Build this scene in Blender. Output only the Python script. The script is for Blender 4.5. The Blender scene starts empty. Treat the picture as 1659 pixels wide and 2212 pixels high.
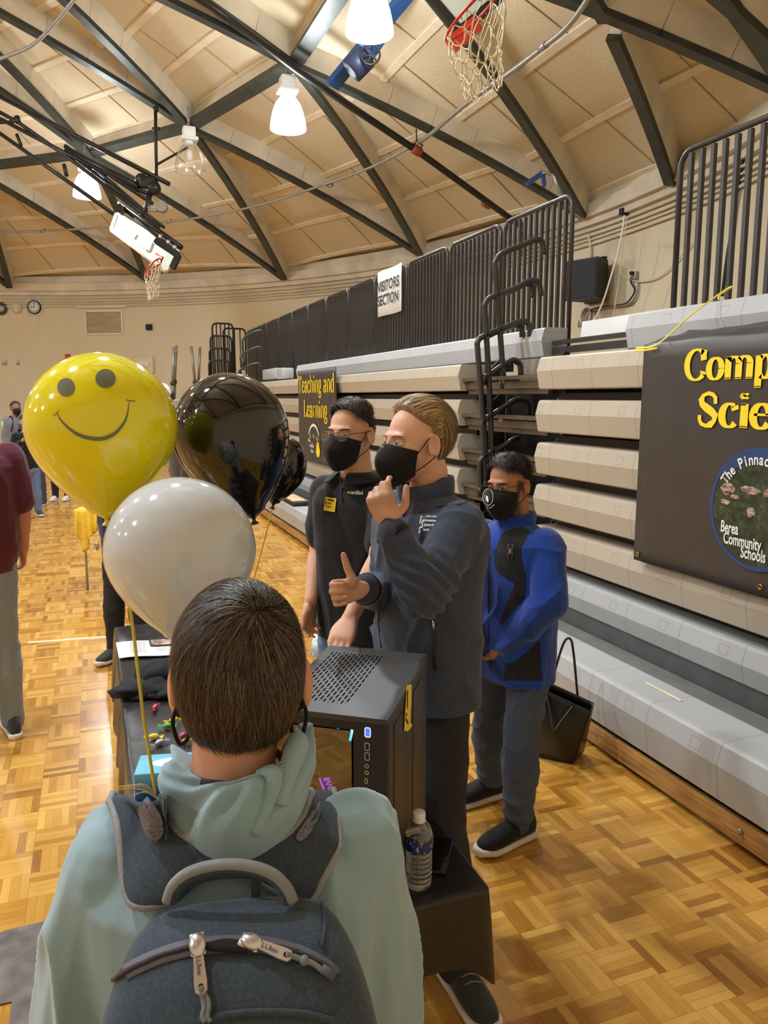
import bpy, bmesh, math, random
import numpy as np
from mathutils import Vector, Matrix, noise as mnoise
random.seed(7)
SC = bpy.context.scene
COL = SC.collection
PI = math.pi

# ------------------------------------------------------------------ camera
CAM_H, CAM_F = 1.88, 1660.0
PITCH = math.radians(8.5)
YAW = math.atan((830 - 200) / 1660.0 * math.cos(PITCH))
FW = Vector((math.sin(YAW) * math.cos(PITCH), math.cos(YAW) * math.cos(PITCH), -math.sin(PITCH)))
RT = Vector((math.cos(YAW), -math.sin(YAW), 0))
UP = RT.cross(FW)
CP = Vector((0, 0, CAM_H))
cd = bpy.data.cameras.new('camera')
cam = bpy.data.objects.new('camera', cd)
COL.objects.link(cam)
cam.matrix_world = Matrix(((RT.x, UP.x, -FW.x, CP.x), (RT.y, UP.y, -FW.y, CP.y), (RT.z, UP.z, -FW.z, CP.z), (0, 0, 0, 1)))
cd.sensor_fit = 'VERTICAL'
cd.sensor_height = 24.0
cd.lens = 24.0 * CAM_F / 2212.0
cd.clip_start = 0.05
cd.clip_end = 200
SC.camera = cam

# ------------------------------------------------------------------ light and exposure
w = bpy.data.worlds.new('world')
SC.world = w
w.use_nodes = True
w.node_tree.nodes['Background'].inputs[0].default_value = (1.0, 1.0, 1.0, 1)
w.node_tree.nodes['Background'].inputs[1].default_value = 0.05
SC.view_settings.view_transform = 'Standard'
SC.view_settings.look = 'None'
SC.view_settings.gamma = 1
SC.view_settings.use_curve_mapping = False
SC.view_settings.exposure = 0.52
LAMP_W = 370.0          # watts of every lit high bay lamp
LAMP_COL = (0.88, 0.95, 1.0)

# ------------------------------------------------------------------ pixel to place helpers
def ray(x, y): return FW + RT * ((x - 829.5) / CAM_F) + UP * ((1106.0 - y) / CAM_F)
def atz(x, y, z):
    d = ray(x, y); return CP + d * ((z - CAM_H) / d.z)
def atX(x, y, X):
    d = ray(x, y); return CP + d * (X / d.x)
def atY(x, y, Y):
    d = ray(x, y); return CP + d * (Y / d.y)
def atd(x, y, D): return CP + ray(x, y) * D

# ------------------------------------------------------------------ materials
class NT:
    def __init__(s, name):
        s.m = bpy.data.materials.new(name); s.m.use_nodes = True
        s.t = s.m.node_tree; s.b = s.t.nodes['Principled BSDF']
    def node(s, typ, **kw):
        n = s.t.nodes.new(typ)
        for k, v in kw.items():
            if k.startswith('i_'):
                n.inputs[int(k[2:])].default_value = v
            else: setattr(n, k, v)
        return n
    def link(s, a, b): s.t.links.new(a, b)
    def math(s, op, a, b=None, c=None):
        n = s.t.nodes.new('ShaderNodeMath'); n.operation = op
        for i, v in enumerate((a, b, c)):
            if v is None: continue
            if isinstance(v, (int, float)): n.inputs[i].default_value = v
            else: s.link(v, n.inputs[i])
        return n.outputs[0]
    def mix(s, f, a, b):
        n = s.t.nodes.new('ShaderNodeMix'); n.data_type = 'RGBA'
        for i, v in ((0, f), (6, a), (7, b)):
            if isinstance(v, (int, float)): n.inputs[i].default_value = v
            elif isinstance(v, tuple): n.inputs[i].default_value = (v[0], v[1], v[2], 1)
            else: s.link(v, n.inputs[i])
        return n.outputs[2]
    def noise(s, scale, vec=None, detail=3, rough=0.5):
        n = s.node('ShaderNodeTexNoise'); n.inputs['Scale'].default_value = scale
        n.inputs['Detail'].default_value = detail; n.inputs['Roughness'].default_value = rough
        if vec is not None: s.link(vec, n.inputs['Vector'])
        return n.outputs[0]
    def coords(s, kind='Object', scale=None):
        tc = s.node('ShaderNodeTexCoord').outputs[kind]
        if scale:
            mp = s.node('ShaderNodeMapping'); mp.inputs['Scale'].default_value = scale
            s.link(tc, mp.inputs['Vector']); return mp.outputs[0]
        return tc
    def bump(s, h, strength=0.3, dist=0.01):
        n = s.node('ShaderNodeBump'); n.inputs['Strength'].default_value = strength
        n.inputs['Distance'].default_value = dist; s.link(h, n.inputs['Height'])
        s.link(n.outputs[0], s.b.inputs['Normal'])
def srgb(r, g, b):
    f = lambda c: (c / 255 / 12.92) if c / 255 <= 0.04045 else ((c / 255 + 0.055) / 1.055) ** 2.4
    return (f(r), f(g), f(b))
def mat(name, col, rough=0.6, metal=0.0, var=0.12, nscale=8.0, bump=0.0, bscale=60.0, stretch=None, spec=None, coat=0.0, emit=None, es=1.0, sheen=0.0, alpha=None, trans=0.0):
    n = NT(name); b = n.b
    vec = n.coords('Object', stretch)
    if var:
        f = n.noise(nscale, vec)
        d = tuple(max(0, c * (1 - var)) for c in col); l = tuple(min(1, c * (1 + var)) for c in col)
        r = n.node('ShaderNodeValToRGB'); n.link(f, r.inputs[0])
        r.color_ramp.elements[0].position = 0.32; r.color_ramp.elements[1].position = 0.68
        r.color_ramp.elements[0].color = (*d, 1); r.color_ramp.elements[1].color = (*l, 1)
        n.link(r.outputs[0], b.inputs['Base Color'])
    else: b.inputs['Base Color'].default_value = (*col, 1)
    b.inputs['Roughness'].default_value = rough; b.inputs['Metallic'].default_value = metal
    if spec is not None: b.inputs['Specular IOR Level'].default_value = spec
    if coat: b.inputs['Coat Weight'].default_value = coat; b.inputs['Coat Roughness'].default_value = 0.08
    if sheen: b.inputs['Sheen Weight'].default_value = sheen; b.inputs['Sheen Roughness'].default_value = 0.5
    if trans: b.inputs['Transmission Weight'].default_value = trans
    if alpha is not None: b.inputs['Alpha'].default_value = alpha
    if emit: b.inputs['Emission Color'].default_value = (*emit, 1); b.inputs['Emission Strength'].default_value = es
    if bump: n.bump(n.noise(bscale, vec, 4, 0.6), bump, 0.004)
    return n.m

def mat_parquet():
    n = NT('parquet'); P = n.coords('Object'); sx = n.node('ShaderNodeSeparateXYZ'); n.link(P, sx.inputs[0])
    S = 0.165; K = 5
    u = n.math('DIVIDE', sx.outputs[0], S); v = n.math('DIVIDE', sx.outputs[1], S)
    iu = n.math('FLOOR', u); iv = n.math('FLOOR', v); fu = n.math('FRACT', u); fv = n.math('FRACT', v)
    par = n.math('FLOORED_MODULO', n.math('ADD', iu, iv), 2.0)
    # parity 0: strips run along x (index from fv), 1: along y
    a = n.math('ADD', n.math('MULTIPLY', fv, n.math('SUBTRACT', 1.0, par)), n.math('MULTIPLY', fu, par))
    al = n.math('ADD', n.math('MULTIPLY', fu, n.math('SUBTRACT', 1.0, par)), n.math('MULTIPLY', fv, par))
    k = n.math('FLOOR', n.math('MULTIPLY', a, K)); fk = n.math('FRACT', n.math('MULTIPLY', a, K))
    cb = n.node('ShaderNodeCombineXYZ'); n.link(iu, cb.inputs[0]); n.link(iv, cb.inputs[1]); n.link(k, cb.inputs[2])
    wn = n.node('ShaderNodeTexWhiteNoise'); n.link(cb.outputs[0], wn.inputs[0])
    cb2 = n.node('ShaderNodeCombineXYZ'); n.link(iu, cb2.inputs[0]); n.link(iv, cb2.inputs[1])
    wn2 = n.node('ShaderNodeTexWhiteNoise'); n.link(cb2.outputs[0], wn2.inputs[0])
    # grain
    gx = n.node('ShaderNodeCombineXYZ'); n.link(n.math('MULTIPLY', al, 1.2), gx.inputs[0])
    n.link(n.math('MULTIPLY', a, 14.0), gx.inputs[1]); n.link(n.math('MULTIPLY', wn.outputs[0], 40.0), gx.inputs[2])
    g = n.noise(2.2, gx.outputs[0], 5, 0.65)
    tone = n.math('ADD', n.math('MULTIPLY', wn.outputs[0], 0.50), n.math('ADD', n.math('MULTIPLY', wn2.outputs[0], 0.22), n.math('MULTIPLY', g, 0.45)))
    r = n.node('ShaderNodeValToRGB'); n.link(tone, r.inputs[0]); e = r.color_ramp.elements
    e[0].position = 0.18; e[0].color = (*srgb(138, 90, 28), 1); e[1].position = 0.95; e[1].color = (*srgb(226, 176, 88), 1)
    x = e.new(0.5); x.color = (*srgb(194, 140, 56), 1)
    edge = n.math('ADD', n.math('LESS_THAN', fk, 0.05), n.math('ADD', n.math('LESS_THAN', fu, 0.014), n.math('LESS_THAN', fv, 0.014)))
    edge = n.math('MINIMUM', edge, 1.0)
    c = n.mix(n.math('MULTIPLY', edge, 0.5), r.outputs[0], srgb(128, 82, 34))
    wear = n.noise(0.6, P, 4, 0.6)
    c = n.mix(n.math('MULTIPLY', n.math('SUBTRACT', wear, 0.45), 0.6), c, srgb(184, 136, 70))
    n.link(c, n.b.inputs['Base Color'])
    rr = n.math('ADD', 0.17, n.math('MULTIPLY', n.noise(5.0, P, 4), 0.16)); n.link(rr, n.b.inputs['Roughness'])
    n.b.inputs['Coat Weight'].default_value = 0.15; n.b.inputs['Coat Roughness'].default_value = 0.1; n.b.inputs['Specular IOR Level'].default_value = 0.4
    h = n.math('ADD', n.math('MULTIPLY', edge, -0.5), n.math('MULTIPLY', wn.outputs[0], 0.5)); n.bump(h, 0.16, 0.002)
    return n.m

def mat_panel():
    n = NT('acoustic_panel'); P = n.coords('Object')
    big = n.noise(0.35, P, 3); fine = n.noise(22.0, P, 6, 0.75)
    c = n.mix(n.math('MULTIPLY', big, 0.6), srgb(226, 212, 184), srgb(212, 195, 162))
    c = n.mix(n.math('MULTIPLY', n.math('GREATER_THAN', fine, 0.60), 0.35), c, srgb(184, 164, 130))
    n.link(c, n.b.inputs['Base Color']); n.b.inputs['Roughness'].default_value = 0.9; n.bump(fine, 0.6, 0.02)
    return n.m

def mat_wall():
    n = NT('painted_wall'); P = n.coords('Object')
    big = n.noise(0.5, P, 5, 0.6); fine = n.noise(90.0, P, 3)
    st = n.coords('Object', (3.0, 3.0, 0.25)); s2 = n.noise(1.5, st, 5, 0.7)
    c = n.mix(big, srgb(222, 209, 182), srgb(208, 193, 162))
    c = n.mix(n.math('MULTIPLY', n.math('GREATER_THAN', s2, 0.66), 0.18), c, srgb(178, 160, 126))
    n.link(c, n.b.inputs['Base Color']); n.b.inputs['Roughness'].default_value = 0.75; n.bump(fine, 0.15, 0.004)
    return n.m

def mat_seat(name, col):
    n = NT(name); tc = n.node('ShaderNodeUVMap'); tc.uv_map = 'moulding'; sx = n.node('ShaderNodeSeparateXYZ'); n.link(tc.outputs[0], sx.inputs[0])
    fy = n.math('FRACT', n.math('DIVIDE', n.math('SUBTRACT', sx.outputs[0], 0.11), 0.457)); z = sx.outputs[1]
    joint = n.math('LESS_THAN', fy, 0.009)
    du = n.math('ABSOLUTE', n.math('SUBTRACT', n.math('MULTIPLY', n.math('SUBTRACT', fy, 0.3), 0.457), 0.0)); dv = n.math('ABSOLUTE', n.math('ADD', z, 0.062))
    ins = n.math('MAXIMUM', n.math('DIVIDE', du, 0.033), n.math('DIVIDE', dv, 0.026))
    ring = n.math('MULTIPLY', n.math('LESS_THAN', ins, 1.0), n.math('GREATER_THAN', ins, 0.86))
    inside = n.math('LESS_THAN', ins, 1.0)
    P = n.coords('Object'); v = n.noise(2.5, P, 4)
    c = n.mix(v, tuple(q * 0.93 for q in col), tuple(min(1, q * 1.05) for q in col))
    c = n.mix(n.math('MULTIPLY', joint, 0.8), c, tuple(q * 0.45 for q in col))
    c = n.mix(n.math('MULTIPLY', ring, 0.6), c, tuple(q * 0.5 for q in col))
    n.link(c, n.b.inputs['Base Color']); n.b.inputs['Roughness'].default_value = 0.5
    h = n.math('ADD', n.math('MULTIPLY', n.noise(220.0, P, 2), 0.05), n.math('SUBTRACT', 1.0, n.math('ADD', inside, joint))); n.bump(h, 0.35, 0.004)
    return n.m
M = {}
def mk():
    M['parquet'] = mat_parquet(); M['panel'] = mat_panel(); M['wall'] = mat_wall()
    M['cream'] = mat('cream_paint', srgb(214, 202, 180), 0.6, nscale=2.0)
    M['batten'] = mat('batten_paint', srgb(232, 220, 194), 0.7, nscale=2.0)
    M['seam'] = mat('panel_seam', srgb(170, 148, 112), 0.9)
    M['steel'] = mat('dark_green_steel', srgb(62, 66, 62), 0.42, 0.35, nscale=5.0, var=0.2)
    M['blacksteel'] = mat('black_steel', srgb(40, 38, 36), 0.4, 0.3, nscale=5.0)
    M['railgray'] = mat('charcoal_enamel', srgb(64, 62, 62), 0.32, 0.3, nscale=6.0)
    M['chan'] = mat('brown_gray_channel', srgb(112, 102, 94), 0.35, 0.6)
    M['galv'] = mat('galvanised_steel', srgb(160, 156, 148), 0.4, 0.6, nscale=20.0)
    M['seat_beige'] = mat_seat('beige_plastic', srgb(182, 171, 153)); M['seat_gray'] = mat_seat('gray_plastic', srgb(178, 180, 182))
    M['seat_line'] = mat('moulding_line', srgb(150, 140, 124), 0.6)
    M['black'] = mat('matte_black', srgb(26, 25, 25), 0.6)
    M['void'] = mat('gap_shade_black', srgb(14, 13, 12), 0.9)  # near-black colour that stands in for the shade in gaps and hollows
    M['riser'] = mat('gray_riser', srgb(88, 90, 90), 0.6, nscale=8.0)
    M['deck'] = mat('gray_deck', srgb(118, 120, 118), 0.55, nscale=6.0)
    M['oak'] = mat('oak_board', srgb(172, 128, 74), 0.45, nscale=6.0, var=0.38, stretch=(4, 0.6, 8))
    M['white'] = mat('white_plastic', srgb(236, 236, 236), 0.45, var=0.02)
    M['red'] = mat('red_enamel', srgb(190, 48, 28), 0.35)
    M['blue'] = mat('blue_enamel', srgb(36, 74, 128), 0.5, 0.2)
    M['rubber'] = mat('black_rubber', srgb(30, 30, 32), 0.7)
    M['chrome'] = mat('chrome', srgb(214, 214, 218), 0.25, 0.85, var=0.05)
    M['brass'] = mat('brass', srgb(200, 160, 70), 0.25, 1.0)
    M['cord'] = mat('white_cord', srgb(222, 208, 176), 0.7)
mk()

# ------------------------------------------------------------------ object helpers
def tag(o, label=None, cat=None, group=None, kind=None):
    if label: o['label'] = label
    if cat: o['category'] = cat
    if group: o['group'] = group
    if kind: o['kind'] = kind
    return o
def empty(name, loc=(0, 0, 0), label=None, cat=None, group=None, rz=0.0, kind=None):
    o = bpy.data.objects.new(name, None); COL.objects.link(o)
    o.location = loc; o.rotation_euler = (0, 0, rz); o.empty_display_size = 0.1
    return tag(o, label, cat, group, kind)
def link_mesh(name, me, parent=None):
    o = bpy.data.objects.new(name, me); COL.objects.link(o)
    if parent is not None:
        o.parent = parent
        # geometry is given in world coordinates: undo the parents' transform
        o.matrix_parent_inverse = world_of(parent).inverted()
    return o
def world_of(o):
    m = Matrix.LocRotScale(o.location, o.rotation_euler, o.scale)
    if o.parent is not None: m = world_of(o.parent) @ o.matrix_parent_inverse @ m
    return m
class MB:
    """collects shapes for ONE mesh object; one or more materials"""
    def __init__(s): s.v = []; s.f = []; s.mi = []; s.sm = []; s.cur = 0; s.smooth = False
    def add(s, vs, fs, mi=None, smooth=None):
        k = len(s.v); s.v += [tuple(v) for v in vs]
        s.f += [tuple(i + k for i in f) for f in fs]
        s.mi += [s.cur if mi is None else mi] * len(fs)
        s.sm += [s.smooth if smooth is None else smooth] * len(fs)
        return s
    def box(s, c, d, R=None, mi=None):
        c = Vector(c); hx, hy, hz = d[0] / 2, d[1] / 2, d[2] / 2
        vs = []
        for a in ((-1, -1, -1), (1, -1, -1), (1, 1, -1), (-1, 1, -1), (-1, -1, 1), (1, -1, 1), (1, 1, 1), (-1, 1, 1)):
            p = Vector((a[0] * hx, a[1] * hy, a[2] * hz))
            vs.append(c + (R @ p if R is not None else p))
        return s.add(vs, [(0, 3, 2, 1), (4, 5, 6, 7), (0, 1, 5, 4), (1, 2, 6, 5), (2, 3, 7, 6), (3, 0, 4, 7)], mi, False)
    def rbox(s, c, d, r=0.01, R=None, mi=None, seg=2):
        """box with rounded edges"""
        bm = bmesh.new(); bmesh.ops.create_cube(bm, size=1.0)
        for v in bm.verts: v.co = Vector((v.co.x * d[0], v.co.y * d[1], v.co.z * d[2]))
        bmesh.ops.bevel(bm, geom=bm.edges[:], offset=r, segments=seg, affect='EDGES', profile=0.5)
        vs = [Vector(c) + (R @ v.co if R is not None else v.co) for v in bm.verts]
        fs = [tuple(v.index for v in f.verts) for f in bm.faces]; bm.free()
        return s.add(vs, fs, mi, True)
    def beam(s, a, b, w, h, up=Vector((0, 0, 1)), mi=None, offs=0.0):
        a = Vector(a); b = Vector(b); d = (b - a).normalized(); sd = d.cross(up).normalized(); u = sd.cross(d)
        vs = []
        for p in (a, b):
            for sx, sz in ((-1, -1), (1, -1), (1, 1), (-1, 1)):
                vs.append(p + sd * sx * w / 2 + u * (sz * h / 2 + offs))
        return s.add(vs, [(0, 1, 2, 3), (7, 6, 5, 4), (0, 4, 5, 1), (1, 5, 6, 2), (2, 6, 7, 3), (3, 7, 4, 0)], mi, False)
    def tube(s, pts, r, n=10, mi=None, closed=False, caps=True, flat=None):
        """swept round tube; r number or list"""
        pts = [Vector(p) for p in pts]; m = len(pts)
        rs = r if isinstance(r, (list, tuple)) else [r] * m
        T = []
        for i in range(m):
            if closed: t = pts[(i + 1) % m] - pts[i - 1]
            elif i == 0: t = pts[1] - pts[0]
            elif i == m - 1: t = pts[-1] - pts[-2]
            else: t = (pts[i + 1] - pts[i]).normalized() + (pts[i] - pts[i - 1]).normalized()
            T.append(t.normalized() if t.length > 1e-9 else Vector((0, 0, 1)))
        ref = Vector((0, 0, 1)) if abs(T[0].z) < 0.9 else Vector((1, 0, 0))
        N = (ref - T[0] * ref.dot(T[0])).normalized(); vs = []
        for i in range(m):
            N = (N - T[i] * N.dot(T[i])).normalized(); B = T[i].cross(N)
            fy = flat if flat else 1.0
            for k in range(n):
                a = 2 * PI * k / n
                vs.append(pts[i] + N * math.cos(a) * rs[i] + B * math.sin(a) * rs[i] * fy)
        fs = []
        for i in range(m if closed else m - 1):
            j = (i + 1) % m
            for k in range(n):
                k2 = (k + 1) % n
                fs.append((i * n + k, i * n + k2, j * n + k2, j * n + k))
        s.add(vs, fs, mi, True)
        if caps and not closed:
            k0 = len(s.v) - len(vs)
            s.f.append(tuple(k0 + k for k in reversed(range(n)))); s.mi.append(s.cur if mi is None else mi); s.sm.append(False)
            s.f.append(tuple(k0 + (m - 1) * n + k for k in range(n))); s.mi.append(s.cur if mi is None else mi); s.sm.append(False)
        return s
    def lathe(s, prof, n=32, c=(0, 0, 0), R=None, mi=None, capb=True, capt=True):
        c = Vector(c); vs = []
        for r, z in prof:
            for k in range(n):
                a = 2 * PI * k / n; p = Vector((r * math.cos(a), r * math.sin(a), z))
                vs.append(c + (R @ p if R is not None else p))
        fs = [(i * n + k, i * n + (k + 1) % n, (i + 1) * n + (k + 1) % n, (i + 1) * n + k) for i in range(len(prof) - 1) for k in range(n)]
        if capb: fs.append(tuple(reversed(range(n))))
        if capt: fs.append(tuple((len(prof) - 1) * n + k for k in range(n)))
        return s.add(vs, fs, mi, True)
    def sphere(s, c, r, n=16, m=10, mi=None, R=None):
        rx, ry, rz = r if isinstance(r, (tuple, list)) else (r, r, r)
        c = Vector(c); vs = []
        for i in range(m + 1):
            th = PI * i / m
            for k in range(n):
                a = 2 * PI * k / n
                p = Vector((rx * math.sin(th) * math.cos(a), ry * math.sin(th) * math.sin(a), -rz * math.cos(th)))
                vs.append(c + (R @ p if R is not None else p))
        fs = [(i * n + k, i * n + (k + 1) % n, (i + 1) * n + (k + 1) % n, (i + 1) * n + k) for i in range(m) for k in range(n)]
        return s.add(vs, fs, mi, True)
    def prism(s, poly, a, b, fn, mi=None, smooth=False):
        """2D polygon (ccw) extruded from a to b; fn(u, v, t) -> point"""
        n = len(poly); vs = [fn(u, v, a) for u, v in poly] + [fn(u, v, b) for u, v in poly]
        fs = [(i, (i + 1) % n, n + (i + 1) % n, n + i) for i in range(n)]
        s.add(vs, fs, mi, smooth)
        s.add(vs, [tuple(reversed(range(n))), tuple(range(n, 2 * n))], mi, False)
        return s
    def grid(s, P, closed_u=False, mi=None, smooth=True):
        """P[i][j] points"""
        m = len(P); n = len(P[0]); vs = [p for row in P for p in row]
        fs = [(i * n + j, i * n + j + 1, (i + 1) % m * n + j + 1, (i + 1) % m * n + j) for i in range(m if closed_u else m - 1) for j in range(n - 1)]
        return s.add(vs, fs, mi, smooth)
    def mesh(s, name, mats):
        me = bpy.data.meshes.new(name)
        me.from_pydata([tuple(v) for v in s.v], [], s.f)
        for m in (mats if isinstance(mats, (list, tuple)) else [mats]): me.materials.append(m)
        me.polygons.foreach_set('material_index', s.mi); me.polygons.foreach_set('use_smooth', s.sm)
        me.update(); return me
    def build(s, name, mats, parent=None, fix=True):
        me = s.mesh(name, mats)
        if fix:
            bm = bmesh.new(); bm.from_mesh(me); bmesh.ops.recalc_face_normals(bm, faces=bm.faces[:]); bm.to_mesh(me); bm.free()
        return link_mesh(name, me, parent)
def solidify(o, t, off=0.0):
    md = o.modifiers.new('thickness', 'SOLIDIFY'); md.thickness = t; md.offset = off; return o
def subsurf(o, n=1):
    md = o.modifiers.new('subdivision', 'SUBSURF'); md.levels = n; md.render_levels = n; return o
def bez(ctrl, n=8):
    """smooth path through control points (Catmull-Rom)"""
    P = [Vector(c) for c in ctrl]; P = [P[0] * 2 - P[1]] + P + [P[-1] * 2 - P[-2]]; out = []
    for i in range(1, len(P) - 2):
        for k in range(n):
            t = k / n; a, b, c, d = P[i - 1], P[i], P[i + 1], P[i + 2]
            out.append(0.5 * ((2 * b) + (c - a) * t + (2 * a - 5 * b + 4 * c - d) * t * t + (3 * b - a - 3 * c + d) * t ** 3))
    out.append(P[-2]); return out
def copy_tree(o, parent=None, mw=None):
    c = o.copy(); COL.objects.link(c)
    if parent is not None: c.parent = parent; c.matrix_parent_inverse = o.matrix_parent_inverse.copy()
    for ch in list(o.children): copy_tree(ch, c)
    return c
# flat lettering: default font turned into a mesh laid on a plane
def text_mesh(name, body, size, origin, xdir, ydir, m, parent, align='LEFT', bold=0.0, sx=1.0, space=1.0, ext=0.0006, fitw=None):
    cu = bpy.data.curves.new(name, 'FONT'); cu.body = body; cu.size = 1.0; cu.align_x = align; cu.offset = bold; cu.space_character = space
    cu.resolution_u = 3
    t = bpy.data.objects.new(name, cu); COL.objects.link(t)
    dg = bpy.context.evaluated_depsgraph_get(); me = bpy.data.meshes.new_from_object(t.evaluated_get(dg))
    bpy.data.objects.remove(t); bpy.data.curves.remove(cu)
    X = Vector(xdir).normalized(); Y = Vector(ydir).normalized(); Z = X.cross(Y); O = Vector(origin)
    if fitw: sx = fitw / size / (max(v.co.x for v in me.vertices) - min(v.co.x for v in me.vertices))
    for v in me.vertices: v.co = O + X * v.co.x * size * sx + Y * v.co.y * size + Z * ext
    me.materials.clear(); me.materials.append(m); me.name = name
    return link_mesh(name, me, parent)
# ================================================================== the hall
DC = Vector((-6.44, 11.82, 0)); WALL_R = 14.9; WALL_Z = 5.0; DR = 35.0
SPH = Vector((DC.x, DC.y, -26.8))
def pol(r, a, z):
    a = math.radians(a); return Vector((DC.x + r * math.sin(a), DC.y + r * math.cos(a), z))
def on_dome(x, y, R=DR):
    d = ray(x, y).normalized(); o = CP - SPH; b = o.dot(d); c = o.dot(o) - R * R
    return CP + d * (-b + math.sqrt(b * b - c))
def dome_pt(r, a, R=DR): 
    p = pol(r, a, 0); return Vector((p.x, p.y, SPH.z + math.sqrt(R * R - r * r)))
def lift(p, dr):
    d = (p - SPH).normalized(); return p + d * dr
m = MB(); S = 40
m.add([(-S, -S, 0), (S, -S, 0), (S, S, 0), (-S, S, 0)], [(0, 1, 2, 3)])
m.box((0, 0, -0.1), (2 * S, 2 * S, 0.19))
tag(m.build('floor', M['parquet']), kind='structure')
def wall_arc(name, a0, a1):
    m = MB(); n = 48; P = []
    for i in range(n + 1):
        a = a0 + (a1 - a0) * i / n
        P.append([pol(WALL_R, a, 0.0), pol(WALL_R, a, WALL_Z + 0.45), pol(WALL_R + 0.25, a, WALL_Z + 0.45), pol(WALL_R + 0.25, a, 0.0)])
    m.grid(P, smooth=False)
    return tag(m.build(name, M['wall']), kind='structure')
wall_arc('wall_far', -30, 150); wall_arc('wall_near', 150, 330)
# ring beam / cornice under the dome, with a lip
m = MB(); P = []
for i in range(181):
    a = i * 2
    P.append([pol(WALL_R - r, a, WALL_Z + z) for r, z in ((0, -0.12), (0.10, -0.12), (0.10, 0.0), (0.20, 0.0), (0.20, 0.22), (0.12, 0.24), (0.12, 0.42), (0, 0.44))])
m.grid(P, smooth=False); tag(m.build('trim_1', M['cream']), kind='structure')

# dome: node rings of the lamella roof
PA = [-1.0, 17.3, 34.2, 51.3, 70.0, 89.4, 108.5]
Pn = {0: on_dome(20, 622), 1: on_dome(315, 606), 2: on_dome(612, 605), 3: on_dome(905, 552), 4: on_dome(1255, 471), 5: on_dome(1850, 285)}
Nn = {0: on_dome(-60, 372), 1: on_dome(195, 340), 2: on_dome(410, 282), 3: on_dome(635, 148), 4: on_dome(820, -130)}
def ang(p): return math.degrees(math.atan2(p.x - DC.x, p.y - DC.y))
for k in range(-1, -6, -1): Pn[k] = dome_pt(14.5, ang(Pn[0]) + 18.2 * k)
aP5 = ang(Pn[5])
for k in range(6, 15): Pn[k] = dome_pt(14.5, aP5 + (18.9) * (k - 5))
for k in range(-1, -6, -1): Nn[k] = dome_pt(9.4, ang(Nn[0]) + 18.2 * k)
for k in range(5, 14): Nn[k] = dome_pt(9.4, 109.5 + 19.0 * (k - 4))
N2 = {1: on_dome(-237, -92), 2: on_dome(-82, -189)}
N2[0] = dome_pt(4.8, 47.0); N2[3] = dome_pt(4.9, 112.0)
for k in range(-1, -5, -1): N2[k] = dome_pt(4.9, 47 + 18.5 * k)
for k in range(4, 13): N2[k] = dome_pt(4.9, 112 + 19 * (k - 3))
PAN = 0.40
ceil = None
m = MB(); P = []
for i in range(73):
    a = i * 5; P.append([dome_pt(r, a, DR + PAN + 0.14) for r in (0.01, 2, 4, 6, 8, 10, 12, 13.5, 15.1)])
m.grid(P); ceil = tag(m.build('ceiling', M['panel']), kind='structure')
def arc_pts(a, b, dr=0.0, n=7, sag=1.0):
    out = []
    for i in range(n + 1):
        p = a.lerp(b, i / n); d = (p - SPH).normalized(); L = (a - SPH).length * (1 - i / n) + (b - SPH).length * i / n
        out.append(SPH + d * (L + dr))
    return out
def tri_panel(A, B, Cp, nb, flip=False):
    """panelled triangle: base A-B, apex C; nb batten rows parallel to the base"""
    m = MB(); n = nb * 3
    rows = []
    def pt(t, s, dr=PAN):
        return arc_pts(A.lerp(Cp, t), B.lerp(Cp, t), dr, 1)[0] if False else (lambda p: SPH + (p - SPH).normalized() * (DR + dr))(A.lerp(Cp, t).lerp(B.lerp(Cp, t), s))
    P = [[pt(i / n, j / 8) for j in range(9)] for i in range(n + 1)]
    m.grid(P, mi=0, smooth=True)
    o = m.build('ceiling_panel', [M['panel']], ceil)
    m = MB()
    for r in range(0, nb):
        t = (r + 0.04) / nb if r == 0 else r / nb
        pts = [pt(t, j / 8, PAN - 0.015) for j in range(9)]
        for j in range(8): m.beam(pts[j], pts[j + 1], 0.11, 0.035, up=(pts[j] - SPH).normalized())
    m.build('batten', M['batten'], o)
    m = MB(); Lb = (B - A).length
    for r in range(nb):
        t0, t1 = r / nb, (r + 1) / nb; wd = Lb * (1 - t0)
        k = max(1, round(wd / 1.7))
        for q in range(1, k + 1):
            s0 = (q - 0.5 * (r % 2)) / k if k > 1 else 0.5
            if not 0.06 < s0 < 0.94: continue
            # seam runs straight up the slope
            pa = pt(t0, s0, PAN - 0.004); 
            s1 = min(0.98, max(0.02, (s0 - 0.5) * (1 - t0) / max(0.05, 1 - t1) + 0.5))
            pb = pt(t1, s1, PAN - 0.004)
            m.beam(pa, pb, 0.014, 0.012, up=(pa - SPH).normalized())
    if m.v: m.build('panel_seam', M['seam'], o)
def roof_beam(a, b, w=0.13, hh=0.30, s0=0.0, s1=1.0):
    pts = arc_pts(a.lerp(b, s0), b.lerp(a, 1 - s1), 0, 7)
    m = MB(); f = MB()
    for i in range(7):
        u = (pts[i] - SPH).normalized()
        e = (pts[i + 1] - pts[i]) * 0.01
        m.beam(pts[i] - e, pts[i + 1] + e, w, hh + 0.06, up=u, offs=0.10 + hh / 2)
        f.beam(pts[i] - e, pts[i + 1] + e, w + 0.03, 0.075, up=u, offs=0.037)
    o = m.build('roof_beam', M['cream'], ceil); f.build('steel_chord', M['steel'], o); return o
for k in range(-1, 6):
    if k in Nn and k in Pn and k + 1 in Pn:
        # N_k hangs between P_k+? : ring node k joins perimeter nodes k+1-1 and k+1
        roof_beam(Nn[k], Pn[k]) if False else None
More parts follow.
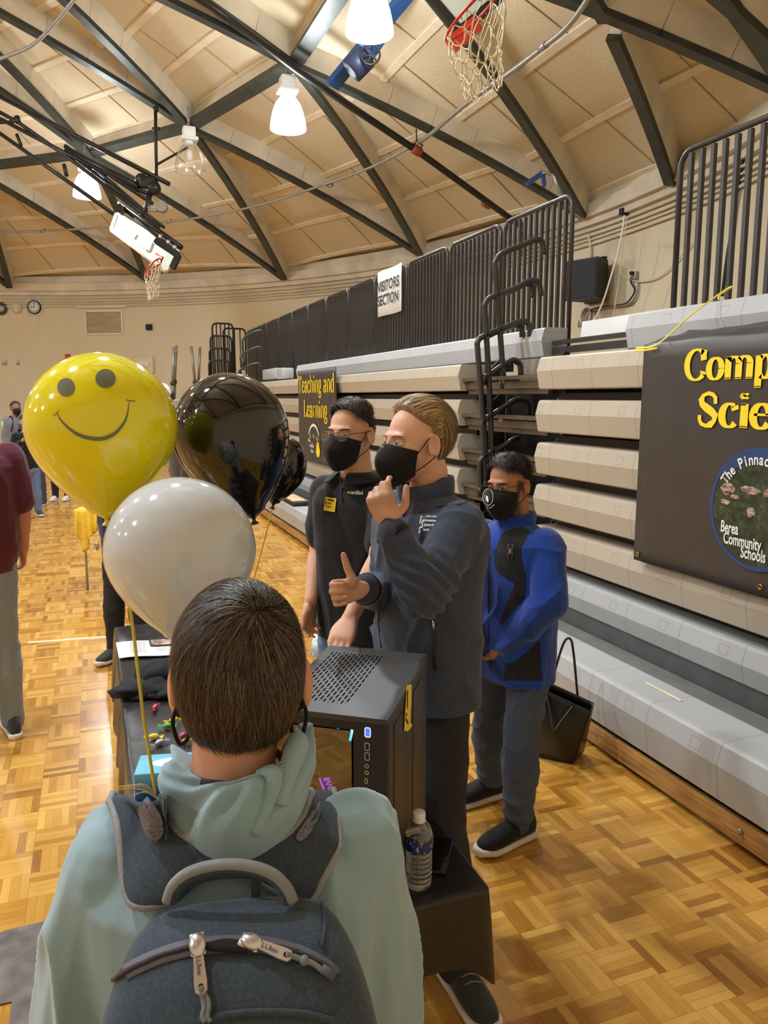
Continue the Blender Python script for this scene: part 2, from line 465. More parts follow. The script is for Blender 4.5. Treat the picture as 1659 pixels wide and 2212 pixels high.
# connection: N0-(P0,P1)  N1-(P1,P2)  N2-(P2,P3)  N3-(P3,P4)  N4-(P4,P5)
for k in range(-4, 13):
    if k in Nn and k in Pn and k + 1 in Pn:
        roof_beam(Nn[k], Pn[k]); roof_beam(Nn[k], Pn[k + 1])
        tri_panel(Pn[k], Pn[k + 1], Nn[k], 4)
    if k in Nn and k + 1 in Nn:
        a, b = Nn[k], Nn[k + 1]; f = MB(); u = (a - SPH).normalized()
        f.beam(a, b, 0.22, 0.10, up=u, offs=0.10); o = f.build('ring_beam', M['steel'], ceil)
        g = MB(); g.beam(a, b, 0.10, 0.26, up=u, offs=0.28); g.build('ring_beam_web', M['cream'], o)
        tri_panel(a, b, Pn[k + 1], 4)
    if k in N2 and k in Nn and k + 1 in Nn:
        pass
# ring 2: N2_k sits above N_k-1 .. N_k
for k in range(-3, 12):
    if k in N2 and k in Nn and k + 1 in Nn:
        roof_beam(N2[k], Nn[k]); roof_beam(N2[k], Nn[k + 1])
        tri_panel(Nn[k], Nn[k + 1], N2[k], 5)
    if k in N2 and k + 1 in N2 and k + 1 in Nn:
        f = MB(); f.beam(N2[k], N2[k + 1], 0.22, 0.10, up=Vector((0, 0, 1)), offs=0.10); f.build('ring_beam', M['steel'], ceil)
        tri_panel(N2[k], N2[k + 1], Nn[k + 1], 5)
# two further ribs seen at the upper right
xa = on_dome(1445, 402); xb = on_dome(1322, 88)
o = roof_beam(xb, xa)
xc = on_dome(1305, 52); xd = on_dome(1235, -60); roof_beam(xd, xc)
roof_beam(on_dome(1500, -80), on_dome(1720, 235))

# conduits running round the wall under the cornice
g = 'conduits round the wall below the dome'
for i, (z, r, d) in enumerate(((-0.20, 0.022, 0.05), (-0.29, 0.018, 0.05), (-0.36, 0.016, 0.04), (-0.44, 0.022, 0.05), (0.05, 0.03, 0.16))):
    m = MB(); m.tube([pol(WALL_R - d, a * 2.0, WALL_Z + z) for a in range(-14, 75)], r, 6)
    lab = ['upper cream conduit pipe running round the wall just under the cornice', 'second cream conduit pipe below the cornice, thinner than the top one',
           'third cream conduit pipe below the cornice, thinnest of the wall pipes', 'lowest cream conduit pipe running round the wall',
           'cream pipe running along the ring beam above the wall'][i]
    tag(m.build('conduit_pipe', M['cream']), lab, 'pipe', g)

# ------------------------------------------------------------------ high bay lamps
def high_bay(node, label, lit=True, drop=0.34, s=1.0, group=None):
    t = empty('high_bay_lamp', node, label, 'ceiling lamp', group)
    x, y, z = node; z -= drop
    m = MB(); m.rbox((x, y, z - 0.08), (0.22 * s, 0.22 * s, 0.18 * s), 0.02); m.rbox((x, y, z - 0.19), (0.30 * s, 0.26 * s, 0.06), 0.012)
    m.lathe([(0.06, -0.29), (0.075, -0.25), (0.06, -0.21)], 16, (x, y, z)); m.build('ballast_box', M['white'], t)
    m = MB(); m.tube([(x, y, z), (x, y, node[2] + 0.02)], 0.012, 6)
    for i in range(3): m.tube([(x + 0.03 * math.cos(a * PI / 4), y, z + 0.05 + 0.09 * i + 0.03 * math.sin(a * PI / 4)) for a in range(9)], 0.006, 5)
    m.build('hanging_chain', M['galv'], t)
    prof = [(0.07, -0.27), (0.13, -0.30), (0.19, -0.38), (0.235, -0.50), (0.262, -0.62), (0.275, -0.72), (0.268, -0.745)]
    m = MB(); m.lathe([(r * s, q * s) for r, q in prof], 40, (x, y, z), capb=False, capt=False)
    sh = m.build('reflector_shade', M['shade_lit'] if lit else M['shade_off'], t)
    sh.visible_shadow = True
    m = MB(); rr = 0.268 * s
    for q in range(12):
        a = q * PI / 6; m.tube([(x + rr * math.cos(a), y + rr * math.sin(a), z - 0.74 * s), (x + 0.6 * rr * math.cos(a + .2), y + 0.6 * rr * math.sin(a + .2), z - 0.725 * s)], 0.004, 4)
    m.tube([(x + rr * 1.01 * math.cos(q * PI / 16), y + rr * 1.01 * math.sin(q * PI / 16), z - 0.74 * s) for q in range(32)], 0.006, 5, closed=True)
    m.build('rim_guard', M['shade_lit'] if lit else M['shade_off'], t)
    m = MB(); m.sphere((x, y, z - 0.46 * s), (0.05, 0.05, 0.10), 14, 10); b = m.build('bulb', M['bulb'] if lit else M['white'], t)
    if lit:
        ld = bpy.data.lights.new('bulb_light', 'POINT'); ld.energy = LAMP_W; ld.color = LAMP_COL; ld.shadow_soft_size = 0.14
        lo = bpy.data.objects.new('bulb_light', ld); COL.objects.link(lo); lo.location = (x, y, z - 0.60 * s)
        lo.parent = t; lo.matrix_parent_inverse = world_of(t).inverted()
    return t
# clear acrylic: lets the bulb's light through upwards and glows
n = NT('lit_acrylic')
tr = n.node('ShaderNodeBsdfTransparent'); em = n.node('ShaderNodeEmission'); em.inputs[0].default_value = (*LAMP_COL, 1); em.inputs[1].default_value = 5.0
mx = n.node('ShaderNodeMixShader'); mx.inputs[0].default_value = 0.75; n.link(tr.outputs[0], mx.inputs[1]); n.link(em.outputs[0], mx.inputs[2])
n.link(mx.outputs[0], n.t.nodes['Material Output'].inputs['Surface']); M['shade_lit'] = n.m
n = NT('unlit_acrylic')
tr = n.node('ShaderNodeBsdfTransparent'); gl = n.node('ShaderNodeBsdfGlossy'); gl.inputs['Roughness'].default_value = 0.2
df = n.node('ShaderNodeLayerWeight'); df.inputs[0].default_value = 0.25
mx = n.node('ShaderNodeMixShader'); n.link(n.math('ADD', n.math('MULTIPLY', df.outputs[1], 0.6), 0.06), mx.inputs[0]); n.link(tr.outputs[0], mx.inputs[1]); n.link(gl.outputs[0], mx.inputs[2])
n.link(mx.outputs[0], n.t.nodes['Material Output'].inputs['Surface']); M['shade_off'] = n.m
M['bulb'] = mat('bulb_glow', (1, 1, 1), 0.5, emit=LAMP_COL, es=20.0, var=0)
l1 = atd(798, 25, 8.7); l2 = atd(622, 245, 11.7); l3 = atd(187, 400, 15.7); l4 = atd(410, 342, 13.8)
def lamp_at(p, label, lit=True, group=None, s=1.0, h=0.85):
    return high_bay((p.x, p.y, p.z + h), label, lit, 0.34, s, group)
lamp_at(l1, 'lit high bay lamp at the top edge, largest and nearest of the lamps', s=1.0)
lamp_at(l2, 'lit bell shaped high bay lamp hanging under the roof beam junction beside the sprinkler pipe')
lamp_at(l3, 'lit high bay lamp behind the tubes of the folded up basketball goal')
lamp_at(l4, 'unlit clear high bay lamp above the folded up basketball backboard', lit=False)
g = 'high bay lamps overhead outside the photo'
for r, a in ((9.4, 134), (9.4, 150), (9.4, 178), (9.4, 215), (9.4, 255), (9.4, 300), (9.4, 345), (4.4, 60), (4.4, 150), (4.4, 240), (4.4, 330)):
    p = dome_pt(r, a); high_bay((p.x, p.y, p.z - 0.05), 'lit high bay lamp hanging from the dome outside the photo', True, 0.34, 1.0, g)
p = dome_pt(6.6, 98); 
# ================================================================== bleachers
SX = 3.0
ROWS = [(2.42, 0.42, 'g'), (3.0, 0.64, 'g'), (3.0, 0.945, 'b'), (3.0, 1.25, 'b'), (3.0, 1.555, 'b'), (3.0, 1.86, 'b'), (3.0, 2.165, 'b'), (3.30, 2.42, 'g')]
def seat_row(x0, zt, y0, y1, mat_, parent, hh=0.23, depth=0.26, name='seat_row'):
    prof = [(depth, 0), (0.055, 0), (0.036, -0.003), (0.024, -0.014), (0.0, -0.10), (0.024, -hh + 0.008), (0.034, -hh), (depth, -hh)]
    m = MB(); m.prism([(x0 + a, zt + b) for a, b in prof][::-1], y0, y1, lambda u, v, t: Vector((u, t, v)))
    o = m.build(name, [mat_], parent)
    md = o.modifiers.new('edge', 'BEVEL'); md.width = 0.006; md.segments = 2; md.limit_method = 'ANGLE'; md.angle_limit = 0.9
    uv = o.data.uv_layers.new(name='moulding')
    for lp in o.data.loops:
        c = o.data.vertices[lp.vertex_index].co; uv.data[lp.index].uv = (c.y, c.z - zt)
    return o
def bank(name, label, y0, y1, top, rows=range(1, 8)):
    t = empty(name, (SX + 0.4, (y0 + y1) / 2, 0), label, 'bleachers')
    for i in rows:
        x, z, c = ROWS[i]; a, b = (y0, y1) if i < 7 else top
        seat_row(x, z, a, b, M['seat_gray'] if c == 'g' else M['seat_beige'], t, hh=0.21 if i == 1 else 0.23)
        m = MB(); m.box((x + 0.22, (y0 + y1) / 2, z - 0.285), (0.06, y1 - y0, 0.06)); m.build('support_channel', M['blacksteel'], t)
    m = MB(); m.box((3.36, (y0 + y1) / 2, 1.05), (0.24, y1 - y0, 2.05)); m.build('void_shade', M['void'], t)  # black box painted as the darkness behind the folded rows
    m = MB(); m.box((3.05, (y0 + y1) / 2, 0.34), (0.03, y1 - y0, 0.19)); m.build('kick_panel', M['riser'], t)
    return t
bank('bleacher_bank', 'folded beige bleacher bank carrying the large dark banner at the right edge', 1.0, 4.87, (1.0, 4.28))
bank('bleacher_bank', 'folded beige bleacher bank behind the men, carrying the narrow far banner', 6.15, 15.6, (5.30, 13.1))
# white end block of the row beyond the second aisle
seat_t = empty('bleacher_end_seat', (3.3, 14.6, 2.2), 'short white bleacher end block on the top row at the far aisle', 'bleachers')
m = MB(); m.rbox((3.34, 14.9, 2.32), (0.25, 1.2, 0.20), 0.02); m.build('seat_block', M['seat_gray'], seat_t)
m = MB(); m.rbox((3.30, 13.9, 2.30), (0.22, 0.45, 0.20), 0.02); m.build('seat_block', M['seat_gray'], seat_t)
# pulled out front bench
fb = empty('front_bench', (2.55, 6, 0), 'gray plastic front bench row pulled out on a wooden kick board', 'bench')
seat_row(2.42, 0.42, 1.0, 15.6, M['seat_gray'], fb, hh=0.27, depth=0.28, name='bench_seat')
m = MB(); m.box((2.845, 8.3, 0.305), (0.33, 14.6, 0.04)); m.build('foot_deck', M['deck'], fb)
m = MB(); m.box((2.64, 8.3, 0.23), (0.30, 14.6, 0.20)); m.build('void_shade', M['void'], fb)  # black fill standing in for the shade under the bench seat
m = MB(); m.box((2.455, 8.3, 0.078), (0.035, 14.6, 0.095)); m.build('kick_board', M['oak'], fb)
m = MB(); m.box((2.50, 8.3, 0.015), (0.03, 14.6, 0.03)); m.build('gap_shade', M['void'], fb)  # black strip painted as the dark gap below the kick board
for y in (2.10, 2.26):
    m = MB(); m.lathe([(0.012, -0.006), (0.012, 0.004), (0.006, 0.007)], 10, (2.432, y, 0.09), Matrix.Rotation(-PI / 2, 3, 'Y')); m.build('bolt', M['galv'], fb)
tag((lambda m: (m.box((2.60, 2.95, 0.4225), (0.018, 0.26, 0.002)), m.build('masking_tape', mat('tape', srgb(226, 218, 180), 0.7)))[1])(MB()), 'short strip of pale masking tape stuck on the front bench seat', 'tape')
# aisle between the banks
ai = empty('aisle_steps', (3.4, 5.5, 0), 'dark steel step fronts of the aisle between the two bleacher banks', 'bleachers')
for i in range(2, 7):
    x, z, c = ROWS[i]
    m = MB(); y0, y1 = 4.87, 6.15
    m.box((x + 0.10, (y0 + y1) / 2, z - 0.19), (0.05, y1 - y0, 0.055)); m.box((x + 0.085, (y0 + y1) / 2, z - 0.135), (0.09, y1 - y0, 0.03)); m.box((x + 0.12, (y0 + y1) / 2, z - 0.235), (0.03, y1 - y0, 0.05))
    st = m.build('step_channel', M['chan'] if 'chan' in M else M['blacksteel'], ai)
    m = MB()
    for yy in (5.02, 6.0):
        m = MB(); m.prism([(x + 0.14, z - 0.13), (x + 0.34, z - 0.13), (x + 0.34, z + 0.06)], yy - 0.01, yy + 0.01, lambda u, v, t: Vector((u, t, v))); m.build('step_bracket', M['black'], st)
    m = MB(); m.box((x + 0.10, 5.50, z - 0.15), (0.07, 0.07, 0.05)); m.build('rail_socket', M['galv'], st)
m = MB(); m.box((3.62, 5.5, 1.05), (0.3, 1.26, 2.0)); m.build('void_shade', M['void'], ai)  # black box stands in for the dark void behind the aisle
m = MB(); m.box((3.34, 5.02, 2.10), (0.02, 0.42, 0.17)); m.box((3.34, 5.46, 2.10), (0.02, 0.42, 0.17)); m.build('riser_sheet', M['galv'], ai)
m = MB(); m.box((3.42, 4.86, 2.24), (0.05, 1.2, 0.05)); m.box((3.42, 4.86, 2.30), (0.05, 1.2, 0.03)); m.build('step_channel', M['railgray'], ai)
m = MB(); m.box((3.6, 4.72, 2.40), (0.02, 0.95, 0.12), Matrix.Rotation(0.1, 3, 'Y')); tag(m.build('white_board', M['white']), 'long white board lying behind the gap in the top bleacher row', 'board')

# guard rails at the back
def guard_rail(y0, y1, x, z0, z1, label, group, nb=11):
    t = empty('guard_rail', (x, (y0 + y1) / 2, z0), label, 'guard rail', group)
    r = 0.10; pts = [(x, y0, z0), (x, y0, z1 - r)]
    for i in range(1, 6): a = PI / 2 * i / 5; pts.append((x, y0 + r * (1 - math.cos(a)), z1 - r + r * math.sin(a)))
    for i in range(0, 6): a = PI / 2 * (1 - i / 5); pts.append((x, y1 - r * (1 - math.cos(a)), z1 - r + r * math.sin(a)))
    pts.append((x, y1, z0)); m = MB(); m.tube(pts, 0.019, 10); m.build('rail_frame', M['railgray'], t)
    b0 = None
    for i in range(nb):
        y = y0 + (y1 - y0) * (i + 1) / (nb + 1)
        if b0 is None:
            m = MB(); m.box((x, y, (z0 + z1) / 2 - 0.01), (0.027, 0.027, z1 - z0 - 0.03)); b0 = m.build('rail_bar', M['railgray'], t); yb = y
        else:
            c = b0.copy(); COL.objects.link(c); c.parent = t; c.matrix_parent_inverse = b0.matrix_parent_inverse.copy(); c.location.y = b0.location.y + (y - yb)
    return t
names = ['nearest of the left run, beside the aisle handrails', 'second from the aisle handrails in the left run', 'just right of the visitors sign',
         'holding the white visitors sign', 'just beyond the visitors sign', 'second beyond the visitors sign', 'third beyond the visitors sign', 'fourth beyond the visitors sign, past a bright gap',
         'fourth from the far end of the left run', 'third from the far end of the left run', 'second from the far end of the left run', 'at the far end of the left run']
for k in range(12):
    y0 = 5.31 + 1.125 * k
    guard_rail(y0, y0 + 1.05, 3.55, 2.16, 3.43, 'charcoal barred guard rail ' + names[k], 'guard rails behind the left bleacher bank', nb=11)
guard_rail(3.02, 4.13, 3.55, 2.20, 3.40, 'charcoal guard rail panel at the right edge above the large banner', 'guard rails behind the right bleacher bank', nb=11)

# hooked aisle handrails
def hand_rail(label, pix, extra=None, Y=5.5, r=0.023):
    t = empty('aisle_handrail', atY(pix[0][0], pix[0][1], Y), label, 'handrail', 'hooked aisle handrails')
    m = MB(); P = [atY(x, y, Y) for x, y in pix]; m.tube(bez(P, 5), r, 10); m.build('rail_tube', M['railgray'], t)
    if extra:
        m = MB(); P = [atY(x, y, Y + 0.09) for x, y in extra]; m.tube(bez(P, 5), r, 10); m.build('second_hook', M['railgray'], t)
    m = MB(); p = atY(*pix[0], Y); m.tube([p - Vector((0, 0, 0.05)), p + Vector((0, 0, 0.03))], 0.028, 10); m.build('post_socket', M['blacksteel'], t)
hand_rail('topmost hooked steel handrail of the near bleacher aisle', [(1088, 826), (1079, 700), (1070, 585), (1071, 563), (1088, 546), (1130, 529), (1155, 518), (1170, 522), (1175, 550)])
hand_rail('second hooked steel handrail from the top of the near aisle, with two hook ends', [(1064, 1000), (1056, 820), (1048, 680), (1048, 656), (1062, 642), (1110, 624), (1146, 606), (1164, 612), (1168, 640)], [(1068, 642), (1110, 626), (1136, 613), (1149, 621), (1150, 643)])
hand_rail('third hooked steel handrail from the top of the near aisle, with two hook ends', [(1052, 1010), (1040, 860), (1032, 760), (1032, 738), (1045, 726), (1090, 708), (1124, 694), (1142, 700), (1146, 726)], [(1050, 727), (1090, 710), (1114, 702), (1126, 708), (1128, 728)])
hand_rail('short hooked steel handrail branching off below the third one', [(1046, 818), (1070, 800), (1098, 782), (1112, 778), (1123, 788), (1125, 812)])
hand_rail('low hooked steel handrail above the head of the man in the blue jacket', [(1048, 1045), (1044, 960), (1042, 920), (1048, 906), (1075, 888), (1105, 868), (1124, 862), (1138, 872), (1141, 896)])
hand_rail('lowest hooked steel handrail just behind the head of the man in the blue jacket', [(1038, 1060), (1036, 1010), (1040, 992), (1058, 978), (1085, 965), (1108, 950), (1122, 945)])
# far aisle handrails
g = 'hooked aisle handrails'
for i, (a, lab) in enumerate((([(528, 792), (524, 740), (530, 728), (552, 716), (565, 714), (569, 724)], 'topmost hooked handrail of the far aisle'),
                              ([(527, 800), (520, 778), (523, 766), (548, 752), (563, 750), (569, 760)], 'middle hooked handrail of the far aisle'),
                              ([(517, 812), (518, 800), (530, 792), (552, 785), (562, 786), (565, 796)], 'lowest hooked handrail of the far aisle'))):
    t = empty('aisle_handrail', atY(a[0][0], a[0][1], 14.2), lab, 'handrail', g)
    m = MB(); m.tube(bez([atY(x, y, 14.2) for x, y in a], 4), 0.022, 8); m.build('rail_tube', M['railgray'], t)
# stepped end rails beyond the far end of the bleachers
def end_rail(x0, x1, yt, yb, Y, label, nb):
    t = empty('end_rail', atY(x0, yb, Y), label, 'guard rail', 'stepped end rails beyond the bleachers')
    a = atY(x0, yt, Y); b = atY(x1, yt + 3, Y); zb = atY(x0, yb, Y).z; r = 0.09; zt = a.z
    L, R_ = a.x, b.x; pts = [(L, Y, zb), (L, Y, zt - r), (L + 0.3 * r, Y, zt - 0.3 * r), (L + r, Y, zt), (R_ - r, Y, zt), (R_ - 0.3 * r, Y, zt - 0.3 * r), (R_, Y, zt - r), (R_, Y, zb)]
    m = MB(); m.tube(pts, 0.022, 8); m.build('rail_frame', M['blacksteel'], t)
    for i in range(nb):
        x = L + (R_ - L) * (i + 1) / (nb + 1); m = MB(); m.tube([(x, Y, zb), (x, Y, zt)], 0.014, 6); m.build('rail_bar', M['blacksteel'], t)
for i, (x0, x1, yt, lab) in enumerate(((458, 503, 698, 'tallest black end rail at the far end of the bleachers'), (454, 500, 725, 'second tallest black end rail at the far end of the bleachers'), (452, 497, 752, 'third black end rail down at the far end of the bleachers'), (451, 495, 778, 'lowest visible black end rail at the far end of the bleachers'))):
    end_rail(x0, x1, yt, 840, 17.6 - 0.25 * i, lab, 4)
end_rail(482, 530, 709, 808, 18.2, 'black end rail standing right of the stepped end rails', 3)

# ------------------------------------------------------------------ high contrast serif lettering drawn with a broad nib
def garc(cx, cy, rx, ry, a0, a1, n=14): return [(cx + rx * math.cos(math.radians(a0 + (a1 - a0) * i / n)), cy + ry * math.sin(math.radians(a0 + (a1 - a0) * i / n))) for i in range(n + 1)]
XH = 0.47
def stem(x, h, y0=0): return [(x, y0), (x, h)]
def serif(x, y, w=0.09): return ('s', x, y, w)
GL = {
 'C': (0.70, [garc(.37, .34, .30, .355, 48, 318, 22), [(.60, .44), (.585, .56), (.60, .68)], [(.60, .18), (.585, .12)]], []),
 'S': (0.56, [[(.46, .47), (.45, .60), (.38, .67), (.27, .695), (.15, .65), (.10, .55), (.13, .46), (.24, .38), (.36, .31), (.46, .22), (.45, .11), (.36, .02), (.25, -.01), (.13, .03), (.08, .11), (.07, .22)]], []),
 'T': (0.62, [stem(.31, .68), [(.03, .67), (.59, .67)], [(.03, .52), (.05, .67)], [(.57, .67), (.59, .52)]], [(.31, 0, .13)]),
 'L': (0.56, [stem(.15, .69), [(.15, .01), (.50, .01)], [(.50, .01), (.53, .18)]], [(.15, .69, .12), (.10, 0, .08)]),
 'o': (0.52, [garc(.26, .23, .19, .24, 0, 360, 24)], []),
 'e': (0.48, [garc(.25, .23, .18, .24, 8, 325, 20), [(.09, .26), (.42, .26)]], []),
 'c': (0.46, [garc(.25, .23, .18, .24, 55, 320, 18), [(.36, .43), (.39, .34)]], []),
 'm': (0.84, [stem(.12, XH), stem(.42, .33), stem(.72, .33), garc(.27, .32, .15, .15, 150, 0), garc(.57, .32, .15, .15, 150, 0)], [(.12, 0, .09), (.42, 0, .09), (.72, 0, .09), (.09, XH - .01, .06)]),
 'n': (0.54, [stem(.12, XH), stem(.42, .33), garc(.27, .32, .15, .15, 150, 0)], [(.12, 0, .09), (.42, 0, .09), (.09, XH - .01, .06)]),
 'h': (0.54, [stem(.12, .72), stem(.42, .33), garc(.27, .32, .15, .15, 150, 0)], [(.12, 0, .09), (.42, 0, .09), (.09, .71, .06)]),
 'i': (0.26, [stem(.13, XH), garc(.12, .63, .03, .03, 0, 360, 8)], [(.13, 0, .09), (.10, XH - .01, .06)]),
 'u': (0.54, [stem(.12, XH, .15), stem(.42, XH), garc(.27, .15, .15, .15, 180, 340)], [(.45, 0, .06), (.39, XH - .01, .06), (.09, XH - .01, .06)]),
 't': (0.34, [stem(.14, .62, .10), garc(.22, .10, .08, .09, 180, 300, 8), [(.03, XH - .01), (.28, XH - .01)]], []),
 'r': (0.40, [stem(.12, XH), [(.12, .30), (.20, .42), (.30, .46), (.35, .41)]], [(.12, 0, .09), (.09, XH - .01, .06)]),
 'a': (0.48, [[(.10, .36), (.16, .45), (.25, .47), (.33, .42), (.34, .30), (.34, .06), (.42, .02)], garc(.21, .12, .13, .13, 60, 330, 14)], []),
 'd': (0.54, [stem(.40, .72), garc(.25, .23, .17, .24, 50, 310, 18)], [(.37, .71, .06), (.44, .0, .05)]),
 'g': (0.50, [garc(.23, .30, .14, .17, 0, 360, 18), [(.33, .43), (.44, .45)], [(.15, .15), (.10, .07), (.20, .02), (.36, -.01), (.42, -.10), (.36, -.19), (.22, -.22), (.08, -.17), (.09, -.06), (.18, .0)]], []),
 'p': (0.54, [stem(.12, XH, -.2), garc(.28, .23, .16, .24, 130, -130, 18)], [(.12, -.2, .09)]),
 ' ': (0.26, [], []),
}
def serif_text(name, body, size, origin, xdir, ydir, m_, parent, sx=1.0, thick=0.125, thin=0.035, ext=0.002):
    m = MB(); X = Vector(xdir).normalized(); Y = Vector(ydir).normalized(); O = Vector(origin) + X.cross(Y) * ext; cx = 0.0
    def put(u, v): return O + X * ((cx + u) * size * sx) + Y * (v * size)
    for ch in body:
        adv, strokes, ser = GL[ch]
        for st in strokes:
            L = []; R_ = []; dense = st
            for i, p in enumerate(dense):
                a = dense[max(0, i - 1)]; b = dense[min(len(dense) - 1, i + 1)]; dx, dy = b[0] - a[0], b[1] - a[1]; l = math.hypot(dx, dy) or 1
                wd = (thin + (thick - thin) * (abs(dy) / l) ** 1.5) / 2
                if ch == 'S': wd = (thin + (thick - thin) * (0.25 + 0.75 * max(0, (dx * 0.75 - dy * 0.6) / l * (1 if dy < 0 else 0)))) / 2 if 3 < i < 13 else thin * 0.9
                if ch == 'S' and i in (5, 6, 11): wd = thick * 0.42
                L.append((p[0] - dy / l * wd, p[1] + dx / l * wd)); R_.append((p[0] + dy / l * wd, p[1] - dx / l * wd))
            vs = [put(*q) for q in L] + [put(*q) for q in R_]; n_ = len(L)
            m.add(vs, [(i, i + 1, n_ + i + 1, n_ + i) for i in range(n_ - 1)], 0, False)
        for x, y, wq in ser:
            m.add([put(x - wq, y - .018), put(x + wq, y - .018), put(x + wq, y + .018), put(x - wq, y + .018)], [(0, 1, 2, 3)], 0, False)
        cx += adv
    return m.build(name, m_, parent, fix=False)

# ------------------------------------------------------------------ banners
M['banner'] = mat('banner_vinyl', srgb(62, 56, 53), 0.45, var=0.08, nscale=5)
M['byellow'] = mat('banner_yellow', srgb(252, 222, 46), 0.5, var=0)
M['bwhite'] = mat('print_white', srgb(240, 240, 240), 0.5, var=0)
M['bblue'] = mat('print_blue', srgb(40, 66, 120), 0.5, var=0.1)
def mat_photo():
    n = NT('printed_landscape'); P = n.coords('Object'); a = n.noise(26.0, P, 6, 0.7); b = n.noise(5.0, P, 3)
    r = n.node('ShaderNodeValToRGB'); n.link(a, r.inputs[0]); e = r.color_ramp.elements
    e[0].position = .35; e[0].color = (*srgb(20, 30, 18), 1); e[1].position = .75; e[1].color = (*srgb(104, 112, 66), 1); x = e.new(.55); x.color = (*srgb(52, 64, 40), 1)
    n.link(r.outputs[0], n.b.inputs['Base Color']); n.b.inputs['Roughness'].default_value = 0.5; return n.m
M['bphoto'] = mat_photo()
def mat_rock():
    n = NT('printed_rock'); P = n.coords('Object', (1, 1, 3.5)); a = n.noise(22.0, P, 6, 0.7)
    r = n.node('ShaderNodeValToRGB'); n.link(a, r.inputs[0]); e = r.color_ramp.elements
    e[0].position = .38; e[0].color = (*srgb(52, 40, 40), 1); e[1].position = .62; e[1].color = (*srgb(214, 176, 158), 1)
    n.link(r.outputs[0], n.b.inputs['Base Color']); return n.m
M['brock'] = mat_rock()
def disc(name, c, ry, rz, m_, parent, x, ring=None, n=48):
    m = MB()
    if ring:
        vs = [(x, c[0] + ry * math.cos(2 * PI * k / n), c[1] + rz * math.sin(2 * PI * k / n)) for k in range(n)] + [(x, c[0] + ry * ring * math.cos(2 * PI * k / n), c[1] + rz * ring * math.sin(2 * PI * k / n)) for k in range(n)]
        m.add(vs, [(k, (k + 1) % n, n + (k + 1) % n, n + k) for k in range(n)])
    else:
        vs = [(x, c[0], c[1])] + [(x, c[0] + ry * math.cos(2 * PI * k / n), c[1] + rz * math.sin(2 * PI * k / n)) for k in range(n)]
        m.add(vs, [(0, 1 + k, 1 + (k + 1) % n) for k in range(n)])
    return m.build(name, m_, parent, fix=False)
TX, TY = Vector((0, -1, 0)), Vector((0, 0, 1))
def banner_cloth(parent, x, y0, y1, z0, z1, fold=0.0, name='banner_sheet'):
    P = []; nz = 16; ny = 28
    for i in range(ny + 1):
        y = y0 + (y1 - y0) * i / ny; row = []
        for j in range(nz + 1):
            z = z0 + (z1 - z0) * j / nz; row.append(Vector((x + 0.004 * math.sin(i * 0.9) * (1 - j / nz), y, z)))
        if fold:
            for q in range(1, 6): row.append(Vector((x + 0.012 + fold * q / 5 + 0.006 * math.sin(i * 1.3 + q), y, z1 + 0.012 + 0.075 * q / 5 + 0.008 * math.sin(i * .8 + q * 2))))
        P.append(row)
    m = MB(); m.grid(P); return solidify(m.build(name, M['banner'], parent), 0.002)
BX = 2.955
bn = empty('banner', (BX, 2.6, 0.93), 'large dark banner with yellow serif letters hanging over the right bleacher bank', 'banner')
banner_cloth(bn, BX, 1.35, 3.66, 0.93, 2.172, fold=0.30)
c0 = atX(1482, 820, BX - .004); c1 = atX(1482, 756, BX - .004); sz = (c1.z - c0.z) / 0.71
serif_text('lettering', 'Computer', sz, (BX - .006, c0.y + 0.01, c0.z), TX, TY, M['byellow'], bn, sx=1.03, thick=.185, thin=.05)
c0 = atX(1508, 918, BX - .004); c1 = atX(1508, 848, BX - .004); sz = (c1.z - c0.z) / 0.71
serif_text('lettering', 'Science', sz, (BX - .006, c0.y + 0.01, c0.z), TX, TY, M['byellow'], bn, sx=1.16, thick=.18, thin=.05)
zt = atX(1653, 969, BX).z; zb = atX(1653, 1238, BX).z; yl = atX(1535, 1108, BX).y; rr = (zt - zb) / 2 + 0.003; zc = (zt + zb) / 2
cy = yl - rr
disc('emblem_photo', (cy, zc), rr, rr, M['bphoto'], bn, BX - .007)
m = MB()
for k in range(60):
    pass
e = disc('emblem_rim', (cy, zc), rr, rr, M['bblue'], bn, BX - .009, ring=0.93)
# blue sky arc at the emblem's top
m = MB(); n_ = 24; vs = []
for k in range(n_ + 1):
    a = PI * (0.20 + 0.60 * k / n_); vs += [(BX - .0085, cy + rr * 0.94 * math.cos(a), zc + rr * 0.94 * math.sin(a)), (BX - .0085, cy + rr * 0.80 * math.cos(a), zc + rr * 0.78 * math.sin(a))]
m.add(vs, [(2 * k, 2 * k + 2, 2 * k + 3, 2 * k + 1) for k in range(n_)]); m.build('emblem_sky', M['bblue'], bn, fix=False)
def blob(y, z, ry, rz, seed, x=BX - .009):
    rnd = random.Random(seed); n_ = 18; return [(x, y + ry * math.cos(2 * PI * k / n_) * rnd.uniform(.75, 1.1), z + rz * math.sin(2 * PI * k / n_) * rnd.uniform(.7, 1.1)) for k in range(n_)]
m = MB()
for i, (dy, dz, ry, rz) in enumerate(((.62, .28, .16, .11), (.15, .30, .22, .08), (.66, .05, .12, .05), (.10, -.05, .10, .09), (-.3, .3, .2, .1), (.45, .16, .1, .04))):
    b = blob(cy + rr * dy, zc + rr * dz, rr * ry, rr * rz, i); m.add(b, [tuple(range(18))])
m.build('emblem_cliffs', M['brock'], bn, fix=False)
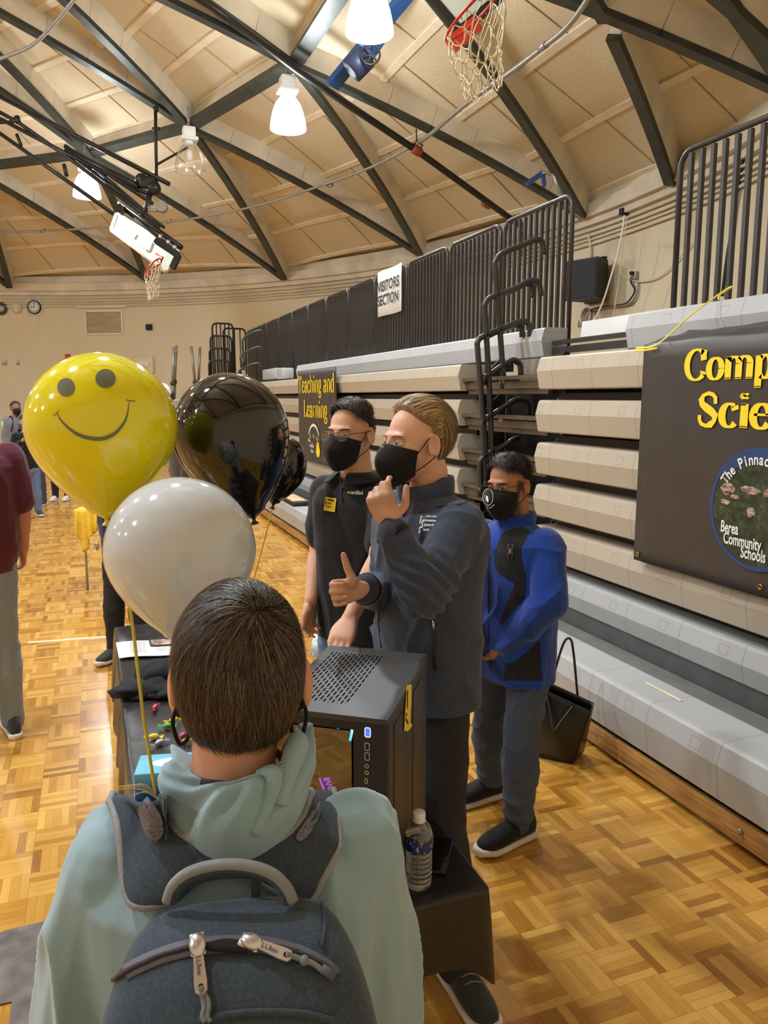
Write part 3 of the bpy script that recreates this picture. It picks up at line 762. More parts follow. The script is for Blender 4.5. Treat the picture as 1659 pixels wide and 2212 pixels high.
# words on the emblem
def arc_text(body, size, rad, a0, step, nm):
    for i, ch in enumerate(body):
        if ch == ' ': continue
        a = math.radians(a0 - step * i); cdir = Vector((0, -math.cos(a), math.sin(a))); tdir = Vector((0, -math.sin(a), -math.cos(a)))
        text_mesh(nm, ch, size, Vector((BX - .010, cy, zc)) + cdir * rad, tdir, cdir, M['bwhite'], bn, 'CENTER', bold=0.02, sx=0.8)
arc_text('The Pinnacles', rr * 0.25, rr * 0.73, 148, 7.6, 'emblem_letter')
for s_, (px_, py_), (qx, qy) in (('Berea', (1556, 1147), (1556, 1132)), ('Community', (1562, 1172), (1562, 1156)), ('Schools', (1599, 1203), (1599, 1187))):
    o = atX(px_, py_, BX - .010); text_mesh('emblem_word', s_, 0.082, (BX - .010, o.y, o.z), TX, TY, M['bwhite'], bn, bold=0.02, sx=0.60)
for px_, py_ in ((1377, 1197), (1642, 1268)):
    p = atX(px_, py_, BX - .008); m = MB(); m.tube([(p.x, p.y + 0.011 * math.cos(a * PI / 8), p.z + 0.011 * math.sin(a * PI / 8)) for a in range(16)], 0.0045, 6, closed=True); m.build('grommet', M['brass'], bn)
bn2 = empty('banner', (BX, 10.6, 0.95), 'narrow dark banner reading Teaching and Learning on the far bleacher bank', 'banner')
y0b, y1b = 9.62, 11.6
banner_cloth(bn2, BX, y0b, y1b, 0.95, 2.27, fold=0.0)
serif_text('lettering', 'Teaching and', 0.345, (BX - .006, y1b - 0.03, 1.95), TX, TY, M['byellow'], bn2, sx=0.96, thin=0.05, thick=0.14)
serif_text('lettering', 'Learning', 0.335, (BX - .006, y1b - 0.33, 1.60), TX, TY, M['byellow'], bn2, sx=1.0, thin=0.05, thick=0.14)
c2 = (10.72, 1.255); disc('emblem_photo', c2, 0.34, 0.27, M['bphoto'], bn2, BX - .007)
m = MB(); vs = []
for k in range(21):
    a = PI * (0.12 + 0.76 * k / 20); vs += [(BX - .009, c2[0] + .30 * math.cos(a), c2[1] + .25 * math.sin(a)), (BX - .009, c2[0] + .27 * math.cos(a), c2[1] + .21 * math.sin(a))]
m.add(vs, [(2 * k, 2 * k + 2, 2 * k + 3, 2 * k + 1) for k in range(20)]); m.build('emblem_arc_text', M['bwhite'], bn2, fix=False)
m = MB()
for i, (dy, dz) in enumerate(((.2, .06), (.0, .07), (-.18, .04), (.1, -.05), (-.15, -.06))): m.add(blob(c2[0] + dy, c2[1] + dz, .06, .035, i + 9), [tuple(range(18))])
m.build('emblem_cliffs', M['brock'], bn2, fix=False)
disc('emblem_badge', (10.50, 1.12), 0.10, 0.085, M['byellow'], bn2, BX - .011); disc('emblem_badge_tip', (10.50, 1.20), 0.055, 0.06, M['byellow'], bn2, BX - .0105)
for i, s_ in enumerate(('Berea', 'Community', 'Schools')): text_mesh('emblem_word', s_, 0.072, (BX - .010, c2[0] + 0.30 - .06 * i, c2[1] - 0.02 - 0.075 * i), TX, TY, M['bwhite'], bn2, bold=0.02, sx=0.72)

# visitors sign hung on the guard rail
sg = empty('paper_sign', (3.51, 9.2, 2.6), 'white paper sign reading VISITORS SECTION on the guard rail', 'sign')
ya, yb = atX(816, 590, 3.515).y, atX(869, 572, 3.515).y; za, zb_ = atX(816, 686, 3.515).z, atX(816, 590, 3.515).z
m = MB(); m.grid([[Vector((3.515 - 0.012 * math.sin(i * .9), ya + (yb - ya) * i / 8, za + (zb_ - za) * j / 4)) for j in range(5)] for i in range(9)]); solidify(m.build('sheet', M['white'], sg), 0.002)
wd = abs(ya - yb)
HS = zb_ - za
text_mesh('sign_lettering', 'VISITORS', 0.32 * HS, (3.495, ya - wd * .06, za + (zb_ - za) * .54), TX, TY, M['black'], sg, bold=0.018, fitw=wd * .88)
text_mesh('sign_lettering', 'SECTION', 0.32 * HS, (3.495, ya - wd * .06, za + (zb_ - za) * .235), TX, TY, M['black'], sg, bold=0.018, fitw=wd * .84)
# yellow ribbon tying the large banner
m = MB(); m.tube(bez([atX(1420, 752, 2.94), atX(1380, 758, 2.93), atX(1376, 752, 2.93), atX(1410, 748, 2.94), atX(1440, 728, 2.96), atX(1490, 682, 3.1), atX(1540, 645, 3.28), atX(1570, 624, 3.36), atX(1580, 620, 3.37), atX(1556, 636, 3.36), atX(1552, 648, 3.33)], 6), 0.006, 6, flat=0.35)
tag(m.build('ribbon', mat('yellow_ribbon', srgb(246, 220, 70), 0.4)), 'thin yellow ribbon tied from the large banner corner up to the guard rail', 'ribbon')
# ================================================================== things under the roof and on the wall
def on_wall(x, y, inset=0.0):
    d = ray(x, y); R = WALL_R - inset; ox, oy = CP.x - DC.x, CP.y - DC.y
    a = d.x ** 2 + d.y ** 2; b = 2 * (ox * d.x + oy * d.y); c = ox ** 2 + oy ** 2 - R * R
    p = CP + d * ((-b + math.sqrt(b * b - 4 * a * c)) / (2 * a))
    N = Vector((DC.x - p.x, DC.y - p.y, 0)).normalized(); return p, N
def wall_frame(N):   # columns: right (as seen from inside), up, towards the room
    R_ = Vector((0, 0, 1)).cross(N); return Matrix((R_, Vector((0, 0, 1)), N)).transposed()
def round_pipe(pix, R, r, n=8): return [on_dome(x, y, R) for x, y in pix]
m = MB(); m.tube(bez(round_pipe([(1290, -40), (1262, 10), (1225, 58), (1180, 96), (1110, 150), (1010, 222), (930, 290), (905, 308)], DR - .15, 0), 6), 0.032, 10)
for q in ((1180, 96), (1075, 175)): m.tube([on_dome(q[0], q[1], DR - .15), on_dome(q[0] - 14, q[1] + 9, DR - .15)], 0.042, 10)
tag(m.build('electrical_conduit', M['galv']), 'gray conduit pipe crossing behind the near basketball net', 'pipe')
m = MB(); m.tube(bez(round_pipe([(905, 308), (830, 348), (760, 378), (690, 402), (600, 432), (500, 457), (400, 474), (240, 490), (110, 498), (-20, 502)], DR - .15, 0), 6), 0.026, 10)
for q in ((718, 399), (370, 477), (98, 497)): m.tube([on_dome(q[0], q[1], DR - .15), on_dome(q[0] - 9, q[1] + 3, DR - .15)], 0.04, 10)
tag(m.build('electrical_conduit', M['galv']), 'long thin gray conduit curving across the far roof beams', 'pipe')
m = MB(); m.tube(bez(round_pipe([(175, -20), (150, 12), (112, 58), (72, 96), (40, 112), (-20, 134)], DR - .12, 0), 6), 0.030, 10)
tag(m.build('electrical_conduit', M['galv']), 'gray conduit pipe crossing the top left corner', 'pipe')
sp = empty('sprinkler_pipe', on_dome(640, 150), 'black sprinkler pipe with red couplings running down along the roof to the wall', 'pipe')
pts = [on_dome(x, y, DR - d_) for x, y, d_ in ((395, -30, .22), (500, 45, .22), (640, 150, .22), (760, 232, .22), (900, 325, .22), (1010, 405, .2), (1130, 492, .18))]
m = MB(); m.tube(pts, 0.055, 12); m.build('pipe_run', M['blacksteel'], sp)
e = pts[-1]; m = MB(); m.tube([e, e + Vector((0, 0, -0.42))], 0.05, 12); m.build('pipe_drop', M['blacksteel'], sp)
for i, c in enumerate((pts[4], (on_dome(1052, 440, DR - .2)), e, e + Vector((0, 0, -.40)))):
    m = MB(); dr = (pts[4] - pts[3]).normalized() if i < 2 else Vector((0, 0, 1)); m.tube([c - dr * .09, c - dr * .07, c + dr * .07, c + dr * .09], [.06, .078, .078, .06], 12); m.build('red_coupling', mat('coupling_red', srgb(150, 62, 44), 0.5) if i == 0 else bpy.data.materials['coupling_red'], sp)
m = MB(); m.tube([pts[4] + Vector((0, 0, .05)), pts[4] + Vector((-.05, -.1, .3))], .012, 6); m.tube([pts[4] + Vector((.1 * math.cos(a), .1 * math.sin(a), .08)) for a in np.linspace(0, 2 * PI, 13)[:-1]], .012, 6, closed=True); m.build('hanger_ring', M['blacksteel'], sp)
# blue winch on its rail
wn = empty('blue_winch', atd(795, 110, 10.0), 'blue painted winch with a hand wheel on a blue steel arm near the top', 'winch')
m = MB(); m.beam(atd(880, -12, 9.6), atd(718, 184, 10.4), 0.18, 0.09, up=UP); m.build('steel_arm', M['blue'], wn)
m = MB(); c = atd(797, 100, 9.95); m.rbox(c, (0.27, 0.28, 0.32), 0.03, Matrix.Rotation(.6, 3, 'Y')); m.build('gear_case', M['blue'], wn)
m = MB(); c = atd(775, 138, 9.85); ax = (RT * .75 + UP * .75).normalized(); m.tube([c - ax * .14, c - ax * .13, c + ax * .13, c + ax * .14], [.08, .155, .155, .08], 20); m.build('motor', mat('motor_navy', srgb(44, 52, 78), 0.5, 0.3), wn)
m = MB(); c = atd(800, 118, 9.65); m.tube([c + RT * .12 * math.cos(a) + UP * .125 * math.sin(a) for a in np.linspace(0, 2 * PI, 25)[:-1]], .014, 8, closed=True)
for a in (0.3, 1.35, 2.4): m.tube([c + RT * .115 * math.cos(a) + UP * .12 * math.sin(a), c - RT * .115 * math.cos(a) - UP * .12 * math.sin(a)], .009, 6)
m.build('hand_wheel', M['blacksteel'], wn)
bk = empty('blue_bracket', atd(1165, 385, 11.5), 'blue steel bracket bolted to the roof beam near its foot', 'bracket')
m = MB(); m.beam(atd(1137, 398, 11.4), atd(1172, 374, 11.4), 0.11, .05, up=UP); m.build('bracket_arm', M['blue'], bk)
m = MB(); m.beam(atd(1172, 372, 11.3), atd(1176, 402, 11.3), 0.10, .04, up=RT); m.build('bracket_plate', M['blue'], bk)
m = MB(); m.tube(bez([atd(1172, 372, 11.2), atd(1195, 380, 11.2), atd(1206, 405, 11.2), atd(1232, 452, 11.4), atd(1255, 474, 11.8)], 5), .022, 8); m.build('conduit_bend', M['galv'], bk)

# ------------------------------------------------------------------ net helper
def net_mesh(c, A, B, r, seed, L=0.43, cols=12, rows=7, th=0.0042, sway=Vector((0, 0, 0)), r1=0.5):
    rnd = random.Random(seed); m = MB(); G = Vector((0, 0, -1)); P = []
    for j in range(rows + 1):
        t = j / rows; rr = r * ((1 - t) + r1 * t) * (1 if j == 0 else rnd.uniform(.93, 1.05)); row = []
        flat = t * 0.55
        for k in range(cols):
            a = 2 * PI * (k + 0.5 * (j % 2)) / cols
            off = A * (rr * math.cos(a)) + B * (rr * math.sin(a))
            if j: 
                ax = Vector((math.cos(a), math.sin(a), 0)) * rr; off = off * (1 - flat) + ax * flat
            jit = Vector((rnd.uniform(-1, 1), rnd.uniform(-1, 1), rnd.uniform(-1, 1))) * (0.016 if j else 0)
            row.append(c + off + G * (L * t) + sway * t + jit)
        P.append(row)
    for j in range(rows):
        for k in range(cols):
            kk = (k, (k - 1) % cols) if j % 2 == 0 else (k, (k + 1) % cols)
            for q in kk:
                a, b = P[j][k], P[j + 1][q]; mid = (a + b) / 2 + Vector((rnd.uniform(-1, 1), rnd.uniform(-1, 1), -abs(rnd.uniform(0, 1.4)))) * 0.012
                m.tube(bez([a, mid, b], 3), th, 5, caps=False)
    return m
# near goal, folded up over the camera's right
ng = empty('basketball_goal', atd(1026, 27, 4.9), 'near basketball goal with orange rim and hanging net at the top edge', 'basketball goal')
ax_a = (RT * .76 + UP * .65).normalized(); nn = (-RT * .65 + UP * .76).normalized(); ax_b = (FW * .985 + nn * .17).normalized()
c0 = atd(1024, 26, 4.9)
m = MB(); m.tube([c0 + ax_a * .229 * math.cos(a) + ax_b * .229 * math.sin(a) for a in np.linspace(0, 2 * PI, 49)[:-1]], .010, 10, closed=True)
for k in range(10):
    a = k * 2 * PI / 10 + .2; p = c0 + ax_a * .229 * math.cos(a) + ax_b * .229 * math.sin(a); m.tube([p + Vector((0, 0, -.008)), p + Vector((.008, 0, -.03)), p + Vector((0, .008, -.018))], .003, 5)
m.build('rim', M['red'], ng)
net_mesh(c0 + Vector((0, 0, -.01)), ax_a, ax_b, .224, 3, L=.43, sway=RT * .09 + FW * .1, r1=.56).build('net', M['cord'], ng)
m = MB(); pb = c0 + ax_b * .30; m.beam(pb - ax_a * .12, pb + ax_a * .12, .04, .10, up=nn); m.build('rim_plate', M['red'], ng)
P0 = atd(990, 62, 5.35); e1, e2 = ax_a, nn
def pl(s, t, d=0.0): return P0 + e1 * s + e2 * t + ax_b * d
m = MB(); m.add([pl(0, 0), pl(1.07, 0), pl(1.07, 1.8), pl(0, 1.8), pl(0, 0, .012), pl(1.07, 0, .012), pl(1.07, 1.8, .012), pl(0, 1.8, .012)], [(0, 1, 2, 3), (7, 6, 5, 4), (0, 4, 5, 1), (1, 5, 6, 2), (2, 6, 7, 3), (3, 7, 4, 0)])
M['boardglass'] = mat('board_glass', srgb(220, 228, 214), 0.15, var=0, alpha=0.55)
m.build('backboard_glass', M['boardglass'], ng)
m = MB(); m.beam(pl(0, -.01, .01), pl(0, 1.8, .01), .05, .05, up=ax_b); m.build('side_frame', M['blacksteel'], ng)
m = MB(); m.beam(pl(0, -.02, .01), pl(1.07, -.02, .01), .06, .06, up=ax_b); m.build('bottom_pad', M['rubber'], ng)

# far goal folded up on the left
D = 14.0; fg = empty('basketball_goal', atd(330, 520, 16), 'far basketball goal with glass backboard folded up under the dome at left', 'basketball goal')
def ft(name, pix, r, m_=None, D_=D): m = MB(); m.tube([atd(p[0], p[1], p[2] if len(p) > 2 else D_) for p in pix], r, 8); return m.build(name, m_ or M['blacksteel'], fg)
ft('roof_tube', [(-20, 198), (366, 398)], .042)
ft('hanger_tube', [(336, 232), (336, 262), (338, 395)], .03); ft('hanger_tube', [(338, 356), (406, 318)], .022); ft('hanger_clamp', [(333, 236), (341, 236)], .05); ft('hanger_clamp', [(329, 278), (345, 278)], .03)
ft('arm_tube', [(-20, 246), (140, 330), (320, 420)], .036); ft('arm_tube', [(-20, 232), (36, 262), (140, 335), (345, 490)], .034); ft('arm_tube', [(-20, 274), (245, 462)], .036)
ft('arm_tube', [(143, 322), (300, 405)], .06); ft('arm_tube', [(140, 315), (330, 440)], .036); ft('arm_tube', [(165, 330), (312, 455)], .03); ft('arm_tube', [(168, 345), (355, 492)], .03)
ft('cross_tube', [(36, 290), (46, 315)], .03); ft('cross_tube', [(138, 355), (144, 380)], .035); ft('roof_clamp', [(0, 265), (34, 262), (41, 254)], .03); ft('roof_clamp', [(36, 252), (40, 266)], .05)
m = MB(); c = atd(318, 395, D); m.rbox(c, (.30, .2, .22), .04); m.sphere(c + RT * .12 - UP * .1, .13, 12, 8); m.sphere(c - RT * .1 + UP * .05, .12, 12, 8); m.build('hoist_unit', M['blacksteel'], fg)
ft('hoist_leg', [(325, 410), (318, 445), (305, 470)], .05)
m = MB(); c = atd(350, 447, D); m.tube([c - FW * .05, c + FW * .05], .10, 16); m.build('limit_switch', M['galv'], fg); ft('switch_arm', [(322, 430), (322, 455), (345, 455)], .03, M['galv'])
# backboard: long edge runs down to the right, faces up and towards us
Db = 16.2; q = [atd(248, 455, Db), atd(386, 540, Db - .4), atd(360, 585, Db - .4), atd(240, 488, Db)]
q = [atd(252, 462, Db + .5), atd(386, 545, Db), atd(358, 586, Db - .35), atd(240, 496, Db + .1)]
nb = (q[1] - q[0]).cross(q[3] - q[0]).normalized()
m = MB(); m.add(q + [p + nb * .03 for p in q], [(0, 1, 2, 3), (7, 6, 5, 4), (0, 4, 5, 1), (1, 5, 6, 2), (2, 6, 7, 3), (3, 7, 4, 0)]); bb = m.build('backboard_glass', M['boardglass'], fg)
m = MB()
for a, b in ((0, 1), (1, 2), (2, 3), (3, 0)): m.beam(q[a], q[b], .06, .06, up=nb)
m.build('backboard_frame', M['cream'], bb)
m = MB()
def bq(s, t): return q[0].lerp(q[1], s).lerp(q[3].lerp(q[2], s), t) - nb * .02
for a, b in (((.36, .35), (.36, .75)), ((.36, .75), (.62, .75)), ((.36, .35), (.62, .35)), ((.62, .35), (.62, .75))): m.beam(bq(*a), bq(*b), .05, .01, up=nb)
m.build('target_square', M['cream'], bb)
ft('board_rail', [(258, 438, 15.6), (392, 535, 15.2)], .055); ft('board_rail', [(262, 448, 15.6), (386, 548, 15.2)], .035)
m = MB(); m.beam(atd(336, 520, 15.0), atd(386, 553, 15.0), .13, .10, up=UP); m.beam(atd(386, 550, 15), atd(372, 580, 15), .12, .10, up=UP); m.build('corner_pad', M['rubber'], fg)
for a in ((250, 440), (262, 452)): pass
m = MB(); m.beam(atd(256, 446, 15.5), atd(266, 458, 15.5), .16, .14, up=UP); m.build('corner_pad', M['rubber'], fg)
for x, y in ((345, 515), (362, 527), (376, 538)): ft('silver_bolt', [(x, y, 14.9), (x + 3, y - 8, 14.9)], .035, M['chrome'])
cR = atd(330, 577, 15.6); a1 = (RT * .70 + UP * .72).normalized(); n1 = (-RT * .7 + UP * .7); b1 = (FW * .98 + n1 * .15).normalized()
m = MB(); m.tube([cR + a1 * .229 * math.cos(a) + b1 * .229 * math.sin(a) for a in np.linspace(0, 2 * PI, 33)[:-1]], .016, 8, closed=True)
m.tube([atd(337, 548, 15.7), atd(352, 556, 15.6), atd(346, 570, 15.6), atd(330, 578, 15.5)], .02, 6); m.build('rim', M['red'], fg)
net_mesh(cR, a1, b1, .22, 5, L=.62, cols=10, rows=6, th=.007, sway=-RT * .02).build('net', M['cord'], fg)

# ------------------------------------------------------------------ wall fittings on the far wall
def wall_box(name, x, y, wpx, hpx, d, m_, label, cat, parent=None, R=.01, inset=0.0):
    p, N = on_wall(x, y, inset); W = wall_frame(N); k = (p - CP).dot(FW) / CAM_F
    s = MB(); s.rbox(p + N * d / 2, (wpx * k, hpx * k, d), min(R, d * .3), W); o = s.build(name, m_, parent)
    if label: tag(o, label, cat)
    return o, p, N, k
wf = mat('clock_face', srgb(232, 230, 222), 0.4, var=0.02)
def clock(x, y, rpx, label, plate=True):
    p, N = on_wall(x, y); W = wall_frame(N); k = (p - CP).dot(FW) / CAM_F; t = empty('wall_clock', p, label, 'clock'); r = rpx * k
    if plate: m = MB(); m.rbox(p + N * .02, (r * 2.25, r * 2.35, .03), .008, W); m.build('back_plate', M['cream'], t)
    m = MB(); m.lathe([(r, .03), (r * 1.02, .09), (r * .95, .115), (r * .88, .10), (r * .88, .08)], 32, p, W); m.build('clock_rim', M['black'], t)
    m = MB(); m.lathe([(r * .9, .04), (r * .9, .085)], 32, p, W); f = m.build('clock_face', wf, t)
    for h in range(12):
        a = h * PI / 6; m = MB(); u = W @ Vector((math.sin(a), math.cos(a), 0)); c = p + N * .088; m.beam(c + u * r * .66, c + u * r * .80, r * .08, .004, up=N); m.build('hour_mark', M['black'], f)
    for nm, a, L, wd in (('hour_hand', -90, .5, .09), ('minute_hand', 4, .72, .06)):
        a = math.radians(a); u = W @ Vector((math.sin(a), math.cos(a), 0)); c = p + N * .093; m = MB(); m.beam(c - u * r * .1, c + u * r * L, r * wd, .004, up=N); m.build(nm, M['black'], f)
clock(76, 664, 14.5, 'round white wall clock with black rim on the far wall')
p, N = on_wall(3, 667); k = (p - CP).dot(FW) / CAM_F; t = empty('round_wall_speaker', p, 'round beige wall speaker cut by the left edge of the photo', 'speaker'); W = wall_frame(N)
m = MB(); m.lathe([(13 * k, 0), (13.5 * k, .06), (11.5 * k, .09), (10.5 * k, .07)], 28, p, W); m.build('speaker_rim', M['railgray'], t); m = MB(); m.lathe([(10.5 * k, .05), (6 * k, .085), (0.001, .09)], 24, p, W); m.build('speaker_grille', M['galv'], t)
p, N = on_wall(37, 666); t = empty('round_wall_speaker', p, 'round slotted vent cover beside the wall clock', 'vent'); W = wall_frame(N)
m = MB(); m.lathe([(11 * k, 0), (11.2 * k, .04), (8 * k, .10), (0.001, .12)], 28, p, W); m.build('grille_dome', M['cream'], t)
for j in range(-3, 4): m = MB(); m.box(p + W @ Vector((0, j * 2.6 * k, .105 - abs(j) * .012)), (14 * k - abs(j) * 2 * k, .012, .02), W); m.build('grille_slot', M['seat_line'], t)
# roll-up hatch
p, N = on_wall(226, 697); W = wall_frame(N); k = (p - CP).dot(FW) / CAM_F; t = empty('wall_hatch', p, 'closed rectangular shutter panel in a frame on the far wall', 'hatch')
m = MB()
for (cx_, cy_, w_, h_) in ((0, 24, 84, 3), (0, -24, 84, 3), (-41, 0, 3, 48), (41, 0, 3, 48)): m.box(p + W @ Vector((cx_ * k, cy_ * k, .03)), (w_ * k, h_ * k, .06), W)
m.build('hatch_frame', M['batten'], t)
m = MB(); m.box(p + W @ Vector((0, 0, .012)), (80 * k, 46 * k, .02), W); m.build('shutter_panel', mat('shutter', srgb(168, 152, 120), 0.7, nscale=2, stretch=(1, 1, 5)), t)
m = MB(); m.box(p + W @ Vector((-2 * k, 33 * k, .05)), (110 * k, 5 * k, .10), W); m.build('lintel', M['cream'], t)
wall_box('wall_camera', 324, 707, 12, 12, .12, M['black'], 'small black box camera on the far wall right of the shutter panel', 'camera')
o, p, N, k = wall_box('fire_alarm', 147, 771, 10, 12, .06, M['red'], None, None); tag(o, 'small red fire alarm on the far wall above the yellow balloon', 'alarm')
wall_box('switch_plate', 10, 783, 10, 11, .03, M['galv'], 'left square gray plate of the two on the far wall', 'switch plate')
wall_box('switch_plate', 39, 783, 6, 11, .03, M['galv'], 'right narrow gray switch plate of the two on the far wall', 'switch plate')
t = empty('wall_cabinet', on_wall(312, 788)[0], 'shallow beige equipment cabinet half hidden behind the yellow balloon', 'cabinet')
wall_box('cabinet_box', 310, 788, 52, 34, .12, M['cream'], None, None, t); wall_box('cabinet_slot', 310, 786, 26, 10, .03, M['batten'], None, None, t, inset=.12)
# volleyball poles leaning by the far wall
for i, (x0, y0_, x1, y1_, lab) in enumerate(((373, 840, 375, 750, 'first from the left of the four gray steel poles by the far wall'), (376, 850, 381, 746, 'second from the left of the gray poles, taller and leaning right'),
                                   (424, 850, 413, 748, 'third of the gray poles, leaning left beside the black balloon'), (428, 850, 432, 750, 'fourth gray steel pole, nearest to the black end rails'))):
    a = atY(x1, y1_, 20.3 + .16 * i); b = atY(x0, y0_, 20.3 + .16 * i); b = a + (b - a) * (a.z / (a.z - b.z)); t = empty('steel_pole', b, lab, 'pole')
    m = MB(); m.tube([b, a.lerp(b, .3)], .045, 10); m.build('outer_tube', M['galv'], t); m = MB(); m.tube([a.lerp(b, .3), a], .035, 10); m.build('inner_tube', M['galv'], t)
    m = MB(); c = a.lerp(b, .3); m.tube([c, c + (a - b).normalized() * .08], .06, 10); m.build('collar', M['railgray'], t)

# ------------------------------------------------------------------ loudspeaker and wires on the near wall
ps, N = on_wall(1292, 607); W = wall_frame(N); t = empty('loudspeaker', ps, 'large black loudspeaker mounted high on the wall beside the guard rail', 'speaker')
Q = Matrix.Rotation(math.radians(18), 3, 'Z') @ W
k = (ps - CP).dot(FW) / CAM_F; cpos = ps + N * .42 - W @ Vector((20 * k * 0, 0, 0))
m = MB(); wq, hq, dq = .60, .66, .40
c = atd(1272, 606, (ps - CP).dot(FW) - .45)
prof = [(-.33, .22), (.33, .22), (.20, -.25), (-.20, -.25)]
m.prism(prof, -hq / 2, hq / 2, lambda u, v, z: c + Q @ Vector((u, z, v)))
o = m.build('speaker_box', M['black'], t); md = o.modifiers.new('edge', 'BEVEL'); md.width = .012; md.segments = 2
m = MB(); m.box(c + Q @ Vector((0, 0, .226)), (.60, .60, .012), Q); m.build('speaker_grille', M['rubber'], t)
m = MB(); m.box(ps + N * .05, (.5, .75, .1), W); m.build('mount_board', M['black'], t)
m = MB(); m.rbox(c + Q @ Vector((-.345, 0, 0)), (.02, .18, .05), .004, Q); m.build('speaker_handle', M['rubber'], t)
def wire(pix, r, m_, label, cat='cable', inset=.05, name='cable'):
    m = MB(); m.tube(bez([on_wall(x, y, inset)[0] for x, y in pix], 5), r, 6); return tag(m.build(name, m_), label, cat)
wire([(1372, 593), (1363, 600), (1364, 612), (1371, 625), (1366, 640), (1352, 655), (1330, 660), (1290, 665), (1270, 672)], .014, M['black'], 'black power cable running from the wall outlet to the loudspeaker')
wire([(1376, 604), (1376, 630), (1366, 652), (1345, 660), (1310, 664), (1275, 672)], .02, M['galv'], 'gray conduit running from the outlet down to below the loudspeaker', 'pipe')
wire([(1312, 558), (1325, 568), (1342, 590), (1358, 602), (1380, 608), (1410, 604), (1440, 585), (1470, 555), (1500, 520)], .012, M['cord'], 'pale cable drooping from the loudspeaker past the outlet to the right')
wire([(1349, 465), (1344, 500), (1335, 545), (1322, 590), (1305, 645), (1290, 680), (1278, 700)], .014, M['white'], 'white cable hanging from the pulley across the loudspeaker', inset=.8)
wire([(1355, 468), (1347, 520), (1340, 580), (1330, 650), (1322, 700)], .008, M['cord'], 'thin pale cord hanging from the pulley right of the loudspeaker', inset=.3)
t = empty('wall_outlet', on_wall(1374, 596)[0], 'gray electrical outlet box on the wall right of the loudspeaker', 'outlet'); wall_box('outlet_box', 1376, 596, 17, 17, .08, M['galv'], None, None, t); wall_box('plug', 1368, 590, 7, 7, .06, M['black'], None, None, t, inset=.08)
t = empty('pulley', on_wall(1356, 458)[0], 'small black pulley at the wall above the loudspeaker', 'pulley'); wall_box('pulley_block', 1356, 458, 13, 14, .14, M['black'], None, None, t); wall_box('eye_bolt', 1362, 446, 3, 12, .06, M['galv'], None, None, t)
p, N = on_wall(1272, 684, .06); m = MB()
W = wall_frame(N)
for j in range(4): m.tube([p + W @ Vector(((.10 + .015 * j) * math.cos(a), (.11 + .012 * j) * math.sin(a), .02 * j)) for a in np.linspace(0, 2 * PI, 25)[:-1]], .012, 6, closed=True)
tag(m.build('cable_coil', M['galv']), 'coil of gray cable hanging on the wall below the loudspeaker', 'cable')
wall_box('junction_box', 1261, 700, 12, 14, .1, M['galv'], 'small gray junction box under the cable coil', 'box')
wall_box('white_wall_box', 1224, 575, 9, 30, .1, M['white'], 'narrow white box on the wall behind the guard rail end', 'box')
wire([(1270, 505), (1274, 520), (1276, 545), (1274, 562)], .025, M['cream'], 'cream pipe dropping from the conduits to the loudspeaker', 'pipe')
wire([(1620, 300), (1605, 345), (1600, 380), (1588, 440), (1580, 500), (1570, 560), (1560, 640)], .022, M['black'], 'black cable hanging on the wall behind the right guard rail')
# ================================================================== table and the things on it
TZ = 0.745
M['plastic_black'] = mat('black_plastic_film', srgb(34, 33, 34), 0.32, var=0.15, nscale=6, bump=0.5, bscale=14)
tb = empty('folding_table', (.42, 2.7, 0), 'long folding table hidden under the black plastic cover', 'table')
m = MB(); m.rbox((.425, 2.71, TZ - .03), (.73, 2.44, .035), .012); m.build('tabletop', M['seat_line'], tb)
for y in (1.85, 3.6):
    for x in (.15, .70): m = MB(); m.tube([(x, y, 0), (x, y, TZ - .04)], .014, 8); m.build('leg', M['galv'], tb)
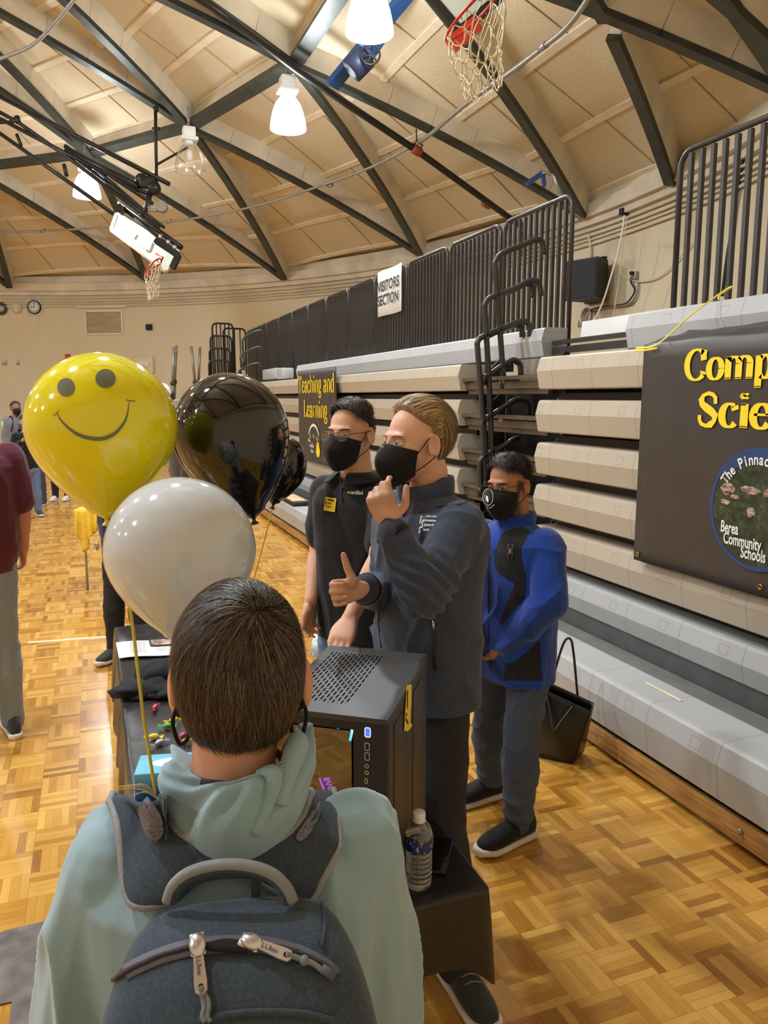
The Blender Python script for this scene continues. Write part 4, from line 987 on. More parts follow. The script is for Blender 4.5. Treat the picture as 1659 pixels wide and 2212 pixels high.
# draped cover: top sheet and hanging skirt in one cloth
def cover():
    X0, X1, Y0, Y1 = .045, .81, 1.455, 3.95; per = []; N1, N2 = 26, 90
    # perimeter (counter clockwise) with outward direction
    for i in range(N1): per.append((X0 + (X1 - X0) * i / N1, Y0, 0, -1))
    for i in range(N2): per.append((X1, Y0 + (Y1 - Y0) * i / N2, 1, 0))
    for i in range(N1): per.append((X1 - (X1 - X0) * i / N1, Y1, 0, 1))
    for i in range(N2): per.append((X0, Y1 - (Y1 - Y0) * i / N2, -1, 0))
    n_ = len(per); rows = []; cor = [(X0, Y0, -1, -1), (X1, Y0, 1, -1), (X1, Y1, 1, 1), (X0, Y1, -1, 1)]
    s = 0
    for j, t in enumerate([0, .04, .12, .22, .34, .48, .62, .76, .9, 1.0]):
        row = []
        for i, (x, y, nx, ny) in enumerate(per):
            dc, ci = min((math.hypot(x - c[0], y - c[1]), k) for k, c in enumerate(cor)); c = cor[ci]; wv = math.exp(-(dc / .16) ** 2)
            L = (.30 if nx < 0 else .15) + (.02 if nx < 0 else .12) * math.exp(-dc / .08) + .010 * math.sin(i * .7)
            f = math.sin(i * .55 + math.sin(i * .21) * 1.5); out = .004 + (.010 + (.022 if nx < 0 else .012) * f) * (t ** .8) + .006 * wv * t
            ox = nx * (1 - wv) + c[2] * wv * .75; oy = ny * (1 - wv) + c[3] * wv * .75
            row.append(Vector((x + ox * out + (.012 * math.cos(i * .55) * t if ny else 0), y + oy * out + (.012 * math.cos(i * .5) * t if nx else 0), TZ + .001 - L * t - (.0 if t else 0))))
        rows.append(row)
    m = MB(); vs = [p for r in rows for p in r]; R_ = len(rows)
    m.add(vs, [(j * n_ + i, j * n_ + (i + 1) % n_, (j + 1) * n_ + (i + 1) % n_, (j + 1) * n_ + i) for j in range(R_ - 1) for i in range(n_)], 0, True)
    # top with wrinkles, stitched to the perimeter ring
    GX, GY = 26, 90; base = len(m.v); top = []
    def pidx(i, j):
        if j == 0: return i
        if i == GX: return N1 + j
        if j == GY: return N1 + N2 + (GX - i)
        if i == 0: return (N1 + N2 + N1 + (GY - j)) % n_
    idx = {}
    for j in range(GY + 1):
        for i in range(GX + 1):
            q = pidx(i, j) if (i in (0, GX) or j in (0, GY)) else None
            if q is not None: idx[i, j] = q % n_
            else:
                x = X0 + (X1 - X0) * i / GX; y = Y0 + (Y1 - Y0) * j / GY; e = min(x - X0, X1 - x, y - Y0, Y1 - y)
                z = max(0, mnoise.noise(Vector((x * 7, y * 3, 1))) * .008 + mnoise.noise(Vector((x * 16, y * 9, 5))) * .005) * min(1, e / .05)
                if y > 3.5: z += .012 * abs(mnoise.noise(Vector((x * 9, y * 14, 3))))
                idx[i, j] = len(m.v); m.v.append((x, y, TZ + .001 + z))
    for j in range(GY):
        for i in range(GX): m.f.append((idx[i, j], idx[i + 1, j], idx[i + 1, j + 1], idx[i, j + 1])); m.mi.append(0); m.sm.append(True)
    return m.build('tablecloth', M['plastic_black'])
tc = cover(); tag(tc, 'black plastic table cover hanging in folds over the long table', 'tablecloth'); subsurf(tc, 1)

# ------------------------------------------------------------------ computer tower
A_, B_, C_ = Vector((.553, 1.455, 0)), Vector((.80, 1.81, 0)), Vector((.58, 1.97, 0)); D_ = A_ + C_ - B_
PZ0, PZ1 = TZ + .012, 1.20
pc = empty('desktop_computer', ((A_ + C_) / 2) + Vector((0, 0, PZ0)), 'black desktop computer tower with glass side, slotted top and yellow tape', 'computer')
uu = (D_ - A_).normalized(); vv = (B_ - A_).normalized(); WU = (D_ - A_).length; WV = (B_ - A_).length; nf = -Vector((vv - uu * vv.dot(uu))).normalized(); nr = -Vector((uu - vv * uu.dot(vv))).normalized(); Z = Vector((0, 0, 1))
def pcp(u, v, z): return A_ + uu * u + vv * v + Z * z
M['pc'] = mat('case_black', srgb(44, 43, 44), 0.42, 0.2, var=0.05); M['pcdark'] = mat('case_inside', srgb(22, 22, 26), 0.5)
def slab(name, u0, u1, v0, v1, z0, z1, m_, par=pc):
    m = MB(); P = [pcp(u0, v0, z0), pcp(u1, v0, z0), pcp(u1, v1, z0), pcp(u0, v1, z0), pcp(u0, v0, z1), pcp(u1, v0, z1), pcp(u1, v1, z1), pcp(u0, v1, z1)]
    m.add(P, [(0, 1, 2, 3), (7, 6, 5, 4), (0, 4, 5, 1), (1, 5, 6, 2), (2, 6, 7, 3), (3, 7, 4, 0)]); return m.build(name, m_, par)
# slotted top
n = NT('slotted_steel'); tcn = n.node('ShaderNodeUVMap'); tcn.uv_map = 'slots'; sx = n.node('ShaderNodeSeparateXYZ'); n.link(tcn.outputs[0], sx.inputs[0]); U, V = sx.outputs[0], sx.outputs[1]
row = n.math('FLOOR', n.math('DIVIDE', U, .0105)); fr = n.math('FRACT', n.math('DIVIDE', U, .0105)); sh = n.math('MULTIPLY', n.math('FLOORED_MODULO', row, 2.0), .5)
fv = n.math('FRACT', n.math('ADD', n.math('DIVIDE', V, .031), sh))
sl = n.math('MULTIPLY', n.math('MULTIPLY', n.math('GREATER_THAN', fr, .32), n.math('LESS_THAN', fr, .68)), n.math('MULTIPLY', n.math('GREATER_THAN', fv, .14), n.math('LESS_THAN', fv, .86)))
inb = n.math('MULTIPLY', n.math('MULTIPLY', n.math('GREATER_THAN', U, .105), n.math('LESS_THAN', U, WU - .02)), n.math('MULTIPLY', n.math('GREATER_THAN', V, .055), n.math('LESS_THAN', V, WV - .045)))
sl = n.math('MULTIPLY', sl, inb); n.link(n.mix(sl, srgb(66, 65, 66), (0.002, 0.002, 0.002)), n.b.inputs['Base Color']); n.b.inputs['Roughness'].default_value = .45
n.link(n.math('MULTIPLY', n.math('SUBTRACT', 1.0, sl), .5), n.b.inputs['Specular IOR Level']); n.bump(n.math('SUBTRACT', 1.0, sl), .6, .004)
o = slab('top_panel', -.002, WU + .002, -.004, WV + .002, PZ1 - .012, PZ1, n.m)
uvl = o.data.uv_layers.new(name='slots'); inv = Matrix(((uu.x, vv.x), (uu.y, vv.y))).inverted()
for lp in o.data.loops:
    c = o.data.vertices[lp.vertex_index].co - A_; q = inv @ Vector((c.x, c.y)); uvl.data[lp.index].uv = (q.x, q.y)
n = NT('side_mesh_panel'); P = n.coords('Object'); wv_ = n.noise(260., P, 2); n.link(n.mix(wv_, srgb(30, 27, 25), srgb(58, 50, 42)), n.b.inputs['Base Color']); n.b.inputs['Roughness'].default_value = .38; n.bump(wv_, .3, .002)
slab('side_panel', -.001, .004, 0, WV, PZ0, PZ1 - .012, M['pc'])
for a, b in ((.06, .14), (.26, .37)): slab('mesh_strip', -.0025, 0, a, b, PZ0 + .02, PZ1 - .04, n.m)
slab('back_panel', 0, WU, WV - .004, WV, PZ0, PZ1 - .012, M['pc']); slab('left_panel', WU - .004, WU, 0, WV, PZ0, PZ1 - .012, M['pc']); slab('bottom_panel', 0, WU, 0, WV, PZ0, PZ0 + .01, M['pc'])
STR = .075
slab('front_pillar', -.001, STR, -.002, .012, PZ0, PZ1 - .012, M['pc']); slab('front_base', STR, WU, -.002, .01, PZ0, .945, M['pc']); slab('front_header', STR, WU, -.002, .01, 1.168, PZ1 - .012, M['pc'])
n = NT('tinted_glass'); tr = n.node('ShaderNodeBsdfTransparent'); tr.inputs[0].default_value = (.55, .55, .6, 1); gl = n.node('ShaderNodeBsdfGlossy'); gl.inputs['Roughness'].default_value = .02; fr_ = n.node('ShaderNodeFresnel'); fr_.inputs[0].default_value = 1.7
mx = n.node('ShaderNodeMixShader'); n.link(n.math('MINIMUM', n.math('ADD', n.math('MULTIPLY', fr_.outputs[0], 1.6), .05), 1.0), mx.inputs[0]); n.link(tr.outputs[0], mx.inputs[1]); n.link(gl.outputs[0], mx.inputs[2]); n.link(mx.outputs[0], n.t.nodes['Material Output'].inputs['Surface'])
slab('glass_panel', STR + .004, WU - .004, -.004, -.001, .948, 1.165, n.m)
slab('motherboard_tray', .02, WU - .01, WV * .55, WV * .57, PZ0 + .02, PZ1 - .03, M['pcdark'])
slab('graphics_card', .06, WU - .03, WV * .18, WV * .52, .965, 1.0, mat('card_shroud', srgb(52, 54, 62), .4, .4)); slab('power_supply', .02, WU - .02, .03, WV * .5, PZ0 + .02, PZ0 + .10, M['pcdark'])
def pcface(x, y, d=-.004):   # where the pixel meets the front face
    r_ = ray(x, y); k = nf.dot(A_ + nf * (-d) - CP) / nf.dot(r_); return CP + r_ * k
em = lambda nm, c, s_: mat(nm, c, .5, emit=c, es=s_, var=0)
M['cyan'] = em('cyan_led', (.15, .95, 1), 3.0); M['ledblue'] = em('blue_led', (.02, .04, 1), 3.5); M['purple'] = em('purple_led', (.55, .08, 1), 3.0); M['portw'] = mat('port_outline', srgb(205, 200, 190), .4, var=0)
m = MB(); m.tube([pcface(749, 1562, .03) + vv * .03, pcface(752, 1590, .03) + vv * .03, pcface(748, 1612, .03) + vv * .03], .003, 6); m.build('led_strip', M['cyan'], pc)
m = MB(); m.beam(pcface(716, 1590, .02) + vv * .05, pcface(734, 1566, .02) + vv * .05, .02, .01); m.build('blue_cooler', mat('cooler_blue', srgb(30, 110, 190), .4, emit=srgb(20, 110, 200), es=.6), pc)
ex = (pcface(683, 1722) - pcface(700, 1690)).normalized()
ex = (-uu * .38 - Z * .92).normalized(); ey = nf.cross(ex).normalized()
text_mesh('lit_logo', 'EVGA', .019, pcface(692, 1690, .0) - nf * .02, ex, ey, M['purple'], pc, bold=.02)
m = MB(); q0 = pcface(683, 1690, .0) - nf * .02; m.beam(q0, q0 + ex * .034, .004, .0006, up=nf); m.build('lit_logo_line', M['purple'], pc)
def outline(cx, cy, w_, h_, m_, name='port', fill=None, rnd_=False):
    c = pcface(cx, cy, .0) + nf * .003; t = []
    for k in range(16):
        a = 2 * PI * (k + .5) / 16; q = (abs(math.cos(a)) ** (1 if rnd_ else .35) * (1 if math.cos(a) > 0 else -1), abs(math.sin(a)) ** (1 if rnd_ else .35) * (1 if math.sin(a) > 0 else -1)); t.append(c - uu * q[0] * w_ / 2 + Z * q[1] * h_ / 2)
    m = MB(); m.tube(t, .0009, 5, closed=True); o = m.build(name, m_, pc)
    if fill: m = MB(); m.add(t, [tuple(range(16))]); m.build(name + '_face', fill, o)
outline(795, 1581, .012, .021, em('pale_blue_led', (.45, .5, 1), 1.5), 'power_button', M['ledblue'])
outline(794, 1612, .010, .017, M['portw'], 'usb_port', M['black']); outline(794, 1633, .010, .017, M['portw'], 'usb_port', M['black'])
outline(793, 1654, .008, .008, M['portw'], 'audio_jack', M['black'], True); outline(793, 1668, .008, .008, M['portw'], 'audio_jack', M['black'], True); outline(792, 1686, .006, .012, M['portw'], 'reset_button', M['black'], True)
for a, b in ((.02, .02), (.02, .36), (WU - .02, .02), (WU - .02, .36)): m = MB(); p = pcp(a, b, TZ + .002); m.tube([p, p + Z * .011], .013, 12); m.build('foot', M['rubber'], pc)
def rface(x, y, d=.004):
    r_ = ray(x, y); k = nr.dot(A_ + nr * d - CP) / nr.dot(r_); return CP + r_ * k
tp = [(879, 1482), (889, 1478), (888, 1520), (886, 1560), (891, 1568), (880, 1580), (873, 1578), (875, 1540), (877, 1510)]
m = MB(); m.add([rface(*p) for p in tp], [tuple(range(len(tp)))]); o = solidify(m.build('caution_tape', M['byellow'], pc), .001)
for a, b in (((881, 1492), (880, 1530)), ((879, 1540), (878, 1548)), ((877, 1553), (882, 1562))): m = MB(); m.beam(rface(*a, .006), rface(*b, .006), .005, .001, up=nr); m.build('tape_print', M['black'], o)

# laptop in front of the tower, its keys mirrored in the glass
lc = Vector((.235, 1.37, TZ + .012)); lp_ = empty('laptop', lc, 'open gray laptop on the table in front of the computer tower glass', 'laptop')
RL = Matrix((uu, -nf, Z)).transposed(); m = MB(); lc = Vector((.215, 1.655, TZ + .014)); 
m.rbox(lc, (.31, .21, .014), .006, RL); m.build('base', mat('laptop_gray', srgb(120, 122, 128), .35, .6), lp_)
m = MB()
for i in range(13):
    for j in range(5): m.rbox(lc + RL @ Vector((-.138 + .023 * i, .075 - .022 * j, .009)), (.019, .018, .004), .0015, RL, seg=1)
tag(m.build('keyboard', M['black'], lp_))
m = MB(); m.rbox(lc + RL @ Vector((0, -.07, .0075)), (.09, .05, .001), .0004, RL); m.build('touchpad', mat('touchpad', srgb(96, 98, 104), .3), lp_)

# bottle
def bottle():
    b = Vector((.655, 1.515, TZ + .004)); t = empty('water_bottle', b, 'clear plastic water bottle with white cap and blue label on the table corner', 'bottle')
    H_ = .187; prof = [(.0, .008), (.012, .004), (.022, .0), (.029, .006), (.031, .016)]
    z = .02
    while z < .095: prof.append((.0305 + .0012 * math.sin(z * 520), z)); z += .0022
    prof += [(.0300, .097), (.0325, .100), (.0328, .128), (.0325, .131), (.0315, .136), (.027, .150), (.019, .162), (.0135, .168), (.0125, .172), (.0125, .178)]
    n = NT('clear_pet'); tr = n.node('ShaderNodeBsdfTransparent'); tr.inputs[0].default_value = (.96, .97, .98, 1); gl = n.node('ShaderNodeBsdfGlossy'); gl.inputs['Roughness'].default_value = .05; lw = n.node('ShaderNodeLayerWeight'); lw.inputs[0].default_value = .35
    mx = n.node('ShaderNodeMixShader'); n.link(n.math('ADD', n.math('MULTIPLY', lw.outputs[1], .7), .08), mx.inputs[0]); n.link(tr.outputs[0], mx.inputs[1]); n.link(gl.outputs[0], mx.inputs[2]); n.link(mx.outputs[0], n.t.nodes['Material Output'].inputs['Surface'])
    m = MB(); m.lathe(prof, 32, b, capb=False, capt=False); m.build('bottle_shell', n.m, t)
    wm = mat('water', (.98, .99, 1), .0, var=0, trans=1.0); wm.node_tree.nodes['Principled BSDF'].inputs['IOR'].default_value = 1.33
    m = MB(); rs = random.Random(4); pr = [(r - .0012, zz) for r, zz in prof if zz < .141]; pr[0] = (.001, .009); m.lathe(pr, 32, b); m.build('water', wm, t)
    n = NT('bottle_label'); P = n.coords('Object'); nz = n.noise(60., P, 4, .7); n.link(n.mix(n.math('GREATER_THAN', nz, .60), srgb(22, 44, 110), srgb(190, 205, 235)), n.b.inputs['Base Color']); n.b.inputs['Roughness'].default_value = .3
    m = MB(); m.lathe([(.0331, .101), (.0334, .103), (.0334, .126), (.0331, .128)], 32, b, capb=False, capt=False); m.build('label_band', n.m, t)
    m = MB(); m.lathe([(.0145, .168), (.0150, .170), (.0150, .185), (.0140, .187), (.004, .1875)], 28, b)
    m.build('cap', M['white'], t); m = MB(); m.lathe([(.0137, .1645), (.0155, .165), (.0155, .1675), (.0137, .168)], 28, b, capb=False, capt=False); m.build('tamper_ring', M['white'], t)
bottle()
m = MB(); c = atz(945, 1845, TZ + .008); R_ = Matrix.Rotation(math.radians(-33), 3, 'Z'); t = empty('smartphone', c, 'black smartphone lying beside the water bottle', 'phone')
m.rbox((c.x - .005, c.y, c.z), (.072, .148, .008), .0035, R_); m.build('phone_case', M['rubber'], t); m = MB(); m.rbox((c.x - .005, c.y, c.z + .0043), (.066, .142, .001), .0004, R_); m.build('screen', mat('phone_glass', srgb(12, 12, 14), .06), t)

# paper, tissue box, hat, sweets
t = empty('flyer', atz(310, 1400, TZ + .01), 'white printed flyer with a small dark picture at the far end of the table', 'paper')
q = [atz(250, 1388, TZ + .012), atz(257, 1422, TZ + .012), atz(396, 1412, TZ + .012), atz(385, 1379, TZ + .012)]
def qd(s, u): return q[0].lerp(q[3], s).lerp(q[1].lerp(q[2], s), u)
m = MB(); m.grid([[qd(i / 8, j / 6) + Z * (.003 * math.sin(i * .8)) for j in range(7)] for i in range(9)]); solidify(m.build('sheet', M['white'], t), .0006)
m = MB(); m.add([qd(s_, u_) + Z * .0045 for s_, u_ in ((.55, .05), (.90, .05), (.90, .40), (.55, .40))], [(0, 1, 2, 3)]); m.build('printed_picture', M['brock'], t)
m = MB(); m.add([qd(s_, u_) + Z * .004 for s_, u_ in ((.52, .02), (.93, .02), (.93, .43), (.52, .43))], [(0, 1, 2, 3)]); m.build('picture_border', M['black'], t)
for i in range(8): m = MB(); m.beam(qd(.20 + .0 * i, .12 + .09 * i) + Z * .0045, qd(.46, .12 + .09 * i) + Z * .0045, .003, .0004, up=Z); m.build('text_line', M['seat_line'], t)
for i in range(4): m = MB(); m.beam(qd(.60, .52 + .08 * i) + Z * .0045, qd(.78, .52 + .08 * i) + Z * .0045, .003, .0004, up=Z); m.build('text_line', M['seat_line'], t)
bx = empty('tissue_box', atz(372, 1650, TZ), 'blue tissue box with an oval opening, half hidden behind the boy', 'box')
c = atz(385, 1648, TZ + .085); m = MB(); R_ = Matrix.Rotation(math.radians(-12), 3, 'Z')
n = NT('tissue_box_print'); P = n.coords('Object'); sx = n.node('ShaderNodeSeparateXYZ'); n.link(P, sx.inputs[0]); f_ = n.math('MULTIPLY', n.math('SUBTRACT', sx.outputs[2], TZ + .03), 16.0)
n.link(n.mix(n.math('MINIMUM', n.math('MAXIMUM', f_, 0.0), 1.0), srgb(20, 90, 170), srgb(110, 195, 225)), n.b.inputs['Base Color']); n.b.inputs['Roughness'].default_value = .35
m.rbox((c.x, c.y, TZ + .046), (.23, .12, .085), .003, R_); m.build('carton', n.m, bx)
m = MB(); m.add([Vector((c.x, c.y, TZ + .0892)) + R_ @ Vector((.075 * math.cos(a) , .03 * math.sin(a), 0)) for a in np.linspace(0, 2 * PI, 33)[:-1]], [tuple(range(32))]); m.build('oval_opening', M['white'], bx)
def lump(name, c, r, m_, parent, seed, amp=.35, sub=3, freq=2.2):
    bm = bmesh.new(); bmesh.ops.create_icosphere(bm, subdivisions=sub, radius=1.0); rx, ry, rz = r
    for v in bm.verts:
        k = 1 + amp * mnoise.noise(v.co * freq + Vector((seed, 0, 0))); v.co = Vector((v.co.x * rx * k, v.co.y * ry * k, max(-.25, v.co.z) * rz * k)) + Vector(c)
    me = bpy.data.meshes.new(name); bm.to_mesh(me); bm.free(); me.materials.append(m_)
    for p in me.polygons: p.use_smooth = True
    return link_mesh(name, me, parent)
M['hatcloth'] = mat('black_knit', srgb(24, 24, 30), .9, bump=.4, bscale=300)
t = empty('black_cap', atz(330, 1475, TZ), 'crumpled black cloth cap lying on the table left of the boy', 'cap'); c = atz(335, 1490, TZ + .01)
lump('crown', c + Vector((.03, .09, .01)), (.11, .09, .07), M['hatcloth'], t, 3, .5); lump('folded_brim', c + Vector((-.02, -.0, .008)), (.13, .07, .035), M['hatcloth'], t, 8, .5); lump('strap', c + Vector((.06, -.06, .006)), (.08, .05, .02), M['hatcloth'], t, 12, .5)
M['foil_w'] = mat('silver_wrapper', srgb(190, 200, 215), .25, .3, var=.3, nscale=80); M['foil_y'] = mat('yellow_wrapper', srgb(240, 214, 60), .3, var=.2, nscale=80); M['foil_g'] = mat('green_wrapper', srgb(90, 190, 90), .3, var=.3, nscale=80); M['foil_r'] = mat('red_wrapper', srgb(200, 70, 90), .3, var=.4, nscale=90)
def sweet(x, y, a, m_, label):
    c = atz(x, y, TZ + .014); t = empty('wrapped_sweet', c, label, 'candy', 'wrapped sweets on the table')
    R_ = Matrix.Rotation(a, 3, 'Z'); bm = MB(); bm.sphere(c, (.017, .010, .009), 14, 8, R=R_); bm.build('wrapped_centre', m_, t)
    for s_ in (-1, 1):
        m = MB(); vs = [c + R_ @ Vector((s_ * .016, 0, 0))] + [c + R_ @ Vector((s_ * (.030 + .004 * (k % 2)), -.013 + .0052 * k, .006 * ((k % 2) - .5))) for k in range(6)]
        m.add(vs, [(0, k, k + 1) for k in range(1, 6)]); solidify(m.build('twisted_end', m_, t), .0006)
for a in ((332, 1497, .3, M['foil_w'], 'pale silver wrapped sweet nearest to the black cap'), (335, 1527, 1.3, M['foil_r'], 'red and silver wrapped sweet below the pale one near the cap'), (375, 1555, .2, M['foil_y'], 'yellow wrapped sweet beside the boy’s ear'.replace('’', "'")),
          (362, 1567, -.3, M['foil_g'], 'green wrapped sweet left of the boy'), (333, 1590, -.4, M['foil_y'], 'yellow wrapped sweet nearest to the balloon string'), (345, 1603, .5, M['foil_w'], 'silver blue wrapped sweet above the tissue box'),
          (395, 1588, .9, M['foil_r'], 'red wrapped sweet just left of the mask loop'), (404, 1600, 0, M['foil_y'], 'pale yellow wrapped sweet behind the boy near the tissue box')): sweet(*a)
t = empty('plastic_cup_lid', atz(688, 1405, TZ), 'crumpled clear plastic cup beside white paper behind the boy', 'cup'); lump('crumpled_cup', atz(685, 1408, TZ + .02), (.03, .03, .05), bottle and mat('cup_plastic', srgb(210, 215, 220), .15, alpha=.6), t, 2)
m = MB(); q2 = [atz(680, 1360, TZ + .01), atz(707, 1385, TZ + .01), atz(690, 1410, TZ + .01), atz(672, 1400, TZ + .01)]; m.add(q2, [(0, 1, 2, 3)]); tag(solidify(m.build('paper_sheet', M['white']), .001), 'white sheet of paper on the table between the boy and the polo man', 'paper')

# ------------------------------------------------------------------ balloons
from mathutils.bvhtree import BVHTree
def latex(name, col, rough=.08, trans=0.0):
    n = NT(name); b = n.b; b.inputs['Base Color'].default_value = (*col, 1); b.inputs['Roughness'].default_value = rough; b.inputs['Coat Weight'].default_value = .6; b.inputs['Coat Roughness'].default_value = .03
    if trans: b.inputs['Subsurface Weight'].default_value = trans; b.inputs['Subsurface Radius'].default_value = (.2, .2, .1); b.inputs['Subsurface Scale'].default_value = .25
    return n.m
def balloon(name, px, tip, D, wpx, hpx, m_, label, knot=True, kD=None):
    """px: centre of the body, tip: pixel of the neck"""
    c = atd(px[0], px[1], D); tp = atd(tip[0], tip[1], kD or D); r = wpx / 2 * D / CAM_F; ax = (c - tp).normalized(); L = (c - tp).length
    X = ax.orthogonal().normalized(); Y = ax.cross(X); rt = hpx * D / CAM_F
    m = MB(); prof = []
    for i in range(25):   # crown
        a = PI / 2 * i / 24; prof.append((r * math.cos(a), rt * math.sin(a)))
    low = []
    for i in range(1, 26):
        t = i / 25; low.append((max(.006, r * (math.cos(t * PI / 2) ** .78) * (1 - .02 * t) if t < .9 else r * (math.cos(.9 * PI / 2) ** .78) * (1 - (t - .9) / .1) + .006), -L * t))
    prof = low[::-1] + prof
    R_ = Matrix((X, Y, ax)).transposed(); m.lathe(prof, 56, c, R_, capb=False, capt=False)
    t_ = empty(name, tp, label, 'balloon'); o = m.build('balloon_skin', m_, t_); bvh = BVHTree.FromPolygons([Vector(v) for v in m.v], m.f)
    if knot:
        k = MB(); k.lathe([(.006, 0), (.004, -.006), (.011, -.014), (.012, -.017), (.003, -.018)], 12, tp, R_); k.build('knot', m_, t_)
    return t_, o, bvh, tp
yb, yo, ybv, ytip = balloon('balloon', (222, 922), (230, 1120), 1.85, 316, 158, latex('yellow_latex', srgb(238, 228, 18), .1, .25), 'yellow balloon with a printed smiling face')
wb, _, _, wtip = balloon('balloon', (391, 1190), (392, 1388), 1.62, 320, 160, latex('white_latex', srgb(206, 212, 220), .1, .3), 'white pearly balloon in front of the yellow and black ones')
bb_, _, _, btip = balloon('balloon', (500, 938), (548, 1120), 2.15, 250, 132, latex('black_latex', srgb(14, 14, 16), .06), 'large glossy black balloon behind the white one')
sb_, _, _, stip = balloon('balloon', (612, 1010), (590, 1090), 2.9, 100, 66, latex('black_latex_far', srgb(16, 15, 14), .08), 'smaller black balloon behind the large black one')
balloon('balloon', (350, 847), (352, 872), 9.0, 38, 20, latex('far_white', srgb(230, 230, 228), .15), 'small distant white balloon peeping from behind the yellow one', knot=False)
balloon('balloon', (366, 858), (368, 885), 9.5, 26, 16, latex('far_black', srgb(30, 28, 30), .2), 'small distant dark balloon right of the distant white one', knot=False)
M['inkgray'] = mat('gray_ink', srgb(112, 114, 96), .25, var=0)
def hit(x, y, off=.0008):
    d = ray(x, y).normalized(); loc, nrm, i, dist = ybv.ray_cast(CP, d)
    if nrm.dot(d) > 0: nrm = -nrm
    return loc + nrm * off
for i, (cx, cy_, rx, ry) in enumerate(((143, 837, 19, 20), (228, 818, 22, 20.5))):
    m = MB(); R0 = [hit(cx, cy_)]; 
    for ring in (.33, .66, 1.0): R0 += [hit(cx + rx * ring * math.cos(a), cy_ + ry * ring * math.sin(a)) for a in np.linspace(0, 2 * PI, 33)[:-1]]
    fs = [(0, 1 + k, 1 + (k + 1) % 32) for k in range(32)] + [(1 + 32 * j + k, 1 + 32 * (j + 1) + k, 1 + 32 * (j + 1) + (k + 1) % 32, 1 + 32 * j + (k + 1) % 32) for j in range(2) for k in range(32)]
    m.add(R0, fs, 0, True); m.build('printed_eye', M['inkgray'], yb, fix=False)
m = MB(); ctr = [(123, 892), (132, 908), (150, 926), (172, 940), (198, 947), (224, 947), (248, 936), (266, 916), (275, 895), (279, 868)]; pth = [(v.x, v.y) for v in bez([(a, b, 0) for a, b in ctr], 5)]; up_, dn = [], []
for i, (x, y) in enumerate(pth):
    t = i / (len(pth) - 1); a = pth[max(0, i - 1)]; b = pth[min(len(pth) - 1, i + 1)]; dx, dy = b[0] - a[0], b[1] - a[1]; l = math.hypot(dx, dy); wd = .8 + 3.6 * math.sin(PI * t) ** 1.3
    up_.append(hit(x + dy / l * wd, y - dx / l * wd)); dn.append(hit(x - dy / l * wd, y + dx / l * wd))
n_ = len(pth); m.add(up_ + dn, [(i, i + 1, n_ + i + 1, n_ + i) for i in range(n_ - 1)], 0, True); m.build('printed_smile', M['inkgray'], yb, fix=False)
for a, b, c_ in (((115, 899), (122, 893), (129, 886)), ((272, 864), (281, 866), (292, 867))):
    m = MB(); pp = [(v.x, v.y) for v in bez([(*a, 0), (*b, 0), (*c_, 0)], 4)]; n_ = len(pp); m.add([hit(x, y - 1.1) for x, y in pp] + [hit(x, y + 1.1) for x, y in pp], [(i, i + 1, n_ + i + 1, n_ + i) for i in range(n_ - 1)]); m.build('printed_cheek', M['inkgray'], yb, fix=False)
M['rib_y'] = mat('yellow_string', srgb(222, 206, 80), .5); M['rib_p'] = mat('lilac_string', srgb(170, 160, 200), .5); M['rib_g'] = mat('gold_string', srgb(190, 170, 80), .5)
wgt = atz(372, 1720, TZ + .02)
def string(pts, label, m_, r=.0022, cat='string'):
    m = MB(); m.tube(bez(pts, 6), r, 6, flat=.4); return tag(m.build('balloon_string', m_), label, cat, 'balloon strings')
string([ytip, atd(256, 1215, 1.90), atd(281, 1315, 1.93), atd(297, 1440, 1.95), atd(312, 1560, 1.97), atd(336, 1715, 2.0)], 'wide yellow curling ribbon string crossing the black table cover', M['rib_y'], .0042)
string([ytip, atd(236, 1136, 1.86), atd(230, 1160, 1.87), atd(232, 1176, 1.88)], 'yellow ribbon curl just below the yellow balloon', M['rib_y'], .0045)
string([wtip, atd(398, 1440, 1.72), atd(382, 1560, 1.85), atd(375, 1690, 1.93)], 'gold dotted string left of the boy', M['rib_g'], .002)
string([btip, atd(470, 1300, 2.05), atd(425, 1500, 1.98), atd(405, 1600, 1.85), atd(396, 1700, 1.93)], 'thin lilac string closest to the boy’s neck'.replace('’', "'"), M['rib_p'], .0016)
string([stip, atd(583, 1120, 2.9), atd(570, 1170, 2.9), atd(551, 1240, 2.92), atd(540, 1270, 2.93)], 'thin yellow string of the small black balloon', M['rib_y'], .0026)
t = empty('balloon_weight', atz(372, 1722, TZ), 'wiry foil balloon weight on the table behind the boy', 'balloon weight'); rs = random.Random(5)
lump('weight_body', atz(380, 1735, TZ + .01), (.03, .03, .03), M['foil_w'], t, 4, .5)
for i in range(8):
    a = rs.uniform(1.6, 3.6); p = atz(350, 1735, TZ + .02); m = MB(); m.tube(bez([p, p + Vector((math.cos(a) * .05, math.sin(a) * .05, .05)), p + Vector((math.cos(a) * .13, math.sin(a) * .12, rs.uniform(.01, .07)))], 4), .0009, 4); m.build('foil_strand', M['rib_g'], t)

